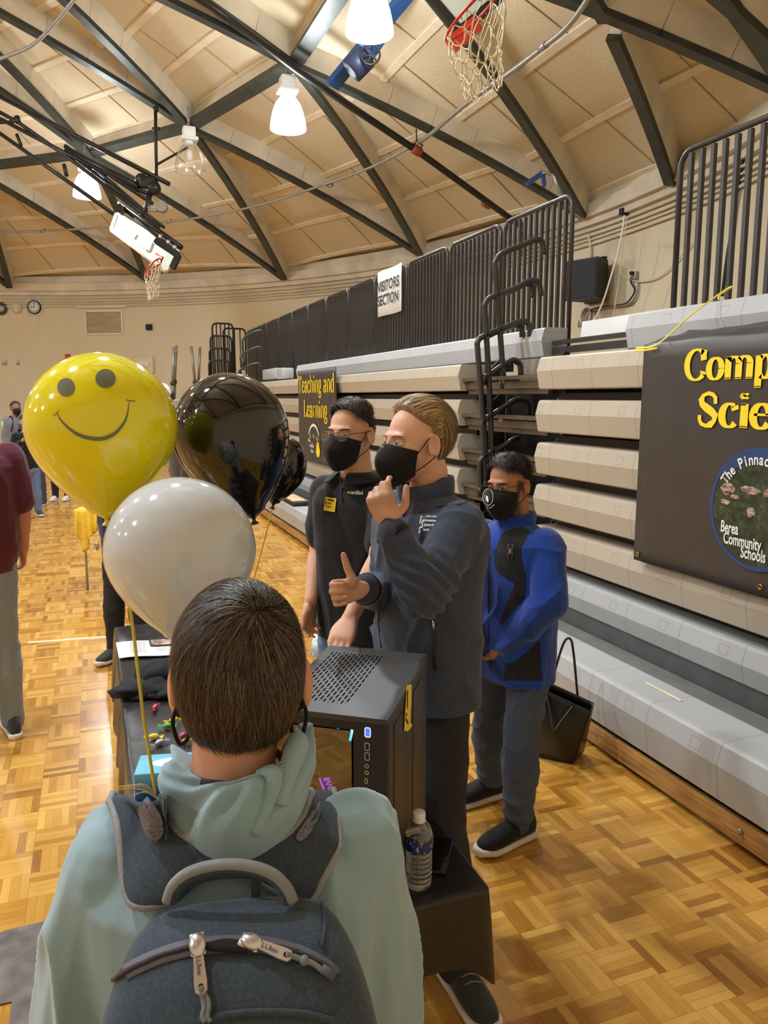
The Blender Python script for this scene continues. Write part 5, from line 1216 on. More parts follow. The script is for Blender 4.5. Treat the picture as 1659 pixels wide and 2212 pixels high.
# ------------------------------------------------------------------ handbag, tray, floor marks
M['leather'] = mat('black_leather', srgb(24, 23, 24), .35, bump=.35, bscale=180)
hb = empty('handbag', (2.2, 3.2, 0), 'black leather tote bag leaning against the front bench', 'bag')
Db = 3.98; TLp, TRp, BRp, BLp = atd(1150, 1478, Db - .02), atd(1276, 1536, Db - .10), atd(1238, 1640, Db - .02), atd(1156, 1594, Db + .06)
BLp.z = .012; BRp.z = .012; bk_ = Vector((.10, .07, 0)); bt = Vector((.055, .05, .015))
def bagp(s, t, d): 
    f = BLp.lerp(BRp, s).lerp(TLp.lerp(TRp, s), t); off = (bk_ * 1.3).lerp(bt, t) * d; bulge = Vector((-.03, -.03, 0)) * math.sin(PI * s) * math.sin(PI * min(1, t * 1.1)) * (1 - 2 * d)
    return f + off + bulge
m = MB(); G = 10; loop = []
for s_, d in [(i / G, 0) for i in range(G + 1)] + [(1, k / 3) for k in range(1, 3)] + [(1 - i / G, 1) for i in range(G + 1)] + [(0, 1 - k / 3) for k in range(1, 3)]: loop.append((s_, d))
P = [[bagp(s_, t / 10, d) for t in range(11)] for s_, d in loop]; m.grid(P, closed_u=True); k0 = 0; m.add([bagp(s_, 0, d) for s_, d in loop], [tuple(range(len(loop)))]); o = m.build('bag_body', M['leather'], hb); solidify(o, .004)
for d, h_ in ((-.02, -.13), (1.05, .28)):
    a, b = bagp(.25, .97, d), bagp(.72, .97, d); mid = (a + b) / 2 + Vector((.0, 0, h_)) + (Vector((-.07, -.06, .0)) if d < .5 else Vector((.02, .0, 0)))
    m = MB(); m.tube(bez([a, a.lerp(mid, .6) + Z * (.06 if h_ > 0 else -.0), mid, b.lerp(mid, .6) + Z * (.06 if h_ > 0 else 0), b], 7), .0065, 8); m.build('bag_handle', M['leather'], hb)
for s_ in (.27, .70):
    m = MB(); c = bagp(s_, .86, -.06); e1_ = (bagp(s_ + .1, .86, 0) - bagp(s_, .86, 0)).normalized(); e2_ = (bagp(s_, .95, 0) - bagp(s_, .8, 0)).normalized()
    m.add([c + e1_ * .018 * math.cos(a) + e2_ * .04 * math.sin(a) for a in np.linspace(0, 2 * PI, 17)[:-1]], [tuple(range(16))]); solidify(m.build('handle_tab', M['leather'], hb), .004)
    m = MB(); m.sphere(c + e2_ * .02 - FW * .004, .005, 8, 6); m.build('gold_stud', M['brass'], hb)
c = atz(742, 1078, .43); t = empty('display_tray', c, 'flat open box with pale content on the far front bench', 'box')
m = MB(); m.rbox((2.575, c.y, .45), (.24, .9, .05), .01); m.build('tray', M['black'], t); m = MB(); m.rbox((2.57, c.y - .02, .482), (.20, .7, .014), .004); m.build('tray_content', mat('cardboard', srgb(214, 184, 140), .8), t)
m = MB(); m.prism([(-1.6, 2.43), (-.335, 2.43), (-.335, .9), (.0, .9), (.0, 2.80), (-.3, 2.80), (-1.6, 2.70)], .0008, .006, lambda u, v, z: Vector((u, v, z)))
tag(m.build('floor_mat', mat('scuffed_gray_rubber', srgb(112, 104, 100), .75, var=.35, nscale=14, bump=.5, bscale=50)), 'scuffed gray rubber floor strip at the bottom left corner', 'mat')
m = MB(); a = atz(60, 1388, .001); b = atz(262, 1373, .001); m.beam(a, b, .035, .0015, up=Z); tag(m.build('court_line', mat('line_tape', srgb(235, 222, 200), .5)), 'thin white line across the floor at left', 'line')
# ================================================================== people
FWh = Vector((FW.x, FW.y, 0)).normalized()
def skin_mat(name, col, beard=(.05, .035, .025), nz=70.0):
    n = NT(name); P = n.coords('Object'); a = n.noise(9.0, P, 3); c = n.mix(n.math('MULTIPLY', a, .6), col, (min(1, col[0] * 1.12), col[1] * .86, col[2] * .80))
    at = n.node('ShaderNodeAttribute'); at.attribute_name = 'tint'; h = n.noise(420.0, P, 2); k = n.math('MULTIPLY', at.outputs['Fac'], n.math('ADD', .55, n.math('MULTIPLY', h, .7)))
    n.link(n.mix(n.math('MINIMUM', k, 1.0), c, beard), n.b.inputs['Base Color']); n.b.inputs['Roughness'].default_value = .5
    n.b.inputs['Subsurface Weight'].default_value = .12; n.b.inputs['Subsurface Radius'].default_value = (.012, .004, .002); n.b.inputs['Subsurface Scale'].default_value = .5
    n.bump(n.noise(nz * 4, P, 3), .12, .001); return n.m
def cloth_mat(name, col, col2=None, rough=.85, weave=260., var=.1, sheen=.2, heather=0.0):
    n = NT(name); P = n.coords('Object'); a = n.noise(5., P, 4); w_ = n.noise(weave, P, 3, .7)
    c = n.mix(a, tuple(q * (1 - var) for q in col), tuple(min(1, q * (1 + var)) for q in col))
    if heather: c = n.mix(n.math('MULTIPLY', n.math('GREATER_THAN', w_, .52), heather), c, tuple(min(1, q * 1.9 + .02) for q in col))
    if col2 is not None:
        at = n.node('ShaderNodeAttribute'); at.attribute_name = 'tint'; c = n.mix(n.math('GREATER_THAN', at.outputs['Fac'], .5), c, col2)
    n.link(c, n.b.inputs['Base Color']); n.b.inputs['Roughness'].default_value = rough; n.b.inputs['Sheen Weight'].default_value = sheen; n.b.inputs['Specular IOR Level'].default_value = .25
    n.bump(w_, .25, .0015); return n.m
def denim_mat(name, col, fade=.5):
    n = NT(name); P = n.coords('Object'); a = n.noise(4., P, 4, .6); w_ = n.noise(300., n.coords('Object', (1, 1, .25)), 3, .7)
    c = n.mix(n.math('MULTIPLY', a, fade), col, tuple(min(1, q * 2.1 + .03) for q in col)); c = n.mix(n.math('MULTIPLY', w_, .5), c, tuple(q * .55 for q in col))
    n.link(c, n.b.inputs['Base Color']); n.b.inputs['Roughness'].default_value = .85; n.bump(w_, .3, .002); return n.m
def fuse(mb, name, mats, parent, voxel, smooth=5, disp=None, tint=None, factor=.5):
    me = mb.mesh('tmp', mats); bm = bmesh.new(); bm.from_mesh(me); bmesh.ops.recalc_face_normals(bm, faces=bm.faces[:]); bm.to_mesh(me); bm.free()
    o = bpy.data.objects.new('tmp', me); COL.objects.link(o)
    r = o.modifiers.new('r', 'REMESH'); r.mode = 'VOXEL'; r.voxel_size = voxel; r.use_smooth_shade = True
    s_ = o.modifiers.new('s', 'SMOOTH'); s_.factor = factor; s_.iterations = smooth
    dg = bpy.context.evaluated_depsgraph_get(); out = bpy.data.meshes.new_from_object(o.evaluated_get(dg)); bpy.data.objects.remove(o); out.name = name
    out.materials.clear()
    for q in (mats if isinstance(mats, (list, tuple)) else [mats]): out.materials.append(q)
    N = len(out.vertices)
    if disp:
        co = np.empty(N * 3, 'f'); no = np.empty(N * 3, 'f'); out.vertices.foreach_get('co', co); out.vertex_normals.foreach_get('vector', no); co = co.reshape(-1, 3); no = no.reshape(-1, 3)
        co = disp(co.astype('d'), no.astype('d')); out.vertices.foreach_set('co', co.astype('f').ravel())
    if tint:
        co = np.empty(N * 3, 'f'); out.vertices.foreach_get('co', co); a = out.attributes.new('tint', 'FLOAT', 'POINT'); a.data.foreach_set('value', tint(co.reshape(-1, 3).astype('d')).astype('f'))
    out.polygons.foreach_set('material_index', [0] * len(out.polygons)); out.polygons.foreach_set('use_smooth', [True] * len(out.polygons)); out.update()
    return link_mesh(name, out, parent)
def npnoise(co, f, off=(0, 0, 0), st=(1, 1, 1)):
    return np.array([mnoise.noise(Vector((p[0] * f * st[0] + off[0], p[1] * f * st[1] + off[1], p[2] * f * st[2] + off[2]))) for p in co])
def folds(amp=.004, f=9., seed=0, st=(1, 1, 1), fine=.0012):
    def fn(co, no):
        a = npnoise(co, f, (seed, 0, 0), st); r = 1 - np.abs(a) * 3.2; r = np.clip(r, 0, 1) ** 2
        b = npnoise(co, f * 2.7, (0, seed, 3), st)
        return co + no * (amp * (r - .3) + fine * b * 2)[:, None]
    return fn
def loft(m, secs, n=28, mi=None):
    """secs: (centre, right, front, a, b, power)"""
    vs = []
    for c, R_, F_, a, b, p in secs:
        for k in range(n):
            t = 2 * PI * k / n; cx, sx_ = math.cos(t), math.sin(t)
            vs.append(c + R_ * (a * abs(cx) ** p * (1 if cx > 0 else -1)) + F_ * (b * abs(sx_) ** p * (1 if sx_ > 0 else -1)))
    S_ = len(secs); fs = [(i * n + k, i * n + (k + 1) % n, (i + 1) * n + (k + 1) % n, (i + 1) * n + k) for i in range(S_ - 1) for k in range(n)]
    fs += [tuple(reversed(range(n))), tuple((S_ - 1) * n + k for k in range(n))]; m.add(vs, fs, mi, True); return m
def seg(m, a, b, ra, rb, mid=None, n=14):
    """tapering limb piece with rounded ends"""
    a = Vector(a); b = Vector(b); pts = []; rs = []; K = 8
    for i in range(K + 1):
        t = i / K; r = ra * (1 - t) + rb * t
        if mid: r += mid * math.sin(PI * min(1, t * 1.5)) if t < .67 else 0
        pts.append(a.lerp(b, t)); rs.append(r)
    m.tube(pts, rs, n); m.sphere(a, ra * .99, 14, 8); m.sphere(b, rb * .99, 14, 8)
def hand(m, wrist, d, back, side, curls, thumb, s=1.0, spread=.12, curl0=None):
    """d: wrist to knuckles; back: out of the back of the hand; side: towards the thumb"""
    d = Vector(d).normalized(); back = Vector(back); back = (back - d * back.dot(d)).normalized(); sd = Vector(side); sd = (sd - d * sd.dot(d) - back * sd.dot(back)).normalized()
    w0 = Vector(wrist); L = .088 * s
    secs = []
    for t, a, b in ((0, .027, .021), (.25, .031, .018), (.6, .039, .016), (.9, .041, .014), (1.02, .038, .010)):
        secs.append((w0 + d * L * t, sd, back, a * s, b * s, .75))
    loft(m, secs, 18)
    m.sphere(w0 + d * L * .38 + sd * .024 * s - back * .012 * s, (.019 * s,) * 3, 12, 8)
    for i in range(4):
        off = (.0295 - .0195 * i) * s; fl = (.070, .079, .074, .058)[i] * s; r0 = (.0092, .0094, .0090, .0080)[i] * s
        p = w0 + d * (L * (.98 - .03 * abs(i - 1))) + sd * off; c = curls[i]; ang_ = 0; dirv = d; sp = spread * (1.2 - i * .8)
        base = (d + sd * sp * .25).normalized(); pts = [p - base * .018 * s]; rs = [r0 * 1.05]; m.sphere(p + back * .001, r0 * 1.12, 10, 8)
        for j, (fr, cc) in enumerate(zip((.45, .30, .25), c)):
            ang_ += math.radians(cc); dv = base * math.cos(ang_) - back * math.sin(ang_)
            q = p + dv * fl * fr; pts += [p, p.lerp(q, .5)]; rs += [r0 * (1.04 - .08 * j), r0 * (.94 - .08 * j)]; p = q
        pts.append(p); rs.append(r0 * .72); m.tube(pts, rs, 10); m.sphere(p, r0 * .74, 10, 6)
    tb_ = w0 + d * L * .22 + sd * .024 * s - back * .006 * s; td = [Vector(v).normalized() for v in thumb]; p = tb_; pts = [p]; rs = [.0135 * s]
    for v, l, r in zip(td, (.036, .027, .023), (.0125, .0112, .0092)):
        p = p + v * l * s; pts.append(p); rs.append(r * s)
    m.tube(bez(pts, 3), [rs[0]] + list(np.interp(np.linspace(0, 3, 10), [0, 1, 2, 3], rs))[1:], 10); m.sphere(p, .0092 * s, 10, 6)
class Head:
    def __init__(s, c, F, k=1.0, pitch=0.0, roll=0.0):
        F = Vector(F).normalized(); R_ = F.cross(Vector((0, 0, 1))).normalized()
        F = (F * math.cos(pitch) + Vector((0, 0, 1)) * math.sin(pitch)); U_ = R_.cross(F); q = Matrix.Rotation(roll, 3, F); s.R, s.F, s.U = q @ R_, F, q @ U_; s.c = Vector(c); s.k = k
        s.M = Matrix((s.R, s.F, s.U)).transposed()
    def p(s, x, y, z): return s.c + s.M @ (Vector((x, y, z)) * s.k)
    def loc(s, co):
        B = np.array([list(s.R), list(s.F), list(s.U)]); return (co - np.array(s.c)) @ B.T / s.k
    def add(s, m, ears=True):
        k = s.k; E = lambda c, r, R2=None: m.sphere(s.p(*c), tuple(q * k for q in r), 26, 18, R=s.M if R2 is None else s.M @ R2)
        E((0, -.014, .030), (.0745, .096, .089)); E((0, .028, -.022), (.063, .066, .082)); E((0, .034, -.072), (.050, .052, .043)); E((0, .068, -.098), (.020, .018, .016))
        E((0, .072, .026), (.052, .020, .014)); E((.033, .060, -.028), (.026, .026, .026)); E((-.033, .060, -.028), (.026, .026, .026)); E((0, .076, -.063), (.026, .020, .020))
        m.tube([s.p(0, .090, .014), s.p(0, .099, -.004), s.p(0, .109, -.024), s.p(0, .106, -.033)], [.007 * k, .0085 * k, .0115 * k, .010 * k], 10); 
        for x in (-1, 1): E((.012 * x, .096, -.033), (.008, .010, .007))
        if ears:
            for x in (-1, 1):
                R2 = Matrix.Rotation(-.28 * x, 3, 'Z') @ Matrix.Rotation(.12, 3, 'X')
                E((.079 * x, -.008, -.004), (.0065, .0175, .031), R2); m.tube([s.p(.083 * x, -.002 + .018 * math.sin(a) * 1, -.004 + .030 * math.cos(a)) for a in np.linspace(-.4, 2.9, 10)][::1], .0042 * k, 8) if False else None
                m.tube([s.p((.0835 + .003 * math.sin(a)) * x, -.010 - .017 * math.sin(a), -.003 + .030 * math.cos(a)) for a in np.linspace(-.7, 3.0, 12)], .0056 * k, 8)
    def disp(s, extra=None):
        def fn(co, no):
            L = s.loc(co); d = np.zeros(len(co)); B = np.array([list(s.R), list(s.F), list(s.U)])
            for x in (-1, 1):
                q = ((L[:, 0] - .031 * x) / .017) ** 2 + ((L[:, 1] - .084) / .03) ** 2 + ((L[:, 2] - .006) / .012) ** 2; d -= .010 * np.exp(-q)
                q = ((L[:, 0] - .085 * x) / .004) ** 2 + ((L[:, 1] + .006) / .009) ** 2 + ((L[:, 2] - .002) / .016) ** 2; d -= .0
                co = co - (np.exp(-q) * .009 * x * s.k)[:, None] * B[0][None, :]
            co = co + (d * s.k)[:, None] * B[1][None, :]
            if extra is not None: co = extra(co, no)
            return co
        return fn
    def eyes(s, parent, iris=(.10, .05, .025), look=(0, 1, 0), skin=None, lashes=True):
        k = s.k
        for x in (-1, 1):
            c = s.p(.031 * x, .0745, .006); m = MB(); m.sphere(c, .0118 * k, 18, 12, R=s.M); e = m.build('eyeball', M['eyewhite'], parent)
            g = (s.M @ Vector(look)).normalized(); a1 = g.orthogonal().normalized(); a2 = g.cross(a1); m = MB(); 
            for r, h_, mi in ((.0058, .01135, 0), (.0027, .0118, 1)):
                vs = [c + g * h_ * k * 1.03] + [c + (g * h_ + (a1 * math.cos(t) + a2 * math.sin(t)) * r * .96) * k for t in np.linspace(0, 2 * PI, 17)[:-1]]; m.add(vs, [(0, 1 + i, 1 + (i + 1) % 16) for i in range(16)], mi, True)
            m.build('iris', [mat('iris_tone', iris, .2, var=0), M['black']], e)
            if skin:
                for lo, hi in ((.22, 1.0), (-1.0, -.50)):
                    m = MB(); P = []
                    for i in range(6):
                        zz = lo + (hi - lo) * i / 5; rr = math.sqrt(max(0, 1 - zz * zz)); P.append([c + s.M @ Vector((rr * math.cos(t), rr * math.sin(t), zz)) * .0131 * k for t in np.linspace(-.3, PI + .3, 16)])
                    m.grid(P); solidify(m.build('eyelid', skin, parent), .0008)
            m = MB(); m.tube([s.p((.031 + .017 * t) * x, .0915 - .010 * max(0, t) ** 2 - .004 * max(0, t), .0235 + .004 * (1 - (t - .2) ** 2)) for t in np.linspace(-.95, 1.15, 8)], [.0010 * k] + [.0024 * k] * 6 + [.0008 * k], 6, flat=1.3); m.build('eyebrow', s.brow, parent)
    def mask(s, parent, m_, k2=1.0, peak=.0, loops=True):
        P = []; k = s.k
        for j in range(13):
            v = j / 12; row = []
            A = np.interp(v, [0, .3, .6, 1], [.0735, .0765, .071, .055]); Bq = np.interp(v, [0, .15, .35, .6, .85, 1], [.092, .108, .122, .118, .098, .078]); yo_ = np.interp(v, [0, 1], [.008, .012])
            for i in range(25):
                th = (i / 12 - 1) * math.radians(76); c_ = math.cos(th)
                ztop = -.001 + .007 * c_ ** 3 - .022 * (1 - c_); zbot = -.128 + .050 * (1 - c_ ** 1.0)
                ridge = .006 * math.exp(-(th / .16) ** 2) * math.sin(PI * min(1, v * 1.15))
                row.append(s.p(A * math.sin(th), yo_ + (Bq + ridge) * c_ + .004, ztop + (zbot - ztop) * v))
            P.append(row)
        m = MB(); m.grid(P); o = solidify(m.build('face_mask', m_, parent), .0022 * k); subsurf(o, 1)
        for x in (-1, 1):
            i = 24 if x > 0 else 0; a, b = P[1][i], P[10][i]
            m = MB(); m.tube(bez([a, s.p(.080 * x, .005, .016), s.p(.083 * x, -.020, .026), s.p(.084 * x, -.033, .008), s.p(.080 * x, -.030, -.024), s.p(.076 * x, .002, -.052), b], 5), .0016 * k, 6); m.build('ear_loop', m_, o)
        return o
    def glasses(s, parent, m_, w_=.027, h_=.0165, r_=.0013, z0=.002):
        t = empty('glasses', s.p(0, .11, z0)); t.parent = parent; t.matrix_parent_inverse = world_of(parent).inverted(); k = s.k
        for x in (-1, 1):
            pts = []
            for a in np.linspace(0, 2 * PI, 29)[:-1]:
                ca, sa = math.cos(a), math.sin(a); pts.append(s.p(.033 * x + w_ * abs(ca) ** .55 * (1 if ca > 0 else -1), .112 - .10 * max(0, abs(.033 * x + w_ * ca) - .03) - .0, z0 + h_ * abs(sa) ** .6 * (1 if sa > 0 else -1)))
            m = MB(); m.tube(pts, r_ * k, 6, closed=True); m.build('lens_rim', m_, t)
            m = MB(); m.add(pts, [tuple(range(len(pts)))]); m.build('lens', M['lensglass'], t)
            m = MB(); m.tube([s.p(.060 * x, .109, z0 + .008), s.p(.073 * x, .09, z0 + .010), s.p(.080 * x, .03, z0 + .010), s.p(.083 * x, -.01, z0 + .016)], r_ * 1.1 * k, 6); m.build('temple_arm', m_, t)
        m = MB(); m.tube(bez([s.p(-.008, .111, z0 + .004), s.p(0, .114, z0 + .008), s.p(.008, .111, z0 + .004)], 4), r_ * k, 6); m.build('nose_bridge', m_, t)
M['eyewhite'] = mat('eye_white', srgb(225, 220, 215), .2, var=0)
n = NT('spectacle_lens'); tr = n.node('ShaderNodeBsdfTransparent'); gl = n.node('ShaderNodeBsdfGlossy'); gl.inputs['Roughness'].default_value = .02; mx = n.node('ShaderNodeMixShader'); mx.inputs[0].default_value = .10
n.link(tr.outputs[0], mx.inputs[1]); n.link(gl.outputs[0], mx.inputs[2]); n.link(mx.outputs[0], n.t.nodes['Material Output'].inputs['Surface']); M['lensglass'] = n.m
M['maskblack'] = cloth_mat('mask_black_cloth', srgb(27, 26, 30), weave=500., sheen=.1)

# ---- hair: under-cap plus many fine strands that follow a flow over the scalp
def hair_mat(name, col, rough=.42):
    n = NT(name); n.b.inputs['Base Color'].default_value = (*col, 1); n.b.inputs['Roughness'].default_value = rough; n.b.inputs['Specular IOR Level'].default_value = .55 if sum(col) > .12 else .25
    n.b.inputs['Anisotropic'].default_value = .6; return n.m
def make_hair(H, parent, region, flow, thick, cols, count, length, width, seed, rad=(.0765, .098, .091), cen=(0, -.014, .030), lift=.004, steps=7, name='hair', jitter=.15, gravity=0.0, cap_in=.3):
    """region(d)->0..1 cover; thick(d)->m hair depth; flow(d)->3D direction; everything in head space"""
    rd = random.Random(seed); cen = Vector(cen)
    def surf(d, h):
        x, y, z = d; r = 1 / math.sqrt((x / rad[0]) ** 2 + (y / rad[1]) ** 2 + (z / rad[2]) ** 2); return cen + Vector(d) * (r + h)
    m = MB(); mats = [hair_mat(name + '_tone', c) for c in cols]; vs = {}; nu, nv = 64, 40; grid_ = []
    for j in range(nv + 1):
        th = PI * j / nv; row = []
        for i in range(nu):
            a = 2 * PI * i / nu; d = Vector((math.sin(th) * math.cos(a), math.sin(th) * math.sin(a), math.cos(th))); g = region(d); h = thick(d) * .80 * min(1, g * 2.0) - .004 + (.0 if g > 0 else -.006)
            row.append((H.p(*surf(d, h)), g))
        grid_.append(row)
    V = [p for r in grid_ for p, g in r]; F = []
    for j in range(nv):
        for i in range(nu):
            i2 = (i + 1) % nu
            if max(grid_[j][i][1], grid_[j][i2][1], grid_[j + 1][i][1], grid_[j + 1][i2][1]) > .25: F.append((j * nu + i, j * nu + i2, (j + 1) * nu + i2, (j + 1) * nu + i))
    m.add(V, F, 0, True)
    # strands
    done = 0; tries = 0; sv = []; sf = []; smi = []
    while done < count and tries < count * 6:
        tries += 1; z = rd.uniform(-1, 1); a = rd.uniform(0, 2 * PI); r = math.sqrt(1 - z * z); d = Vector((r * math.cos(a), r * math.sin(a), z)); g = region(d)
        if g <= 0 or rd.random() > g: continue
        done += 1; T = thick(d); h0 = rd.uniform(cap_in, 1.0) * T; L = length(d) * rd.uniform(.6, 1.1); pts = []; dd = d.copy(); jt = Vector((rd.gauss(0, 1), rd.gauss(0, 1), rd.gauss(0, 1))) * jitter
        st = L / steps
        for q in range(steps + 1):
            t = q / steps; p = surf(dd, h0 + lift * t * rd.uniform(.3, 1.2)); pts.append(p)
            f = Vector(flow(dd)) + jt; f.z -= gravity * t; f = f - dd * f.dot(dd)
            if f.length > 1e-6: f.normalize()
            dd = (dd + f * st / .092).normalized()
        w_ = width * rd.uniform(.6, 1.3); k0 = len(sv)
        for q, p in enumerate(pts):
            a_ = pts[max(0, q - 1)]; b_ = pts[min(steps, q + 1)]; tg = (b_ - a_).normalized() if (b_ - a_).length > 0 else Vector((0, 0, 1)); nn_ = (p - cen).normalized() + jt * .8; sd_ = tg.cross(nn_)
            sd_ = sd_.normalized() if sd_.length > 0 else Vector((1, 0, 0)); ww = w_ * (1 - (q / steps) ** 2 * .85) / 2
            sv += [H.p(*(p - sd_ * ww)), H.p(*(p + sd_ * ww))]
        cidx = rd.choices(range(len(cols)), weights=[3, 4, 2, 3][:len(cols)])[0]
        for q in range(steps): sf.append((k0 + 2 * q, k0 + 2 * q + 1, k0 + 2 * q + 3, k0 + 2 * q + 2)); smi.append(cidx)
    k = len(m.v); m.v += [tuple(v) for v in sv]; m.f += [tuple(i + k for i in f) for f in sf]; m.mi += smi; m.sm += [True] * len(sf)
    me = m.mesh(name, mats); return link_mesh(name, me, parent)
def sstep(a, b, x):
    t = max(0, min(1, (x - a) / (b - a))); return t * t * (3 - 2 * t)

def torso(m, pel, chest, nb, R_, F_, s=1.0, g=0.0, hips=.165, waist=.145, ch=.175, sh=.165, belly=0.0, depth=1.0, flare=.80):
    """pelvis, chest and neck-base centres; g: clothing gap"""
    d = depth; A = lambda t: pel.lerp(chest, t); B_ = lambda t: chest.lerp(nb, t)
    Z_ = Vector((0, 0, 1))
    secs = [(pel - (chest - pel).normalized() * .10 * s, R_, F_, (hips * flare) * s + g, (.085 + .1 * (flare - .8)) * s * d + g, .85), (pel, R_, F_, hips * s + g, .108 * s * d + g, .85), (A(.3), R_, F_, (hips * .55 + waist * .45) * s + g, .104 * s * d + g + belly, .85),
            (A(.55), R_, F_, waist * s + g, .100 * s * d + g + belly, .85), (A(.8), R_, F_, (waist * .4 + ch * .6) * s + g, .108 * s * d + g + belly * .5, .85), (chest, R_, F_, ch * s + g, .115 * s * d + g, .82),
            (B_(.40), R_, F_, ch * 1.02 * s + g, .108 * s * d + g, .82), (B_(.66), R_, F_, sh * .98 * s + g, .090 * s * d + g, .85), (B_(.84), R_, F_, sh * .66 * s + g, .070 * s * d + g, .9), (B_(1.0), R_, F_, .065 * s + g, .058 * s * d + g * .5, .95)]
    loft(m, secs, 30)
def foot(parent, ankle, toe_dir, m_up, m_sole, s=1.0, laces=False, name='shoe', knit=True):
    d = Vector((toe_dir[0], toe_dir[1], 0)).normalized(); sd = d.cross(Vector((0, 0, 1))); a = Vector((ankle[0], ankle[1], 0))
    prof = [(-.085, .022, .0), (-.07, .033, 0), (-.03, .036, 0), (.03, .039, 0), (.09, .046, 0), (.14, .048, 0), (.18, .040, 0), (.205, .022, 0)]
    m = MB(); secs = [(a + d * x * s + Vector((0, 0, .019 + (.010 if x > .17 else 0))), sd, Vector((0, 0, 1)), wd * s, .0165, .6) for x, wd, _ in prof]; loft(m, secs, 20)
    o = m.build(name, m_sole, parent) if False else None
    t = empty(name, a); t.parent = parent; t.matrix_parent_inverse = world_of(parent).inverted()
    m.build('sole', m_sole, t)
    m = MB(); hh = [(-.080, .020, .07), (-.062, .030, .098), (-.03, .034, .105), (.02, .036, .095), (.07, .042, .074), (.12, .045, .060), (.165, .039, .050), (.195, .020, .038)]
    loft(m, [(a + d * x * s + Vector((0, 0, .022 + h_ * .45 * s)), sd, Vector((0, 0, 1)), wd * s, h_ * .5 * s, .8) for x, wd, h_ in hh], 22); u = m.build('upper', m_up, t); subsurf(u, 1)
    m = MB(); c = a + Vector((0, 0, .10 * s)) - d * .02 * s; m.tube([c + d * .036 * math.cos(q) * s + sd * .031 * math.sin(q) * s + Vector((0, 0, .008 * math.cos(q))) for q in np.linspace(0, 2 * PI, 21)[:-1]], .007 * s, 8, closed=True); m.build('collar', m_up, t)
    if laces:
        for i in range(5):
            x = .035 + .018 * i; z = .112 - .010 * i; m = MB(); c = a + d * x * s + Vector((0, 0, z * s)); m.tube(bez([c - sd * .026 + d * .008, c + Vector((0, 0, .006)), c + sd * .026 - d * .004], 4), .0026, 6); m.build('lace', M['laces'], t)
    return t
M['laces'] = mat('gray_laces', srgb(120, 120, 120), .9); M['sole_w'] = mat('white_sole', srgb(222, 216, 208), .6)
def legs(m, hipL, kneeL, ankL, hipR, kneeR, ankR, s=1.0, g=0.0, low=.040, r0=.088):
    for h_, k_, a_ in ((hipL, kneeL, ankL), (hipR, kneeR, ankR)):
        seg(m, h_, k_, r0 * s + g, .058 * s + g); seg(m, k_, a_, .056 * s + g, low * s + g, .012 * s)
def arm(m, sh, el, wr, s=1.0, g=0.0, r=(.052, .042, .040, .027)):
    seg(m, sh, el, r[0] * s + g, r[1] * s + g); seg(m, el, wr, r[2] * s + g, r[3] * s + g, .005 * s)
def facing(deg):  # 0: image left, 90: towards the camera
    a = math.radians(deg); return (-RT * math.cos(a) - FWh * math.sin(a)).normalized()
def person(name_label, loc, cat='person', group=None): return empty('person', loc, name_label, cat, group)
Zv = Vector((0, 0, 1))
def floor_pt(v, z=0): return Vector((v.x, v.y, z))
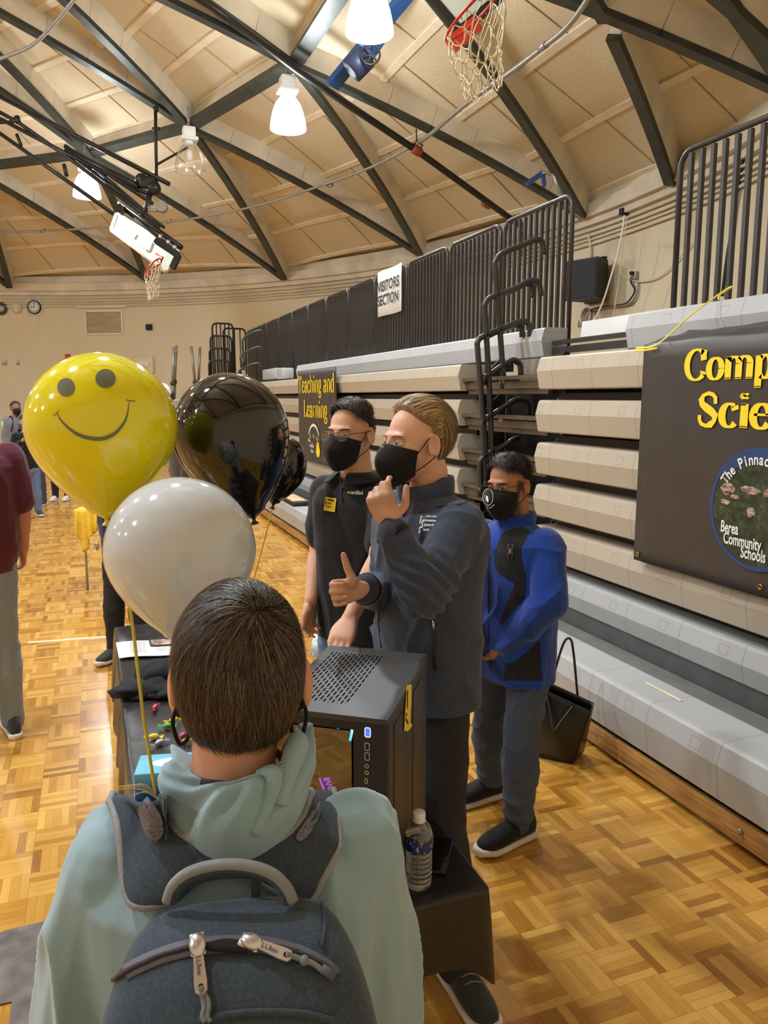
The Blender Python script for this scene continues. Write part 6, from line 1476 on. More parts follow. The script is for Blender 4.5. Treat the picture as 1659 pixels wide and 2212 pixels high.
# ------------------------------------------------------------------ man in the charcoal jacket (centre)
def jacket_man():
    skin = skin_mat('fair_skin', srgb(222, 178, 152), srgb(150, 108, 78)); hc = atd(897, 957, 2.3)
    H = Head(hc, facing(31), 1.0, -.03); H.brow = mat('blond_brow', srgb(150, 112, 76), .7)
    F_ = facing(34); R_ = F_.cross(Zv).normalized(); L_ = -R_
    nb = hc - H.F * .045 - Zv * .150 - R_ * .0; chest = nb - Zv * .17 - F_ * .01; pel = nb - Zv * .52 + F_ * .0
    P = person('person in a charcoal zip jacket and black mask with his hand at his chin', floor_pt(pel))
    shL = nb + L_ * .162 - Zv * .082; shR = nb - L_ * .162 - Zv * .082
    elL = atd(918, 1283, 2.06); wrL = atd(842, 1138, 2.06); elR = shR + (-RT * .02 - Zv * .28 + FWh * .02); wrR = atd(786, 1272, 2.24)
    hipL = pel + L_ * .09 - Zv * .06; hipR = pel - L_ * .09 - Zv * .06; anL = atz(985, 2085, .08); anL.z = .09; anR = Vector((.98, 2.28, .09)); knL = hipL.lerp(anL, .5) + F_ * .03; knR = hipR.lerp(anR, .5) + F_ * .03
    m = MB(); H.add(m); m.tube([H.p(0, -.030, -.03), nb + Zv * .06 - F_ * .01, nb - Zv * .02], [.056, .054, .066], 20)
    torso(m, pel, chest, nb, R_, F_); arm(m, shL, elL, wrL); arm(m, shR, elR, wrR); legs(m, hipL, knL, anL, hipR, knR, anR, r0=.064)
    # raised left hand: thumb up along the mask, index bent beside it
    d = (atd(818, 1068, 2.03) - wrL).normalized(); bk = (-FW * .95 - RT * .30).normalized()
    hand(m, wrL + d * .006, d, bk, RT + Zv * .3, [(28, 48, 30), (50, 72, 40), (62, 80, 45), (68, 82, 45)], [d * .5 + RT * .75 - FW * .1 + UP * .2, UP * 1 + RT * .12 + FW * .1, UP * 1 + RT * .05 + FW * .1], 1.0)
    d2 = (-RT * .86 - UP * .10 - FW * .35).normalized(); hand(m, wrR + d2 * .008, d2, FW * .8 - RT * .2, UP, [(62, 55, 35), (64, 60, 38), (66, 62, 38), (68, 62, 38)], [UP * .8 - RT * .45, UP * 1 - RT * .35, UP * 1 - RT * .30], 1.0)
    for a, td in ((anL, Vector((.08, -1, 0))), (anR, Vector((-.5, -.6, 0)))): seg(m, a, a + td.normalized() * .12 - Zv * .045, .036, .03)
    def tint(co):
        L = H.loc(co); beard = np.clip((-.030 - L[:, 2]) / .03, 0, 1) * np.clip((L[:, 1] - .0) / .03, 0, 1) * np.clip((L[:, 2] + .16) / .03, 0, 1); side = np.clip((np.abs(L[:, 0]) - .03) / .02, 0, 1)
        return beard * .50
    fuse(m, 'body', skin, P, .0042, 4, H.disp(), tint); H.eyes(P, (.12, .16, .2), (.0, 1, -.02), skin); H.mask(P, M['maskblack'])
    m = MB(); m.rbox(H.p(0, .116, -.004), (.020, .002, .006), .0006, H.M); m.build('mask_tag', M['galv'], P)
    # slicked back blond hair
    def region(d):
        x, y, z = d; hl = .48 + .12 * abs(x)        # hairline
        top = sstep(.0, .12, z - (y - .30) * 1.05) if y > .0 else 1.0
        front = 1.0 if y < .05 else sstep(0, .10, z - .62 * y - .20)
        side = sstep(-.84, -.70, z) if y < -.1 else sstep(-.16, -.02, z - y * 1.4 + .0)
        if abs(x) > .55 and y > -.25 and z < .0: side *= sstep(-.30, -.05, z)
        return front * side
    def flow(d): return Vector((0, -1, .15)) if d.y > -.3 else Vector((0, -.25, -1))
    def thick(d): return .012 + .014 * sstep(-.1, .8, d.z) + .006 * sstep(.2, -.6, d.y)
    make_hair(H, P, region, flow, thick, [srgb(140, 110, 70), srgb(184, 152, 104), srgb(216, 188, 142)], 9000, lambda d: .10 if d.z > -.2 else .04, .0014, 3, lift=.003, jitter=.06)
    # jacket
    jm = cloth_mat('charcoal_softshell', srgb(58, 68, 90), rough=.75, heather=.15); blk = cloth_mat('black_fleece', srgb(22, 22, 24), sheen=.3)
    m = MB(); torso(m, pel - Zv * .035, chest, nb - Zv * .005, R_, F_, 1.0, .030, hips=.162, waist=.154, belly=.012, flare=1.02)
    arm(m, shL, elL, wrL.lerp(elL, .10), 1.0, .020, (.056, .049, .046, .030)); arm(m, shR, elR, wrR.lerp(elR, .08), 1.0, .020, (.056, .049, .046, .030))
    ax_ = [np.array(elL), np.array(elR)]
    def dj(co, no):
        co = folds(.009, 7.0, 4, (1, 1, .7))(co, no)
        for e in ax_:
            r = np.linalg.norm(co - e, axis=1); w_ = np.exp(-(r / .11) ** 2); co = co + no * (w_ * .007 * np.sin(co[:, 2] * 150 + co[:, 0] * 110 + npnoise(co, 12) * 2.5))[:, None]
        return co
    jk = fuse(m, 'jacket', jm, P, .0065, 5, dj)
    bv = BVHTree.FromPolygons([v.co.copy() for v in jk.data.vertices], [tuple(p.vertices) for p in jk.data.polygons])
    def jh(x, y, off=.002, f=2.2):
        dd = ray(x, y).normalized(); l, nn_, i, ds = bv.ray_cast(CP, dd)
        if l is None: return atd(x, y, f)
        if nn_.dot(dd) > 0: nn_ = -nn_
        return l + nn_ * off
    # stand-up collar
    m = MB(); Pg = []
    for i in range(33):
        t = (i / 32) * 2 * PI; op = abs(t - PI) ; a = t + PI / 2; rr = .077 if math.sin(a) < .3 else .088
        b0 = nb - Zv * .012 + R_ * math.cos(a) * rr * 1.02 + F_ * math.sin(a) * rr * .98; k = .062 - .030 * max(0, math.sin(a)); op = 1 + .25 * max(0, math.sin(a))
        Pg.append([b0 - Zv * .02, b0 + Zv * k * .5 + (b0 - nb).normalized() * .002, b0 + Zv * k - (b0 - nb).normalized() * .004 * 0 + F_ * .0, ])
    m.grid(Pg); c_ = solidify(m.build('collar', jm, jk), .006, 1.0); subsurf(c_, 1)
    m = MB(); m.grid([[q + (nb - q).normalized() * .005 + Zv * .001 for q in r] for r in Pg]); solidify(m.build('collar_lining', blk, jk), .002)
    # front zip, chest and pocket zips, hem, cuffs
    m = MB(); m.tube([jh(x, y, .003) for x, y in ((893, 1058), (882, 1090), (872, 1115))], .004, 6); m.build('front_zip', M['black'], jk)
    m = MB(); m.tube([jh(x, y, .001) for x, y in ((820, 1290), (818, 1340), (824, 1400))], .0025, 6); m.build('front_seam', M['black'], jk)
    m = MB(); m.tube([jh(x, y, .002) for x, y in ((936, 1338), (938, 1370), (938, 1410), (940, 1448))], .0045, 6); m.build('pocket_zip', M['black'], jk)
    m = MB(); m.tube([jh(936, 1340, .006), jh(937, 1350, .008), jh(937, 1358, .006)], .0035, 6); m.build('zip_pull', M['chrome'], jk)
    m = MB(); m.tube(bez([jh(x, y, .001) for x, y in ((905, 1108), (945, 1095), (990, 1090), (1020, 1080))], 4), .0016, 5); m.build('yoke_seam', M['black'], jk)
    for w_, e_, nm in ((wrL, elL, 'cuff'), (wrR, elR, 'cuff')):
        c = w_.lerp(e_, .09); ax = (w_ - e_).normalized(); m = MB(); m.tube([c - ax * .006, c + ax * .014], [.0505, .046], 22, caps=True); o = m.build(nm, blk, jk)
    # embroidered chest mark
    def patch_text(s_, x, y, size, ex_px, m_, nm, sx=1.0, bold=.02):
        o_ = jh(x, y, .004); e1_ = (jh(x + ex_px, y + 1, .004) - o_); e2_ = (jh(x, y - 12, .004) - o_); e1_.normalize(); e2_ = (e2_ - e1_ * e2_.dot(e1_)).normalized(); return text_mesh(nm, s_, size, o_, e1_, e2_, m_, jk, bold=bold, sx=sx)
    patch_text('I', 907, 1131, .034, 25, M['bwhite'], 'embroidered_letter', .8); patch_text('S', 910, 1141, .030, 25, M['bwhite'], 'embroidered_letter', .7); patch_text('S', 906, 1152, .026, 25, M['bwhite'], 'embroidered_letter', .8)
    for s_, x, y in (('Information', 913, 1127), ('Systems &', 917, 1137), ('Services', 915, 1147), ('Berea College', 922, 1118)): patch_text(s_, x, y, .0115 if s_[0] != 'B' else .008, 25, M['bwhite'], 'embroidered_word', .85)
    m = MB(); m.tube([jh(912, 1119, .003), jh(930, 1118, .003), jh(941, 1118, .003)], .0006, 4); m.build('embroidered_line', M['bwhite'], jk)
    # trousers, shoes, shirt
    pm = denim_mat('black_trousers', srgb(34, 35, 42), .5); m = MB(); loft(m, [(pel - Zv * z_, R_, F_, a, b, .85) for z_, a, b in ((.02, .13, .085), (.08, .152, .100), (.16, .152, .102), (.20, .12, .10))], 30)
    legs(m, hipL, knL, anL, hipR, knR, anR, 1.0, .014, .055, r0=.070); fuse(m, 'trousers', pm, P, .009, 4, folds(.006, 8., 2, (1, 1, .8)))
    dk = cloth_mat('dark_gray_knit', srgb(58, 58, 56)); foot(P, anL, (.08, -1), dk, M['sole_w'], 1.12, True); foot(P, anR, (-.5, -.6), dk, M['sole_w'], 1.12, True)
    m = MB(); m.tube([jh(883, 1080, -.006), jh(888, 1065, -.004), jh(893, 1056, -.004)], .006, 6); m.build('shirt', M['white'], P)
jacket_man()

# ------------------------------------------------------------------ man in the black polo shirt
def polo_man():
    skin = skin_mat('polo_skin', srgb(216, 172, 144), srgb(70, 52, 44)); D0 = 2.92; hc = atd(757, 940, D0)
    H = Head(hc, facing(58), 1.02, -.02); H.brow = mat('dark_brow', srgb(48, 34, 28), .7); F_ = facing(50); R_ = F_.cross(Zv).normalized(); L_ = -R_
    nb = hc - H.F * .040 - Zv * .155; chest = nb - Zv * .17 - F_ * .01; pel = nb - Zv * .50; P = person('person in a black polo shirt with a yellow name badge, glasses and black mask', floor_pt(pel))
    shL = nb + L_ * .162 - Zv * .080; shR = nb - L_ * .162 - Zv * .080
    elL = atd(822, 1205, 2.66); wrL = atd(758, 1332, 2.60); elR = atd(690, 1190, 3.12); wrR = atd(672, 1296, 3.02)
    hipL = pel + L_ * .09 - Zv * .06; hipR = pel - L_ * .09 - Zv * .06; anL = floor_pt(hipL + RT * .02, .09); anR = floor_pt(hipR - RT * .02 + FWh * .03, .09); knL = hipL.lerp(anL, .5); knR = hipR.lerp(anR, .5)
    m = MB(); H.add(m); m.tube([H.p(0, -.030, -.03), nb + Zv * .06, nb - Zv * .02], [.056, .055, .068], 20); torso(m, pel, chest, nb, R_, F_); arm(m, shL, elL, wrL, 1.02); arm(m, shR, elR, wrR, 1.02); legs(m, hipL, knL, anL, hipR, knR, anR)
    d = (atd(742, 1372, 2.56) - wrL).normalized(); hand(m, wrL, d, -FW * .8 - RT * .3 + UP * .1, -RT, [(10, 20, 15)] * 4, [-RT * .5 + d, d, d], 1.05)
    d = (-Zv * .97 - RT * .15).normalized(); hand(m, wrR, d, -RT * .6 + FW * .5, -FW - RT * .3, [(22, 30, 20), (26, 34, 22), (30, 36, 24), (34, 38, 24)], [d * .8 - FW * .5, d, d], 1.0)
    def tint(co):
        L = H.loc(co); return np.clip((L[:, 2] - .02) / .03, 0, 1) * np.clip((-L[:, 1] + .02) / .03, 0, 1) * .25 * (np.abs(L[:, 0]) > .05)
    fuse(m, 'body', skin, P, .0048, 4, H.disp(), tint); H.eyes(P, (.06, .035, .02), (-.1, 1, 0), skin); mk_ = H.mask(P, M['maskblack']); H.glasses(P, mat('dark_frame', srgb(70, 40, 36), .35), h_=.0155)
    m = MB(); m.rbox(H.p(.046, .100, -.085), (.012, .002, .008), .0006, H.M @ Matrix.Rotation(-.6, 3, 'Z')); m.build('mask_mark', M['galv'], mk_)
    def region(d):
        x, y, z = d; front = 1.0 if y < .05 else sstep(0, .08, z - .60 * y - .16); side = sstep(-.62, -.45, z) if y < -.15 else sstep(-.14, -.0, z - y * 1.3)
        if abs(x) > .55 and y > -.25 and z < 0: side *= sstep(-.28, -.08, z)
        return front * side
    def flow(d): return Vector((-.8, .75, .25)) if d.z > .45 else Vector((0, -.3, -1))
    def thick(d): return .004 + .020 * sstep(.30, .75, d.z) + .006 * sstep(.2, .8, d.y) * sstep(.4, .7, d.z)
    make_hair(H, P, region, flow, thick, [srgb(40, 30, 26), srgb(64, 48, 40), srgb(92, 72, 58)], 5000, lambda d: .045 if d.z > .45 else .012, .0012, 8, lift=.004, jitter=.12)
    pm = cloth_mat('black_pique', srgb(33, 34, 39), rough=.8, sheen=.15); m = MB(); torso(m, pel - Zv * .05, chest, nb - Zv * .005, R_, F_, 1.0, .022, hips=.16, waist=.158, belly=.01, flare=.97)
    for s_, e_ in ((shL, elL), (shR, elR)): seg(m, s_, s_.lerp(e_, .72), .074, .068)
    sh_ = fuse(m, 'polo_shirt', pm, P, .0075, 5, folds(.008, 6., 9, (1, 1, .5))); bv = BVHTree.FromPolygons([v.co.copy() for v in sh_.data.vertices], [tuple(p.vertices) for p in sh_.data.polygons])
    def jh(x, y, off=.002):
        dd = ray(x, y).normalized(); l, nn_, i, ds = bv.ray_cast(CP, dd)
        if l is None: return atd(x, y, D0 - .12)
        if nn_.dot(dd) > 0: nn_ = -nn_
        return l + nn_ * off
    for sg in (-1, 1):
        m = MB(); Pg = []
        for i in range(13):
            t = i / 12; a = PI / 2 + sg * (PI - t * (PI - .25)); b0 = nb + Zv * .012 + R_ * math.cos(a) * .076 + F_ * math.sin(a) * .074; out = (b0 - nb); out.z = 0; out.normalize(); fl = .5 + 1.0 * max(0, t - .45)
            Pg.append([b0 - Zv * .004 - out * .008, b0 + Zv * .010 + out * .002, b0 + out * (.040 + .020 * t) - Zv * (.020 + .022 * fl)])
        m.grid(Pg); subsurf(solidify(m.build('collar', pm, sh_), .003), 1)
    m = MB(); m.tube([jh(736, 1040, .002), jh(738, 1062, .002), jh(741, 1085, .002)], .004, 6, flat=.4); m.build('placket', pm, sh_)
    for x, y in ((738, 1040), (741, 1056)): m = MB(); m.sphere(jh(x, y, .004), .005, 8, 6); m.build('button', M['railgray'], sh_)
    o_ = jh(752, 1067, .004); e1_ = (jh(770, 1068, .004) - o_).normalized(); e2_ = Zv
    text_mesh('embroidered_word', 'certified', .020, jh(757, 1068, .004), e1_, e2_, M['bwhite'], sh_, bold=.02, sx=.85); m = MB(); m.sphere(jh(754, 1065, .004), .005, 8, 6); m.build('embroidered_dot', M['byellow'], sh_)
    q = [jh(x, y, .007) for x, y in ((706, 1074), (729, 1078), (726, 1106), (702, 1102))]; m = MB(); m.add(q, [(0, 1, 2, 3)]); bd = solidify(m.build('name_badge', M['byellow'], P), .001)
    def qb(s_, t_): return q[0].lerp(q[1], s_).lerp(q[3].lerp(q[2], s_), t_) + (q[1] - q[0]).cross(q[0] - q[3]).normalized() * .0015
    for a, b, wd in (((.3, .16), (.85, .2), .006), ((.12, .15), (.14, .6), .003), ((.25, .42), (.6, .45), .003), ((.2, .66), (.7, .7), .003)): m = MB(); m.beam(qb(*a), qb(*b), wd, .0006, up=-FW); m.build('badge_print', M['black'], bd)
    jm = denim_mat('light_blue_jeans', srgb(110, 134, 168), .5); m = MB(); loft(m, [(pel - Zv * z_, R_, F_, a, b, .85) for z_, a, b in ((.0, .16, .112), (.06, .174, .12), (.14, .17, .12), (.19, .12, .10))], 30)
    legs(m, hipL, knL, anL, hipR, knR, anR, 1.0, .014, .052); fuse(m, 'jeans', jm, P, .011, 4, folds(.006, 8., 2))
    dk = cloth_mat('polo_shoe_knit', srgb(60, 60, 62)); foot(P, anL, tuple(F_)[:2], dk, M['sole_w'], 1.1); foot(P, anR, tuple(F_)[:2], dk, M['sole_w'], 1.1)
polo_man()

# ------------------------------------------------------------------ man in the blue and black jacket
def blue_man():
    skin = skin_mat('brown_skin', srgb(176, 124, 92), srgb(26, 20, 20)); D0 = 3.05; hc = atd(1098, 1049, D0); k = .95
    H = Head(hc, facing(46), k, -.10, .03); H.brow = mat('black_brow', srgb(24, 18, 16), .7); F_ = facing(42); R_ = F_.cross(Zv).normalized(); L_ = -R_
    nb = hc - H.F * .030 - Zv * .150 + RT * .012; chest = nb - Zv * .16; pel = nb - Zv * .47 + RT * .01; P = person('person in a blue and black zip jacket, mask lettered B and gray jeans', floor_pt(pel))
    shL = nb + L_ * .155 - Zv * .078; shR = nb - L_ * .155 - Zv * .078; elL = atd(1186, 1300, 2.92); wrL = atd(1098, 1392, 3.06); elR = shR - Zv * .27 - RT * .01; wrR = elR - Zv * .10 + F_ * .18 + L_ * .08
    hipL = pel + L_ * .088 - Zv * .06; hipR = pel - L_ * .088 - Zv * .06
    hL, tL = atz(1140, 1800, .02), atz(1046, 1838, .02); hR, tR = atz(1080, 1712, .02), atz(1003, 1732, .02); dL = (tL - hL).normalized(); dR = (tR - hR).normalized(); anL = floor_pt(hL + dL * .055, .085); anR = floor_pt(hR + dR * .055, .085)
    knL = hipL.lerp(anL, .5) + F_ * .025; knR = hipR.lerp(anR, .5) + F_ * .03
    m = MB(); H.add(m); m.tube([H.p(0, -.030, -.03), nb + Zv * .05, nb - Zv * .02], [.056, .055, .066], 20); torso(m, pel, chest, nb, R_, F_, .96); arm(m, shL, elL, wrL, .96); arm(m, shR, elR, wrR, .96); legs(m, hipL, knL, anL, hipR, knR, anR, .96, r0=.072)
    for w_, e_, sd in ((wrL, elL, Zv), (wrR, elR, Zv)): d = (w_ - e_).normalized(); hand(m, w_, d, -F_ if False else (L_ if w_ is wrL else R_), sd, [(20, 30, 20)] * 4, [d + sd * .4, d, d], .95)
    def tint(co):
        L = H.loc(co); a = np.clip((-.035 - L[:, 2] + .35 * np.clip(L[:, 1] - .05, -.1, 0)) / .02, 0, 1) * np.clip((L[:, 1] + .012) / .02, 0, 1) * np.clip((L[:, 2] + .150) / .02, 0, 1)
        b = (np.abs(L[:, 0]) > .055) * np.clip((L[:, 1] - .0) / .01, 0, 1) * np.clip((.035 - L[:, 1]) / .012, 0, 1) * (L[:, 2] > -.06) * (L[:, 2] < .03); return np.clip(a * .95 + b * .85, 0, 1)
    def dbe(co, no):
        L = H.loc(co); a = np.clip((-.045 - L[:, 2]) / .02, 0, 1) * np.clip((L[:, 1] - .01) / .02, 0, 1) * np.clip((L[:, 2] + .14) / .02, 0, 1); return co + no * (a * (.010 + .002 * npnoise(co, 90)))[:, None]
    fuse(m, 'body', skin, P, .0048, 4, H.disp(dbe), tint); H.eyes(P, (.03, .02, .012), (-.1, 1, -.25), skin); mk_ = H.mask(P, M['maskblack']); H.glasses(P, mat('thin_metal_frame', srgb(60, 50, 44), .3, .6), h_=.0165)
    o_ = H.p(.018, .132, -.078)
    xd = (H.M @ Vector((-1, .25, 0))).normalized(); yd = (H.M @ Vector((0, -.1, 1))).normalized(); o_ = H.p(.044, .1315, -.080)
    mb_ = BVHTree.FromPolygons([v.co.copy() for v in mk_.data.vertices], [tuple(p.vertices) for p in mk_.data.polygons])
    def mh(x, y, off=.004):
        dd = ray(x, y).normalized(); l, nn_, i, ds = mb_.ray_cast(CP, dd); return (l - dd * off) if l is not None else atd(x, y, 2.93)
    e1_ = (mh(1066, 1080) - mh(1048, 1078)).normalized(); e2_ = (mh(1052, 1062) - mh(1053, 1086)).normalized()
    text_mesh('mask_letter', 'B', .044, mh(1047, 1084, .006), e1_, e2_, M['bwhite'], mk_, bold=.06, sx=.9)
    for v in mk_.children[-1].data.vertices:
        dd = (v.co - CP).normalized(); l, nn_, i, ds = mb_.ray_cast(CP, dd)
        if l is not None: v.co = l - dd * .0035
    m = MB(); m.tube([mh(1054 + 11 * math.cos(a), 1074 + 18 * math.sin(a), .004) for a in np.linspace(0, 2 * PI, 29)[:-1]], .0012, 5, closed=True); m.build('mask_ring', M['bwhite'], mk_)
    m = MB(); m.tube([mh(x, y, .004) for x, y in ((1052, 1097), (1060, 1097), (1068, 1090))], .0016, 5); m.build('mask_word', M['bwhite'], mk_)
    def region(d):
        x, y, z = d; front = 1.0 if y < .05 else sstep(0, .08, z - .52 * y - .14); side = sstep(-.66, -.5, z) if y < -.15 else sstep(-.14, -.0, z - y * 1.2)
        if abs(x) > .55 and y > -.25 and z < 0: side *= sstep(-.40, -.12, z)
        return front * side
    def flow(d): return Vector((-.5, .9, .2)) if d.z > .5 and d.y > -.1 else Vector((0, -.5, -.9))
    def thick(d): return .009 + .016 * sstep(.1, .75, d.z)
    make_hair(H, P, region, flow, thick, [srgb(22, 18, 18), srgb(34, 28, 28), srgb(60, 52, 52)], 5000, lambda d: .05 if d.z > .3 else .02, .0012, 18, lift=.004, jitter=.12)
    # jacket, blue with black chest, side and forearm panels
    jm = cloth_mat('royal_blue_fleece', srgb(24, 66, 158), srgb(28, 28, 32), rough=.9, sheen=.35); m = MB(); torso(m, pel - Zv * .08, chest, nb - Zv * .005, R_, F_, .97, .028, hips=.162, waist=.160, belly=.015, flare=.98)
    arm(m, shL, elL, wrL, .96, .020, (.056, .051, .048, .034)); arm(m, shR, elR, wrR, .96, .020, (.056, .051, .048, .034))
    def tj(co):
        r = co - np.array(CP); dpt = r @ np.array(FW); x = 829.5 + CAM_F * (r @ np.array(RT)) / dpt; y = 1106 - CAM_F * (r @ np.array(UP)) / dpt
        q = co - np.array(nb); f = q @ np.array(F_); l = q @ np.array(L_)
        def poly(pts):
            ins = np.zeros(len(co), bool); n_ = len(pts)
            for i in range(n_):
                (x1, y1), (x2, y2) = pts[i], pts[(i + 1) % n_]
                c = ((y1 > y) != (y2 > y)); xx = x1 + (y - y1) / ((y2 - y1) if y2 != y1 else 1e-9) * (x2 - x1); ins ^= c & (x < xx)
            return ins
        front = (l > -.02) & (dpt < D0 + .02)
        pan = poly([(1085, 1150), (1125, 1134), (1146, 1148), (1126, 1185), (1126, 1205), (1136, 1240), (1136, 1290), (1110, 1330), (1082, 1376), (1080, 1340), (1112, 1262), (1075, 1238), (1066, 1215), (1068, 1190)]) | poly([(1092, 1410), (1100, 1396), (1140, 1385), (1166, 1350), (1170, 1470), (1090, 1470)])
        e = np.array(elL); a = np.array(wrL) - e; tt = ((co - e) @ a) / (a @ a); line = e + np.clip(tt, -.2, 1)[:, None] * a; onarm = np.linalg.norm(co - line, axis=1) < .074
        b2 = np.array(shL); a2 = e - b2; t2 = ((co - b2) @ a2) / (a2 @ a2); l2 = b2 + np.clip(t2, .15, 1)[:, None] * a2; onarm |= (np.linalg.norm(co - l2, axis=1) < .082) & (x > 1130)
        return (pan & front & ~onarm).astype(float)
    jk = fuse(m, 'jacket', jm, P, .0048, 7, folds(.009, 6.5, 14, (1, 1, .7)), tj); bv = BVHTree.FromPolygons([v.co.copy() for v in jk.data.vertices], [tuple(p.vertices) for p in jk.data.polygons])
    def jh(x, y, off=.002):
        dd = ray(x, y).normalized(); l, nn_, i, ds = bv.ray_cast(CP, dd)
        if l is None: return atd(x, y, D0 - .15)
        if nn_.dot(dd) > 0: nn_ = -nn_
        return l + nn_ * off
    blk = cloth_mat('collar_black', srgb(26, 26, 30)); m = MB(); Pg = []
    for i in range(33):
        a = PI / 2 + (i / 32) * 2 * PI; b0 = nb - Zv * .015 + R_ * math.cos(a) * .080 + F_ * math.sin(a) * .078; kk = .058 - .014 * max(0, math.sin(a)); Pg.append([b0 - Zv * .012, b0 + Zv * kk * .55, b0 + Zv * kk])
    m.grid(Pg); subsurf(solidify(m.build('collar', jm, jk), .006, 1), 1); m = MB(); m.grid([[q + (nb - q).normalized() * .006 + Zv * .0015 for q in r] for r in Pg]); solidify(m.build('collar_lining', blk, jk), .003)
    m = MB(); m.tube([jh(x, y, .002) for x, y in ((1063, 1135), (1058, 1200), (1056, 1280), (1056, 1380), (1060, 1440))], .003, 6); m.build('front_zip', M['black'], jk)
    sp_ = jh(1103, 1192, .005); e1_ = (jh(1115, 1192, .005) - sp_).normalized(); e2_ = Zv; m = MB()
    m.sphere(sp_, (.006, .004, .012), 10, 8)
    for s_ in (-1, 1):
        for a, l_ in ((1.15, .034), (.6, .024), (-.6, .024), (-1.15, .034)): m.tube([sp_, sp_ + e1_ * s_ * math.cos(a) * l_ * .6 + e2_ * (math.sin(a) * l_ * .5 + .004), sp_ + e1_ * s_ * math.cos(a) * l_ * .55 + e2_ * math.sin(a) * l_], .0011, 4)
    m.build('embroidered_emblem', M['galv'], jk)
    jn = denim_mat('gray_blue_jeans', srgb(60, 72, 94), .9); m = MB(); loft(m, [(pel - Zv * z_, R_, F_, a, b, .85) for z_, a, b in ((.0, .16, .112), (.08, .155, .108), (.16, .158, .11), (.20, .12, .10))], 30)
    legs(m, hipL, knL, anL + Zv * .03, hipR, knR, anR + Zv * .03, .96, .018, .048, r0=.078)
    def dl(co, no):
        co = folds(.007, 9., 5, (1, 1, .9))(co, no); w_ = np.clip((.32 - co[:, 2]) / .22, 0, 1); return co + no * (w_ * .007 * np.sin(co[:, 2] * 95 + npnoise(co, 9) * 3))[:, None]
    fuse(m, 'jeans', jn, P, .009, 4, dl); dk = cloth_mat('black_knit_shoe', srgb(26, 26, 28)); foot(P, anL, tuple(dL)[:2], dk, M['sole_w'], 1.12); foot(P, anR, tuple(dR)[:2], dk, M['sole_w'], 1.12)
blue_man()
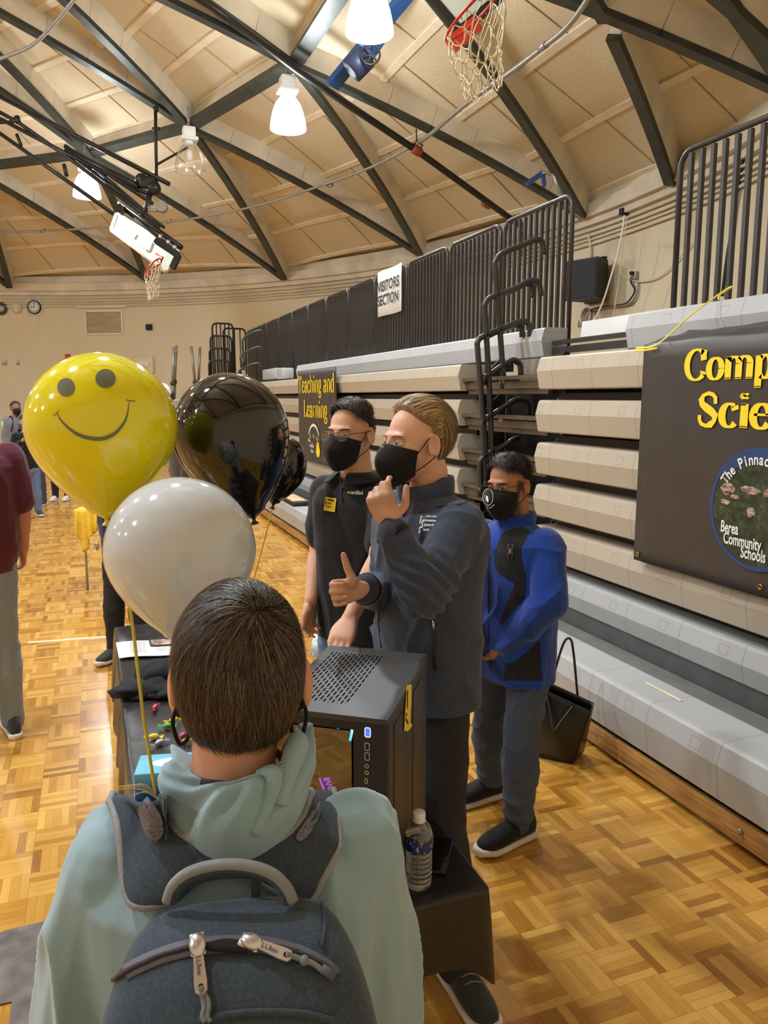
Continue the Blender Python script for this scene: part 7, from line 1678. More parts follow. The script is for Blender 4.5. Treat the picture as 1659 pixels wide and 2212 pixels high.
# ------------------------------------------------------------------ boy with the backpack, seen from behind
def boy():
    skin = skin_mat('boy_skin', srgb(214, 160, 130), srgb(120, 80, 60)); a = math.radians(13); F_ = Vector((math.sin(a), math.cos(a), 0)); R_ = F_.cross(Zv).normalized(); L_ = -R_
    hc = atd(520, 1462, 1.0); H = Head(hc, F_, .97, -.10); H.brow = M['black']; nb = hc - F_ * .030 - Zv * .146 - R_ * .010; chest = nb - Zv * .16; pel = nb - Zv * .46
    P = person('person in a light blue hooded top seen from behind, with short brown hair', floor_pt(pel)); hc2 = hc
    shL = nb + L_ * .146 - Zv * .094; shR = nb + R_ * .146 - Zv * .094; elL = shL - Zv * .25 + L_ * .055 + F_ * .0; elR = shR - Zv * .25 + R_ * .028 + F_ * .02; wrL = elL - Zv * .19 + F_ * .10 + R_ * .02; wrR = elR - Zv * .19 + F_ * .10 - R_ * .02
    hipL = pel + L_ * .08 - Zv * .05; hipR = pel + R_ * .08 - Zv * .05; anL = floor_pt(hipL, .08); anR = floor_pt(hipR, .08); knL = hipL.lerp(anL, .5) + F_ * .02; knR = hipR.lerp(anR, .5) + F_ * .02
    m = MB(); H.add(m)
    for x in (-1, 1): m.sphere(H.p(.086 * x, -.006, -.012), (.008, .019, .034), 16, 10, R=H.M @ Matrix.Rotation(-.45 * x, 3, 'Z'))
    m.tube([H.p(0, -.028, -.03), nb + Zv * .05 - F_ * .006, nb - Zv * .02], [.055, .053, .064], 20); torso(m, pel, chest, nb, R_, F_, .90); arm(m, shL, elL, wrL, .88); arm(m, shR, elR, wrR, .88); legs(m, hipL, knL, anL, hipR, knR, anR, .88)
    for w_, e_, sd in ((wrL, elL, R_), (wrR, elR, L_)): hand(m, w_, (w_ - e_).normalized(), -sd, F_, [(25, 35, 20)] * 4, [F_ - Zv * .6, -Zv, -Zv], .9)
    fuse(m, 'body', skin, P, .0048, 4, H.disp()); H.eyes(P, (.1, .06, .03), (0, 1, -.1), skin); mk_ = H.mask(P, M['maskblack'])
    for x in (-1, 1):   # toggled ends of the ear loops hanging behind the ears
        m = MB(); m.tube(bez([H.p(.080 * x, -.024, -.028), H.p(.086 * x, -.030, -.048), H.p(.078 * x, -.032, -.075), H.p(.066 * x, -.034, -.066), H.p(.070 * x, -.030, -.045), H.p(.082 * x, -.028, -.036)], 6), .0028, 7); m.build('loop_end', M['maskblack'], mk_)
    Wd = Vector((.024, -.058, .078)).normalized()
    def region(d):
        x, y, z = d; ax = abs(x)
        if y > .25: front = sstep(0, .08, z - .55 * y - .12)
        else: front = 1.0
        nape = sstep(-.93, -.86, z + .12 * ax) if y < .0 else sstep(-.30, -.18, z - y * .8)
        ear = 1.0
        if ax > .66 and -.35 < y < .22: ear = sstep(-.22, -.05, z) if y > -.12 else sstep(-.55, -.35, z + (y + .12) * 1.6 * 0)
        return front * nape * ear
    def flow(d):
        v = d - Wd * d.dot(Wd); r = math.acos(max(-1, min(1, d.dot(Wd)))); sw = Wd.cross(d) * (.9 * math.exp(-r / .55)); out = v.normalized() if v.length > 1e-5 else Vector((1, 0, 0))
        f = out + sw; g_ = sstep(.5, 1.6, r); f = f * (1 - g_ * .75) + Vector((out.x * .10, 0, -1)) * g_ * .75 if d.y < .4 else f
        return f
    def thick(d):
        r = math.acos(max(-1, min(1, d.dot(Wd)))); t = .017 + .003 * sstep(.2, .9, r); t *= 1 - .55 * sstep(-.35, -.92, d.z); return t * (1 - .2 * sstep(.25, 0, r)) * (1 - .35 * sstep(.6, .9, abs(d.x)))
    make_hair(H, P, region, flow, thick, [srgb(50, 38, 29), srgb(76, 60, 46), srgb(112, 92, 72), srgb(60, 46, 36)], 26000, lambda d: .055 if d.z > -.4 else .030, .0008, 21, rad=(.0725, .098, .100), cen=(0, -.012, .016), lift=.0032, steps=7, jitter=.10, cap_in=.55)
    # hooded top
    M['hoodie'] = cloth_mat('light_blue_fleece', srgb(146, 175, 188), rough=.95, weave=330., var=.05, sheen=.35); hm = M['hoodie']
    m = MB(); torso(m, pel - Zv * .03, chest, nb - Zv * .012, R_, F_, .92, .028, hips=.18, waist=.175, ch=.185, sh=.145)
    arm(m, shL, elL, wrL, .92, .022, (.062, .058, .052, .036)); arm(m, shR, elR, wrR, .92, .022, (.062, .058, .052, .036))
    def dh(co, no):
        co = folds(.014, 5.0, 31, (1.6, 1.6, .55), .0008)(co, no); return co
    hd = fuse(m, 'hooded_top', hm, P, .0058, 6, dh); bv = BVHTree.FromPolygons([v.co.copy() for v in hd.data.vertices], [tuple(p.vertices) for p in hd.data.polygons])
    def jh(x, y, off=.003, f=.9):
        dd = ray(x, y).normalized(); l, nn_, i, ds = bv.ray_cast(CP, dd)
        if l is None: return atd(x, y, f)
        if nn_.dot(dd) > 0: nn_ = -nn_
        return l + nn_ * off
    # hood: a collapsed pouch of cloth lying on the upper back
    Pg = []; NU, NV = 72, 22
    for i in range(NU + 1):
        u = i / NU; a = math.radians(-20 + 220 * u) + PI   # from the left front round the back to the right front
        ca, sa = math.cos(a), math.sin(a); back = max(0, -sa); row = []
        for j in range(NV + 1):
            v = j / NV
            rr = .054 + .034 * math.sin(v * PI * .62); zz = nb.z + .034 + .042 * math.sin(v * PI * .85) ** .8 * (1 + .35 * ca) - (.040 * back + .048) * v ** 1.7
            p = Vector((nb.x, nb.y, 0)) + R_ * (ca * rr * 1.02 + .008) + F_ * sa * rr * (1.0 + .25 * back * v) + Zv * zz
            q = Vector((u * 5.0, v * 1.7, 0)); f1 = mnoise.noise(q * 1.6 + Vector((3, 1, 0))); f2 = 1 - min(1, abs(mnoise.noise(Vector((u * 5.5 + v * 2.2, v * 1.6 - u * 1.2, 7)))) * 3.2)
            env = math.sin(PI * min(1, v * 1.02)) ** .6; d_ = Vector((ca * R_.x + sa * F_.x, ca * R_.y + sa * F_.y, .9)).normalized(); row.append(p + d_ * env * (.012 * f1 + .022 * f2 - .006))
        Pg.append(row)
    m = MB(); m.grid(Pg); ho = solidify(m.build('hood', hm, hd), .004); subsurf(ho, 1)
    # big diagonal fold and seam of the hood
    def hp(u, v): 
        i = min(NU, int(u * NU)); j = min(NV, int(v * NV)); return Pg[i][j]
    m = MB(); m.tube(bez([hp(.60, .30), hp(.64, .5) + Zv * .006, hp(.62, .7), hp(.56, .88)], 8), [.012 - .008 * abs(i / 24 - .5) for i in range(25)], 10); m.build('hood_fold', hm, ho)
    m = MB(); m.tube(bez([hp(.86, .25) + Zv * .008, hp(.80, .45) + Zv * .012, hp(.72, .62) + Zv * .008, hp(.66, .8)], 8), [.014 - .010 * abs(i / 24 - .5) for i in range(25)], 10); m.build('hood_fold', hm, ho)
    for q in (.42, .48):
        m = MB(); m.tube([hp(u, q + .10 * math.sin(u * 9)) + Zv * .0035 for u in np.linspace(.46, .70, 14)], .0011, 5); m.build('hood_seam', M['piping'] if 'piping' in M else hm, ho)
    m = MB(); nk = nb + Zv * .040; m.tube([nk + R_ * math.cos(t) * .063 + F_ * math.sin(t) * .058 - Zv * .004 * math.sin(t) for t in np.linspace(0, 2 * PI, 33)[:-1]], .0055, 8, closed=True); m.build('shirt_collar', cloth_mat('navy_tshirt', srgb(50, 50, 66)), P)
    jm = denim_mat('boy_jeans', srgb(60, 70, 90)); m = MB(); loft(m, [(pel - Zv * z_, R_, F_, a_, b_, .85) for z_, a_, b_ in ((.0, .15, .105), (.08, .155, .11), (.15, .15, .11), (.19, .11, .09))], 30)
    legs(m, hipL, knL, anL, hipR, knR, anR, .88, .014, .05); fuse(m, 'jeans', jm, P, .012, 4); dk = cloth_mat('boy_shoe', srgb(70, 70, 74)); foot(P, anL, tuple(F_)[:2], dk, M['sole_w'], .95); foot(P, anR, tuple(F_)[:2], dk, M['sole_w'], .95)

    # ---------------- backpack, a thing of its own
    M['pack'] = cloth_mat('charcoal_pack_cloth', srgb(58, 69, 82), rough=.85, weave=240., heather=.22, sheen=.1); M['piping2'] = mat('light_gray_binding', srgb(136, 140, 144), .6, bump=.3, bscale=200)
    M['packmesh'] = (lambda: None)
    n = NT('lilac_air_mesh'); P_ = n.coords('Object'); vo = n.node('ShaderNodeTexVoronoi'); vo.inputs['Scale'].default_value = 330.; n.link(P_, vo.inputs['Vector']); n.link(n.mix(n.math('LESS_THAN', vo.outputs[0], .32), srgb(122, 120, 138), srgb(66, 66, 80)), n.b.inputs['Base Color']); n.b.inputs['Roughness'].default_value = .8; M['packmesh'] = n.m
    top = atd(520, 1945, .86); b0 = Vector((top.x, top.y, 0)); B_ = (-F_); bp = empty('backpack', b0 + B_ * .1 + Zv * .86, 'charcoal gray backpack with silver zip pulls and light gray edging', 'backpack')
    # local: right, back (towards us), height
    def bp_(r, b, z): return b0 + R_ * r + B_ * b + Zv * (top.z + z)
    secs = [(.014, .078, .020, .075), (.008, .100, .002, .105), (-.018, .118, -.004, .138), (-.05, .132, -.006, .165), (-.10, .146, -.006, .187), (-.18, .156, -.006, .203), (-.28, .160, -.006, .210), (-.38, .158, -.006, .205), (-.45, .148, -.004, .19), (-.475, .12, .01, .16)]
    m = MB(); loft(m, [(bp_(0, (b1 + b2) / 2, z), R_, B_, w_, (b2 - b1) / 2, .72) for z, w_, b1, b2 in secs[::-1]], 48)
    pk = m.build('pack_body', M['pack'], bp); subsurf(pk, 1)
    dg = bpy.context.evaluated_depsgraph_get(); pm_ = bpy.data.meshes.new_from_object(pk.evaluated_get(dg)); pv = BVHTree.FromPolygons([v.co.copy() for v in pm_.vertices], [tuple(p.vertices) for p in pm_.polygons]); bpy.data.meshes.remove(pm_)
    def ph(x, y, off=.002, f=.8):
        dd = ray(x, y).normalized(); l, nn_, i, ds = pv.ray_cast(CP, dd)
        if l is None: return None
        if nn_.dot(dd) > 0: nn_ = -nn_
        return l + nn_ * off
    def on_pack(name, pix, r, m_, off=.001, flat=None, par=pk, n_=6, w0=None):
        P2 = []
        for v in bez([(x, y, 0) for x, y in pix], n_):
            q = ph(v.x, v.y, off)
            if q is not None: P2.append(q)
        if len(P2) < 2: return None
        m = MB(); m.tube(P2, r, 8, flat=flat); return m.build(name, m_, par)
    def ribbon(name, pix, wpx, m_, off, par=pk):   # a flat strip lying on the pack
        C_ = [v for v in bez([(x, y, 0) for x, y in pix], 6)]; A = []; Bq = []
        for i, v in enumerate(C_):
            a_ = C_[max(0, i - 1)]; b_ = C_[min(len(C_) - 1, i + 1)]; d_ = (b_ - a_).normalized(); w_ = wpx(i / (len(C_) - 1)) if callable(wpx) else wpx
            p1, p2 = ph(v.x - d_.y * w_, v.y + d_.x * w_, off), ph(v.x + d_.y * w_, v.y - d_.x * w_, off)
            if p1 is not None and p2 is not None: A.append(p1); Bq.append(p2)
        m = MB(); m.grid([[a_, a_.lerp(b_, .5) + (a_ - b_).cross(A[-1] - A[0]).normalized() * 0, b_] for a_, b_ in zip(A, Bq)]); return solidify(m.build(name, m_, par), .0016)
    ztape = mat('gray_zip_tape', srgb(96, 94, 104), .7, bump=.4, bscale=400)
    zp = [(212, 2170), (250, 2118), (320, 2078), (400, 2052), (480, 2042), (560, 2042), (640, 2058), (700, 2086), (726, 2110)]
    ribbon('zip_tape', zp, lambda t: 13 + 5 * math.sin(PI * t), ztape, .0015)
    on_pack('zip_teeth', [(x, y + 1) for x, y in zp], .0024, mat('zip_coil', srgb(58, 58, 64), .5, bump=.8, bscale=900), .003)
    ribbon('zip_gap', [(442, 2056), (475, 2052), (515, 2053), (552, 2060)], lambda t: 3 + 10 * math.sin(PI * t), M['void'], .0062)
    on_pack('top_seam', [(276, 1992), (262, 2060), (258, 2110)], .0012, M['black'], .0008); on_pack('top_seam', [(694, 1952), (700, 2000), (694, 2048)], .0016, M['pack'], .002)
    on_pack('panel_seam', [(430, 2205), (520, 2188), (640, 2188), (720, 2205)], .0030, M['pack'], .002)
    def puller(name, pix, wpx, m_):   # metal pull lying on the pack, with hole and lettering
        a, b = ph(pix[0][0], pix[0][1], .009), ph(pix[1][0], pix[1][1], .009); d_ = (b - a).normalized(); nn_ = (ph(pix[0][0], pix[0][1], .02) - ph(pix[0][0], pix[0][1], .0)).normalized(); sd_ = d_.cross(nn_).normalized(); L = (b - a).length; w_ = wpx
        t = empty(name, a); t.parent = bp; t.matrix_parent_inverse = world_of(bp).inverted()
        m = MB(); secs_ = []
        out = []; inn = []
        hole = (L * .84, w_ * .22)
        prof = [(0, -.36), (0, .36), (L * .2, .40), (L * .75, .50), (L * .93, .46), (L, .22), (L, -.22), (L * .93, -.46), (L * .75, -.50), (L * .2, -.40)]
        m.prism([(x, y * w_) for x, y in prof], -.0012, .0012, lambda u, v, z: a + d_ * u + sd_ * v + nn_ * z)
        o = m.build('pull_tab', M['chrome'], t); md = o.modifiers.new('edge', 'BEVEL'); md.width = .0007; md.segments = 2
        m = MB(); c = a + d_ * hole[0]; m.lathe([(hole[1], -.0015), (hole[1], .0015)], 18, c, Matrix((d_, sd_, nn_)).transposed()); m.build('pull_hole', M['void'], t)
        m = MB(); m.sphere(a - d_ * .006, (.012, .0085, .006), 16, 10, R=Matrix((d_, sd_, nn_)).transposed()); m.build('slider', M['chrome'], t); m = MB(); m.rbox(a - d_ * .008 - nn_ * .003, (.022, .015, .004), .0015, Matrix((d_, sd_, nn_)).transposed()); m.build('slider_base', M['chrome'], t)
        text_mesh('pull_lettering', 'L.L.Bean', w_ * .52, a + d_ * L * .14 - (nn_.cross(d_)) * w_ * .18 + nn_ * .0014, d_, nn_.cross(d_), mat('engraved', srgb(84, 80, 78), .5), t, bold=.01, sx=.8)
        return t, a + d_ * hole[0], nn_, d_
    t1, h1, n1_, d1 = puller('zip_pull', ((430, 2066), (438, 2152)), .0125, None); t2, h2, n2_, d2 = puller('zip_pull', ((556, 2050), (628, 2076)), .0125, None)
    cord = mat('gray_pull_cord', srgb(120, 126, 130), .7, bump=.5, bscale=500)
    m = MB(); q = [ph(x, y, .006) for x, y in ((440, 2160), (443, 2178), (440, 2195), (445, 2208))]; m.tube(bez([h1 + n1_ * .002] + q, 6), .0028, 8); m.build('pull_cord', cord, t1); m = MB(); m.tube(bez([h1 - n1_ * .002] + [p + RT * .0045 for i, p in enumerate(q)], 6), .0024, 8); m.build('pull_cord', cord, t1)
    m = MB(); q = [ph(x, y, .006) for x, y in ((640, 2074), (655, 2080), (672, 2086), (690, 2098), (708, 2112))]; m.tube(bez([h2 + n2_ * .002] + q, 6), .0028, 8); m.build('pull_cord', cord, t2); m = MB(); m.sphere(q[1], .005, 10, 8); m.build('cord_knot', cord, t2)
    m = MB(); m.tube([ph(690, 2094, .006), ph(716, 2114, .006)], [.004, .0055], 8); m.build('cord_end', mat('rubber_end', srgb(84, 84, 92), .6), t2)
    # yoke of the shoulder straps lying over the hooded top
    O_ = bez([(243, 1742, 0), (262, 1830, 0), (300, 1962, 0), (372, 1940, 0), (430, 1905, 0), (500, 1893, 0), (565, 1905, 0), (620, 1938, 0), (682, 1942, 0), (722, 1830, 0), (750, 1744, 0)], 6); I_ = bez([(352, 1716, 0), (372, 1775, 0), (408, 1822, 0), (450, 1840, 0), (495, 1850, 0), (535, 1849, 0), (575, 1842, 0), (618, 1815, 0), (646, 1775, 0), (664, 1734, 0)], 6)
    Pg = []
    for a_, b_ in zip(O_, I_):
        Pg.append([jh(*(a_.lerp(b_, k / 6).xy), .015 + .005 * math.sin(PI * k / 6), .86) for k in range(7)])
    sm_ = [[sum((Pg[max(0, min(len(Pg) - 1, i + q))][k] for q in (-2, -1, 0, 1, 2)), Vector()) / 5 for k in range(7)] for i in range(len(Pg))]
    # carry both strap ends over the shoulders and down the front
    def over(row):
        out = []
        for s_ in range(1, 9):
            r2 = []
            for p in row:
                q = p + F_ * (.020 * s_); l_, n2, i2, d2_ = bv.ray_cast(q + Zv * .15, -Zv); q.z = min(p.z + .010, (l_.z + .009) if l_ is not None else p.z - .02 * s_); r2.append(q)
            out.append(r2)
        return out
    full = over(sm_[0])[::-1] + sm_ + over(sm_[-1]); m = MB(); m.grid(full); yk = solidify(m.build('strap_yoke', M['pack'], bp), .006, 1.0); subsurf(yk, 1)
    for k, nm in ((0, 'strap_binding'), (6, 'strap_binding')): m = MB(); m.tube([r[k] + Zv * .002 for r in full], .0052, 8); m.build(nm, M['piping2'], yk)
    for pts_ in (((318, 1720), (346, 1760), (352, 1800), (330, 1818), (308, 1790), (300, 1745)), ((690, 1732), (664, 1768), (640, 1806), (652, 1816), (676, 1792), (692, 1755))):
        c_ = sum((Vector((x, y, 0)) for x, y in pts_), Vector()) / 6; ring = [v for v in bez([(x, y, 0) for x, y in pts_] + [(pts_[0][0], pts_[0][1], 0)], 4)][:-1]; m = MB()
        yb_ = BVHTree.FromPolygons([q for r in full for q in r], [(i * 7 + j, i * 7 + j + 1, (i + 1) * 7 + j + 1, (i + 1) * 7 + j) for i in range(len(full) - 1) for j in range(6)])
        def yh(v):
            dd = ray(v.x, v.y).normalized(); l, nn_, i, ds = yb_.ray_cast(CP, dd); return (l - dd * .010) if l is not None else jh(v.x, v.y, .02)
        vs = [yh(c_)] + [yh(c_.lerp(v, .5)) for v in ring] + [yh(v) for v in ring]; n_ = len(ring); m.add(vs, [(0, 1 + i, 1 + (i + 1) % n_) for i in range(n_)] + [(1 + i, 1 + n_ + i, 1 + n_ + (i + 1) % n_, 1 + (i + 1) % n_) for i in range(n_)], 0, True); m.build('mesh_padding', M['packmesh'], yk)
    # carry loop
    lp = [(362, 1948), (374, 1915), (405, 1888), (450, 1873), (500, 1868), (550, 1874), (590, 1890), (618, 1918), (632, 1948)]; m = MB()
    P3 = [atd(x, y, .825) for x, y in lp]; m.tube(bez(P3, 5), .0068, 10); m.build('carry_loop', M['piping2'], bp)
    m = MB(); m.tube([p - RT * 0 + (atd(495, 1960, .83) - p) * .055 for p in bez(P3, 5)], .0060, 10); m.build('loop_lining', M['pack'], bp)
    m = MB(); m.beam(atd(553, 1890, .85), atd(553, 1945, .85), .010, .004, up=FW); m.build('webbing', M['railgray'], bp)
boy()

# ------------------------------------------------------------------ simpler figures
def simple_person(label, head_px, D, Fv, height, top_col, leg_col, hair_col, skin_col, hair='short', group=None, vox=.010, mask=True, sleeves=True, shoes=(60, 60, 62), arms=None, pack=None, belly=.0, w=1.0, glasses=False, long_hair=False, hood=False, topname='sweatshirt', legname='trousers', foot_s=1.0):
    skin = skin_mat('skin_tone', srgb(*skin_col)); hc = atd(head_px[0], head_px[1], D); k = height / 1.75; H = Head(hc, Fv, min(1.03, k ** .5)); H.brow = hair_mat('brow_tone', srgb(*hair_col)); F_ = Vector((Fv[0], Fv[1], 0)).normalized(); R_ = F_.cross(Zv).normalized(); L_ = -R_
    nb = hc - F_ * .035 - Zv * .155 * k; hz = nb.z; chest = nb - Zv * .17 * k; pel = nb - Zv * .50 * k; P = person(label, floor_pt(pel), group=group)
    shL = nb + L_ * .155 * w - Zv * .075; shR = nb + R_ * .155 * w - Zv * .075
    if arms == 'front': elL = shL - Zv * .26 * k + L_ * .05; elR = shR - Zv * .26 * k + R_ * .05; wrL = elL + F_ * .20 - L_ * .14 + Zv * .02; wrR = elR + F_ * .20 - R_ * .14 + Zv * .02
    elif arms == 'chest': elL = shL - Zv * .24 * k + L_ * .04 + F_ * .04; elR = shR - Zv * .24 * k + R_ * .04 + F_ * .04; wrL = elL + F_ * .16 - L_ * .08 + Zv * .16; wrR = elR + F_ * .16 - R_ * .08 + Zv * .16
    else: elL = shL - Zv * .27 * k + L_ * .05 - F_ * .01; elR = shR - Zv * .27 * k + R_ * .05 - F_ * .01; wrL = elL - Zv * .23 * k + F_ * .05; wrR = elR - Zv * .23 * k + F_ * .05
    hipL = pel + L_ * .085 * w - Zv * .06; hipR = pel + R_ * .085 * w - Zv * .06; anL = floor_pt(hipL + L_ * .02, .085); anR = floor_pt(hipR + R_ * .02 + F_ * .04, .085); knL = hipL.lerp(anL, .5) + F_ * .02; knR = hipR.lerp(anR, .5) + F_ * .02
    m = MB(); H.add(m); m.tube([H.p(0, -.030, -.03), nb + Zv * .06, nb - Zv * .02], [.054, .052, .064], 16); torso(m, pel, chest, nb, R_, F_, k * w); arm(m, shL, elL, wrL, k * w); arm(m, shR, elR, wrR, k * w); legs(m, hipL, knL, anL, hipR, knR, anR, k)
    for w_, e_, sd in ((wrL, elL, R_), (wrR, elR, L_)): hand(m, w_, (w_ - e_).normalized(), -sd if arms is None else Zv, F_, [(25, 38, 25), (30, 42, 25), (34, 44, 25), (38, 46, 25)], [F_ * .7 - Zv * .8, -Zv + F_ * .2, -Zv] if arms is None else [Zv * .5 + F_, F_, F_], k)
    fuse(m, 'body', skin, P, vox, 3, H.disp() if vox < .009 else None)
    if vox < .012: H.eyes(P, (.08, .05, .03))
    if mask: H.mask(P, M['maskblack'] if mask is True else mask)
    ln = -.9 if long_hair else -.5
    def region(d):
        x, y, z = d; return (1.0 if y < .05 else sstep(0, .08, z - .55 * y - .14)) * (sstep(ln - .1, ln, z) if y < -.1 else sstep(-.14, 0, z - y * 1.2))
    make_hair(H, P, region, lambda d: Vector((0, -.6, -1)), lambda d: .014 + .008 * sstep(0, .8, d.z), [srgb(*hair_col), srgb(*[min(255, int(c * 1.3 + 8)) for c in hair_col])], 900 if vox < .012 else 300, lambda d: .05, .003, 4)
    tm = cloth_mat(topname + '_cloth', srgb(*top_col), rough=.9); m = MB(); torso(m, pel - Zv * .06, chest, nb - Zv * .005, R_, F_, k * w, .026, hips=.165, waist=.158, belly=.015 + belly)
    if sleeves: arm(m, shL, elL, wrL.lerp(elL, .08), k * w, .018, (.060, .050, .046, .030)); arm(m, shR, elR, wrR.lerp(elR, .08), k * w, .018, (.060, .050, .046, .030))
    else:
        for s_, e_ in ((shL, elL), (shR, elR)): seg(m, s_, s_.lerp(e_, .80), .082 * w, .076 * w)
    if hood: m.tube([nb + R_ * math.cos(t) * .085 - F_ * (.04 + .06 * math.sin(t)) + Zv * .02 for t in np.linspace(-.3, PI + .3, 12)], .035, 10)
    tp = fuse(m, topname, tm, P, max(.008, vox), 4, folds(.007, 6., 3, (1, 1, .6)))
    lm = denim_mat(legname + '_cloth', srgb(*leg_col), .5); m = MB(); loft(m, [(pel - Zv * z_, R_, F_, a_ * w, b_, .85) for z_, a_, b_ in ((.0, .155, .112), (.07, .170, .12), (.15, .166, .12), (.20, .12, .10))], 26); legs(m, hipL, knL, anL, hipR, knR, anR, k, .012, .050)
    fuse(m, legname, lm, P, max(.010, vox), 4, folds(.005, 8., 6)); sm = cloth_mat('shoe_cloth', srgb(*shoes)); foot(P, anL, tuple(F_)[:2], sm, M['sole_w'], foot_s); foot(P, anR, tuple(F_)[:2], sm, M['sole_w'], foot_s)
    return P, H, dict(nb=nb, chest=chest, pel=pel, F=F_, R=R_, wrL=wrL, wrR=wrR, shL=shL, shR=shR, elL=elL, elR=elR)
# man in the maroon shirt, cut by the left edge
simple_person('person in a maroon t-shirt and light jeans, cut by the left edge', (-76, 900), 4.0, (RT * -.55 + FWh * .85), 1.74, (92, 38, 56), (134, 150, 172), (50, 36, 30), (198, 142, 116), sleeves=False, vox=.007, mask=False, w=1.17, belly=.02, shoes=(66, 68, 72), topname='maroon_tshirt', legname='jeans', foot_s=1.12)
simple_person('person in a black hooded top and jeans with a pale mask at far left', (56, 912), 12.0, (RT * .6 - FWh * .75), 1.66, (28, 27, 32), (92, 112, 146), (60, 46, 38), (206, 160, 134), mask=cloth_mat('pale_mask', srgb(190, 205, 212)), arms='chest', vox=.014, long_hair=True, hood=True, topname='hooded_top', legname='jeans')
P_, H_, J_ = simple_person('person carrying a backpack and black mask at the far left edge', (34, 882), 14.0, (RT * .5 + FWh * -.5), 1.80, (120, 122, 128), (34, 34, 40), (64, 44, 40), (150, 106, 90), vox=.014, topname='gray_sweatshirt', legname='trousers')
bpk = empty('backpack', floor_pt(J_['chest'] - J_['F'] * .2, J_['pel'].z), 'black backpack worn by the tall person at the far left edge', 'backpack')
m = MB(); c = J_['chest'] - J_['F'] * .22 - Zv * .12; loft(m, [(c + Zv * z_, J_['R'], J_['F'], a_, b_, .7) for z_, a_, b_ in ((-.30, .14, .08), (-.2, .17, .12), (.1, .17, .12), (.22, .14, .09), (.26, .08, .05))], 24); m.build('pack_body', M['maskblack'], bpk)
for sg in (-1, 1): m = MB(); s0 = J_['nb'] + J_['R'] * sg * .09; m.tube(bez([s0 - J_['F'] * .12 - Zv * .05, s0 + Zv * .01, s0 + J_['F'] * .10 - Zv * .08, s0 + J_['F'] * .13 - Zv * .25 + J_['R'] * sg * .05], 5), .022, 8, flat=.5); m.build('strap', M['maskblack'], bpk)
m = MB(); q = J_['chest'] + J_['R'] * .22 - Zv * .10; m.tube([q, q + Zv * .2], .035, 12); tag(m.build('drinks_bottle', mat('mint_bottle', srgb(150, 196, 176), .3)), 'pale green drinks bottle at the side of the far backpack', 'bottle')
P_, H_, J_ = simple_person('person in a dark cap just left of the yellow balloon', (66, 890), 13.2, (-FWh), 1.74, (40, 42, 52), (60, 62, 72), (40, 30, 28), (206, 160, 134), vox=.014, topname='dark_top', legname='trousers')
cp = empty('baseball_cap', H_.p(0, 0, .1), 'dark blue cap worn by the person left of the yellow balloon', 'cap'); m = MB(); m.sphere(H_.p(0, -.01, .05), (.088, .108, .085), 20, 12, R=H_.M); m.build('cap_crown', M['hatcloth'], cp); m = MB(); m.sphere(H_.p(0, .12, .06), (.07, .07, .008), 16, 8, R=H_.M); m.build('cap_brim', M['hatcloth'], cp)
simple_person('person in black leggings and white shoes, upper body hidden by the yellow balloon', (122, 905), 13.9, (-FWh), 1.66, (30, 30, 34), (22, 22, 26), (70, 50, 40), (206, 160, 134), vox=.014, shoes=(225, 222, 218), topname='black_top', legname='leggings')
simple_person('gray haired person glimpsed between the yellow and black balloons', (384, 888), 8.6, (-RT * .9 - FWh * .5), 1.80, (66, 64, 50), (60, 62, 72), (130, 128, 126), (204, 150, 128), vox=.010, mask=False, topname='olive_shirt', legname='trousers')
P_, H_, J_ = simple_person('person in navy top and black trousers with keys, hidden behind the balloons', (252, 930), 5.3, (-FWh * .8 - RT * .3), 1.76, (30, 44, 92), (24, 24, 28), (60, 44, 36), (206, 150, 126), vox=.009, arms='front', topname='navy_top', legname='trousers')
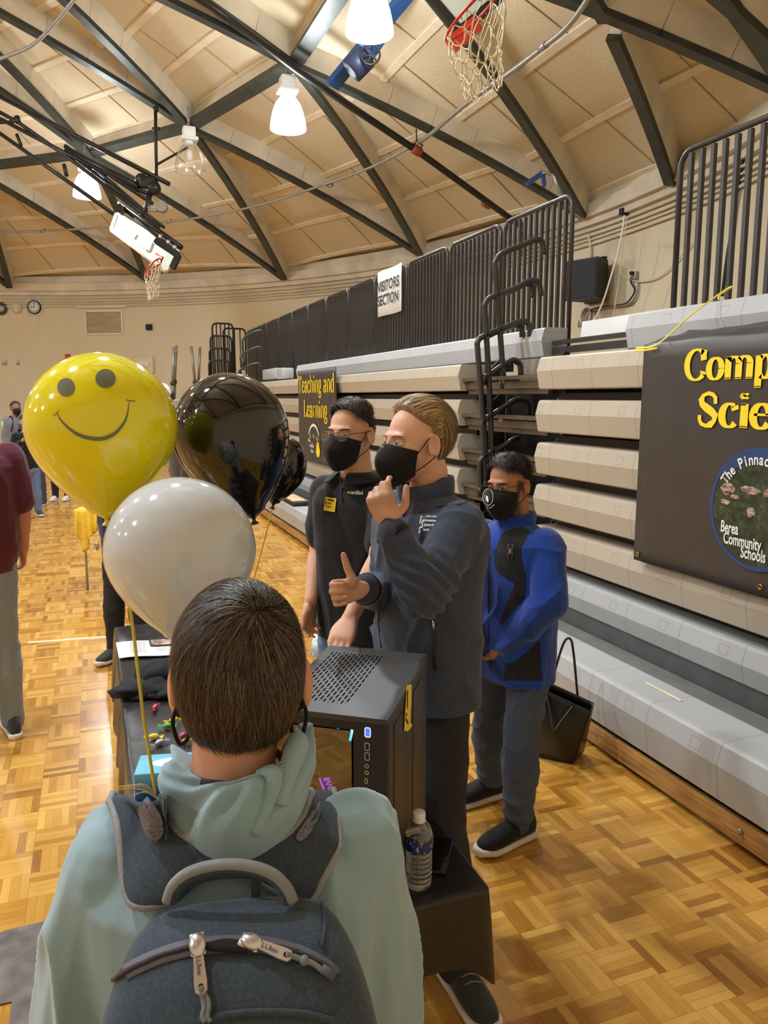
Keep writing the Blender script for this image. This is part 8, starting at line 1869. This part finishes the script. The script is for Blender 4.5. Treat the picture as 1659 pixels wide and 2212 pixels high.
ky = empty('key_ring', atd(208, 1182, 5.08), 'bunch of keys clipped at the waist beside the white balloon', 'keys'); c = atd(208, 1170, 5.08)
m = MB(); m.tube([c + RT * .016 * math.cos(t) + Zv * .016 * math.sin(t) for t in np.linspace(0, 2 * PI, 17)[:-1]], .002, 5, closed=True); m.build('ring', M['chrome'], ky)
for i, (dx, dz, mt) in enumerate(((-.018, -.05, 'chrome'), (.004, -.06, 'brass'), (.02, -.045, 'chrome'))): m = MB(); m.beam(c + Zv * -.012, c + RT * dx + Zv * dz, .012, .003, up=FW); m.sphere(c + Zv * -.02 + RT * dx * .3, (.012, .003, .012), 10, 6); m.build('key', M[mt], ky)
# table with the yellow plastic cover behind
c = atd(230, 1090, 7.6); t = empty('yellow_table', floor_pt(c), 'table with a thin yellow plastic cover hanging behind the balloons', 'table'); ym = mat('yellow_plastic_film', srgb(236, 198, 66), .3, bump=.4, bscale=20)
px0 = atd(168, 1095, 7.4); zt_ = .80; m = MB(); Rt, Fw_ = RT, FWh; o0 = floor_pt(px0, zt_); m.box(o0 + Rt * .22 + Fw_ * .3 - Zv * .01, (.44, .6, .02), Matrix((Rt, Fw_, Zv)).transposed()); m.build('tabletop', M['seat_line'], t)
m = MB(); Pg = []
for i in range(25):
    u = i / 24; row = []
    for j in range(11):
        v = j / 10; L = .24 + .18 * math.exp(-((u - .28) / .14) ** 2) - .10 * sstep(.55, 1, u); row.append(o0 + Rt * (-.03 + .30 * u + .012 * math.sin(i * 1.7) * v) - Fw_ * (.01 + .03 * v * math.sin(i * 1.25)) - Zv * (L * v - .012))
    Pg.append(row)
m.grid(Pg); solidify(m.build('cover_front', ym, t), .001); m = MB(); m.grid([[o0 + Rt * (-.03 + .46 * i / 6) + Fw_ * (.62 * j / 6 - .01) + Zv * .012 for j in range(7)] for i in range(7)]); m.build('cover_top', ym, t)
for x, y in ((.03, .05), (.40, .05), (.03, .55), (.40, .55)): m = MB(); q = o0 + Rt * x + Fw_ * y; m.tube([floor_pt(q), floor_pt(q, zt_ - .02)], .012, 6); m.build('leg', M['galv'], t)
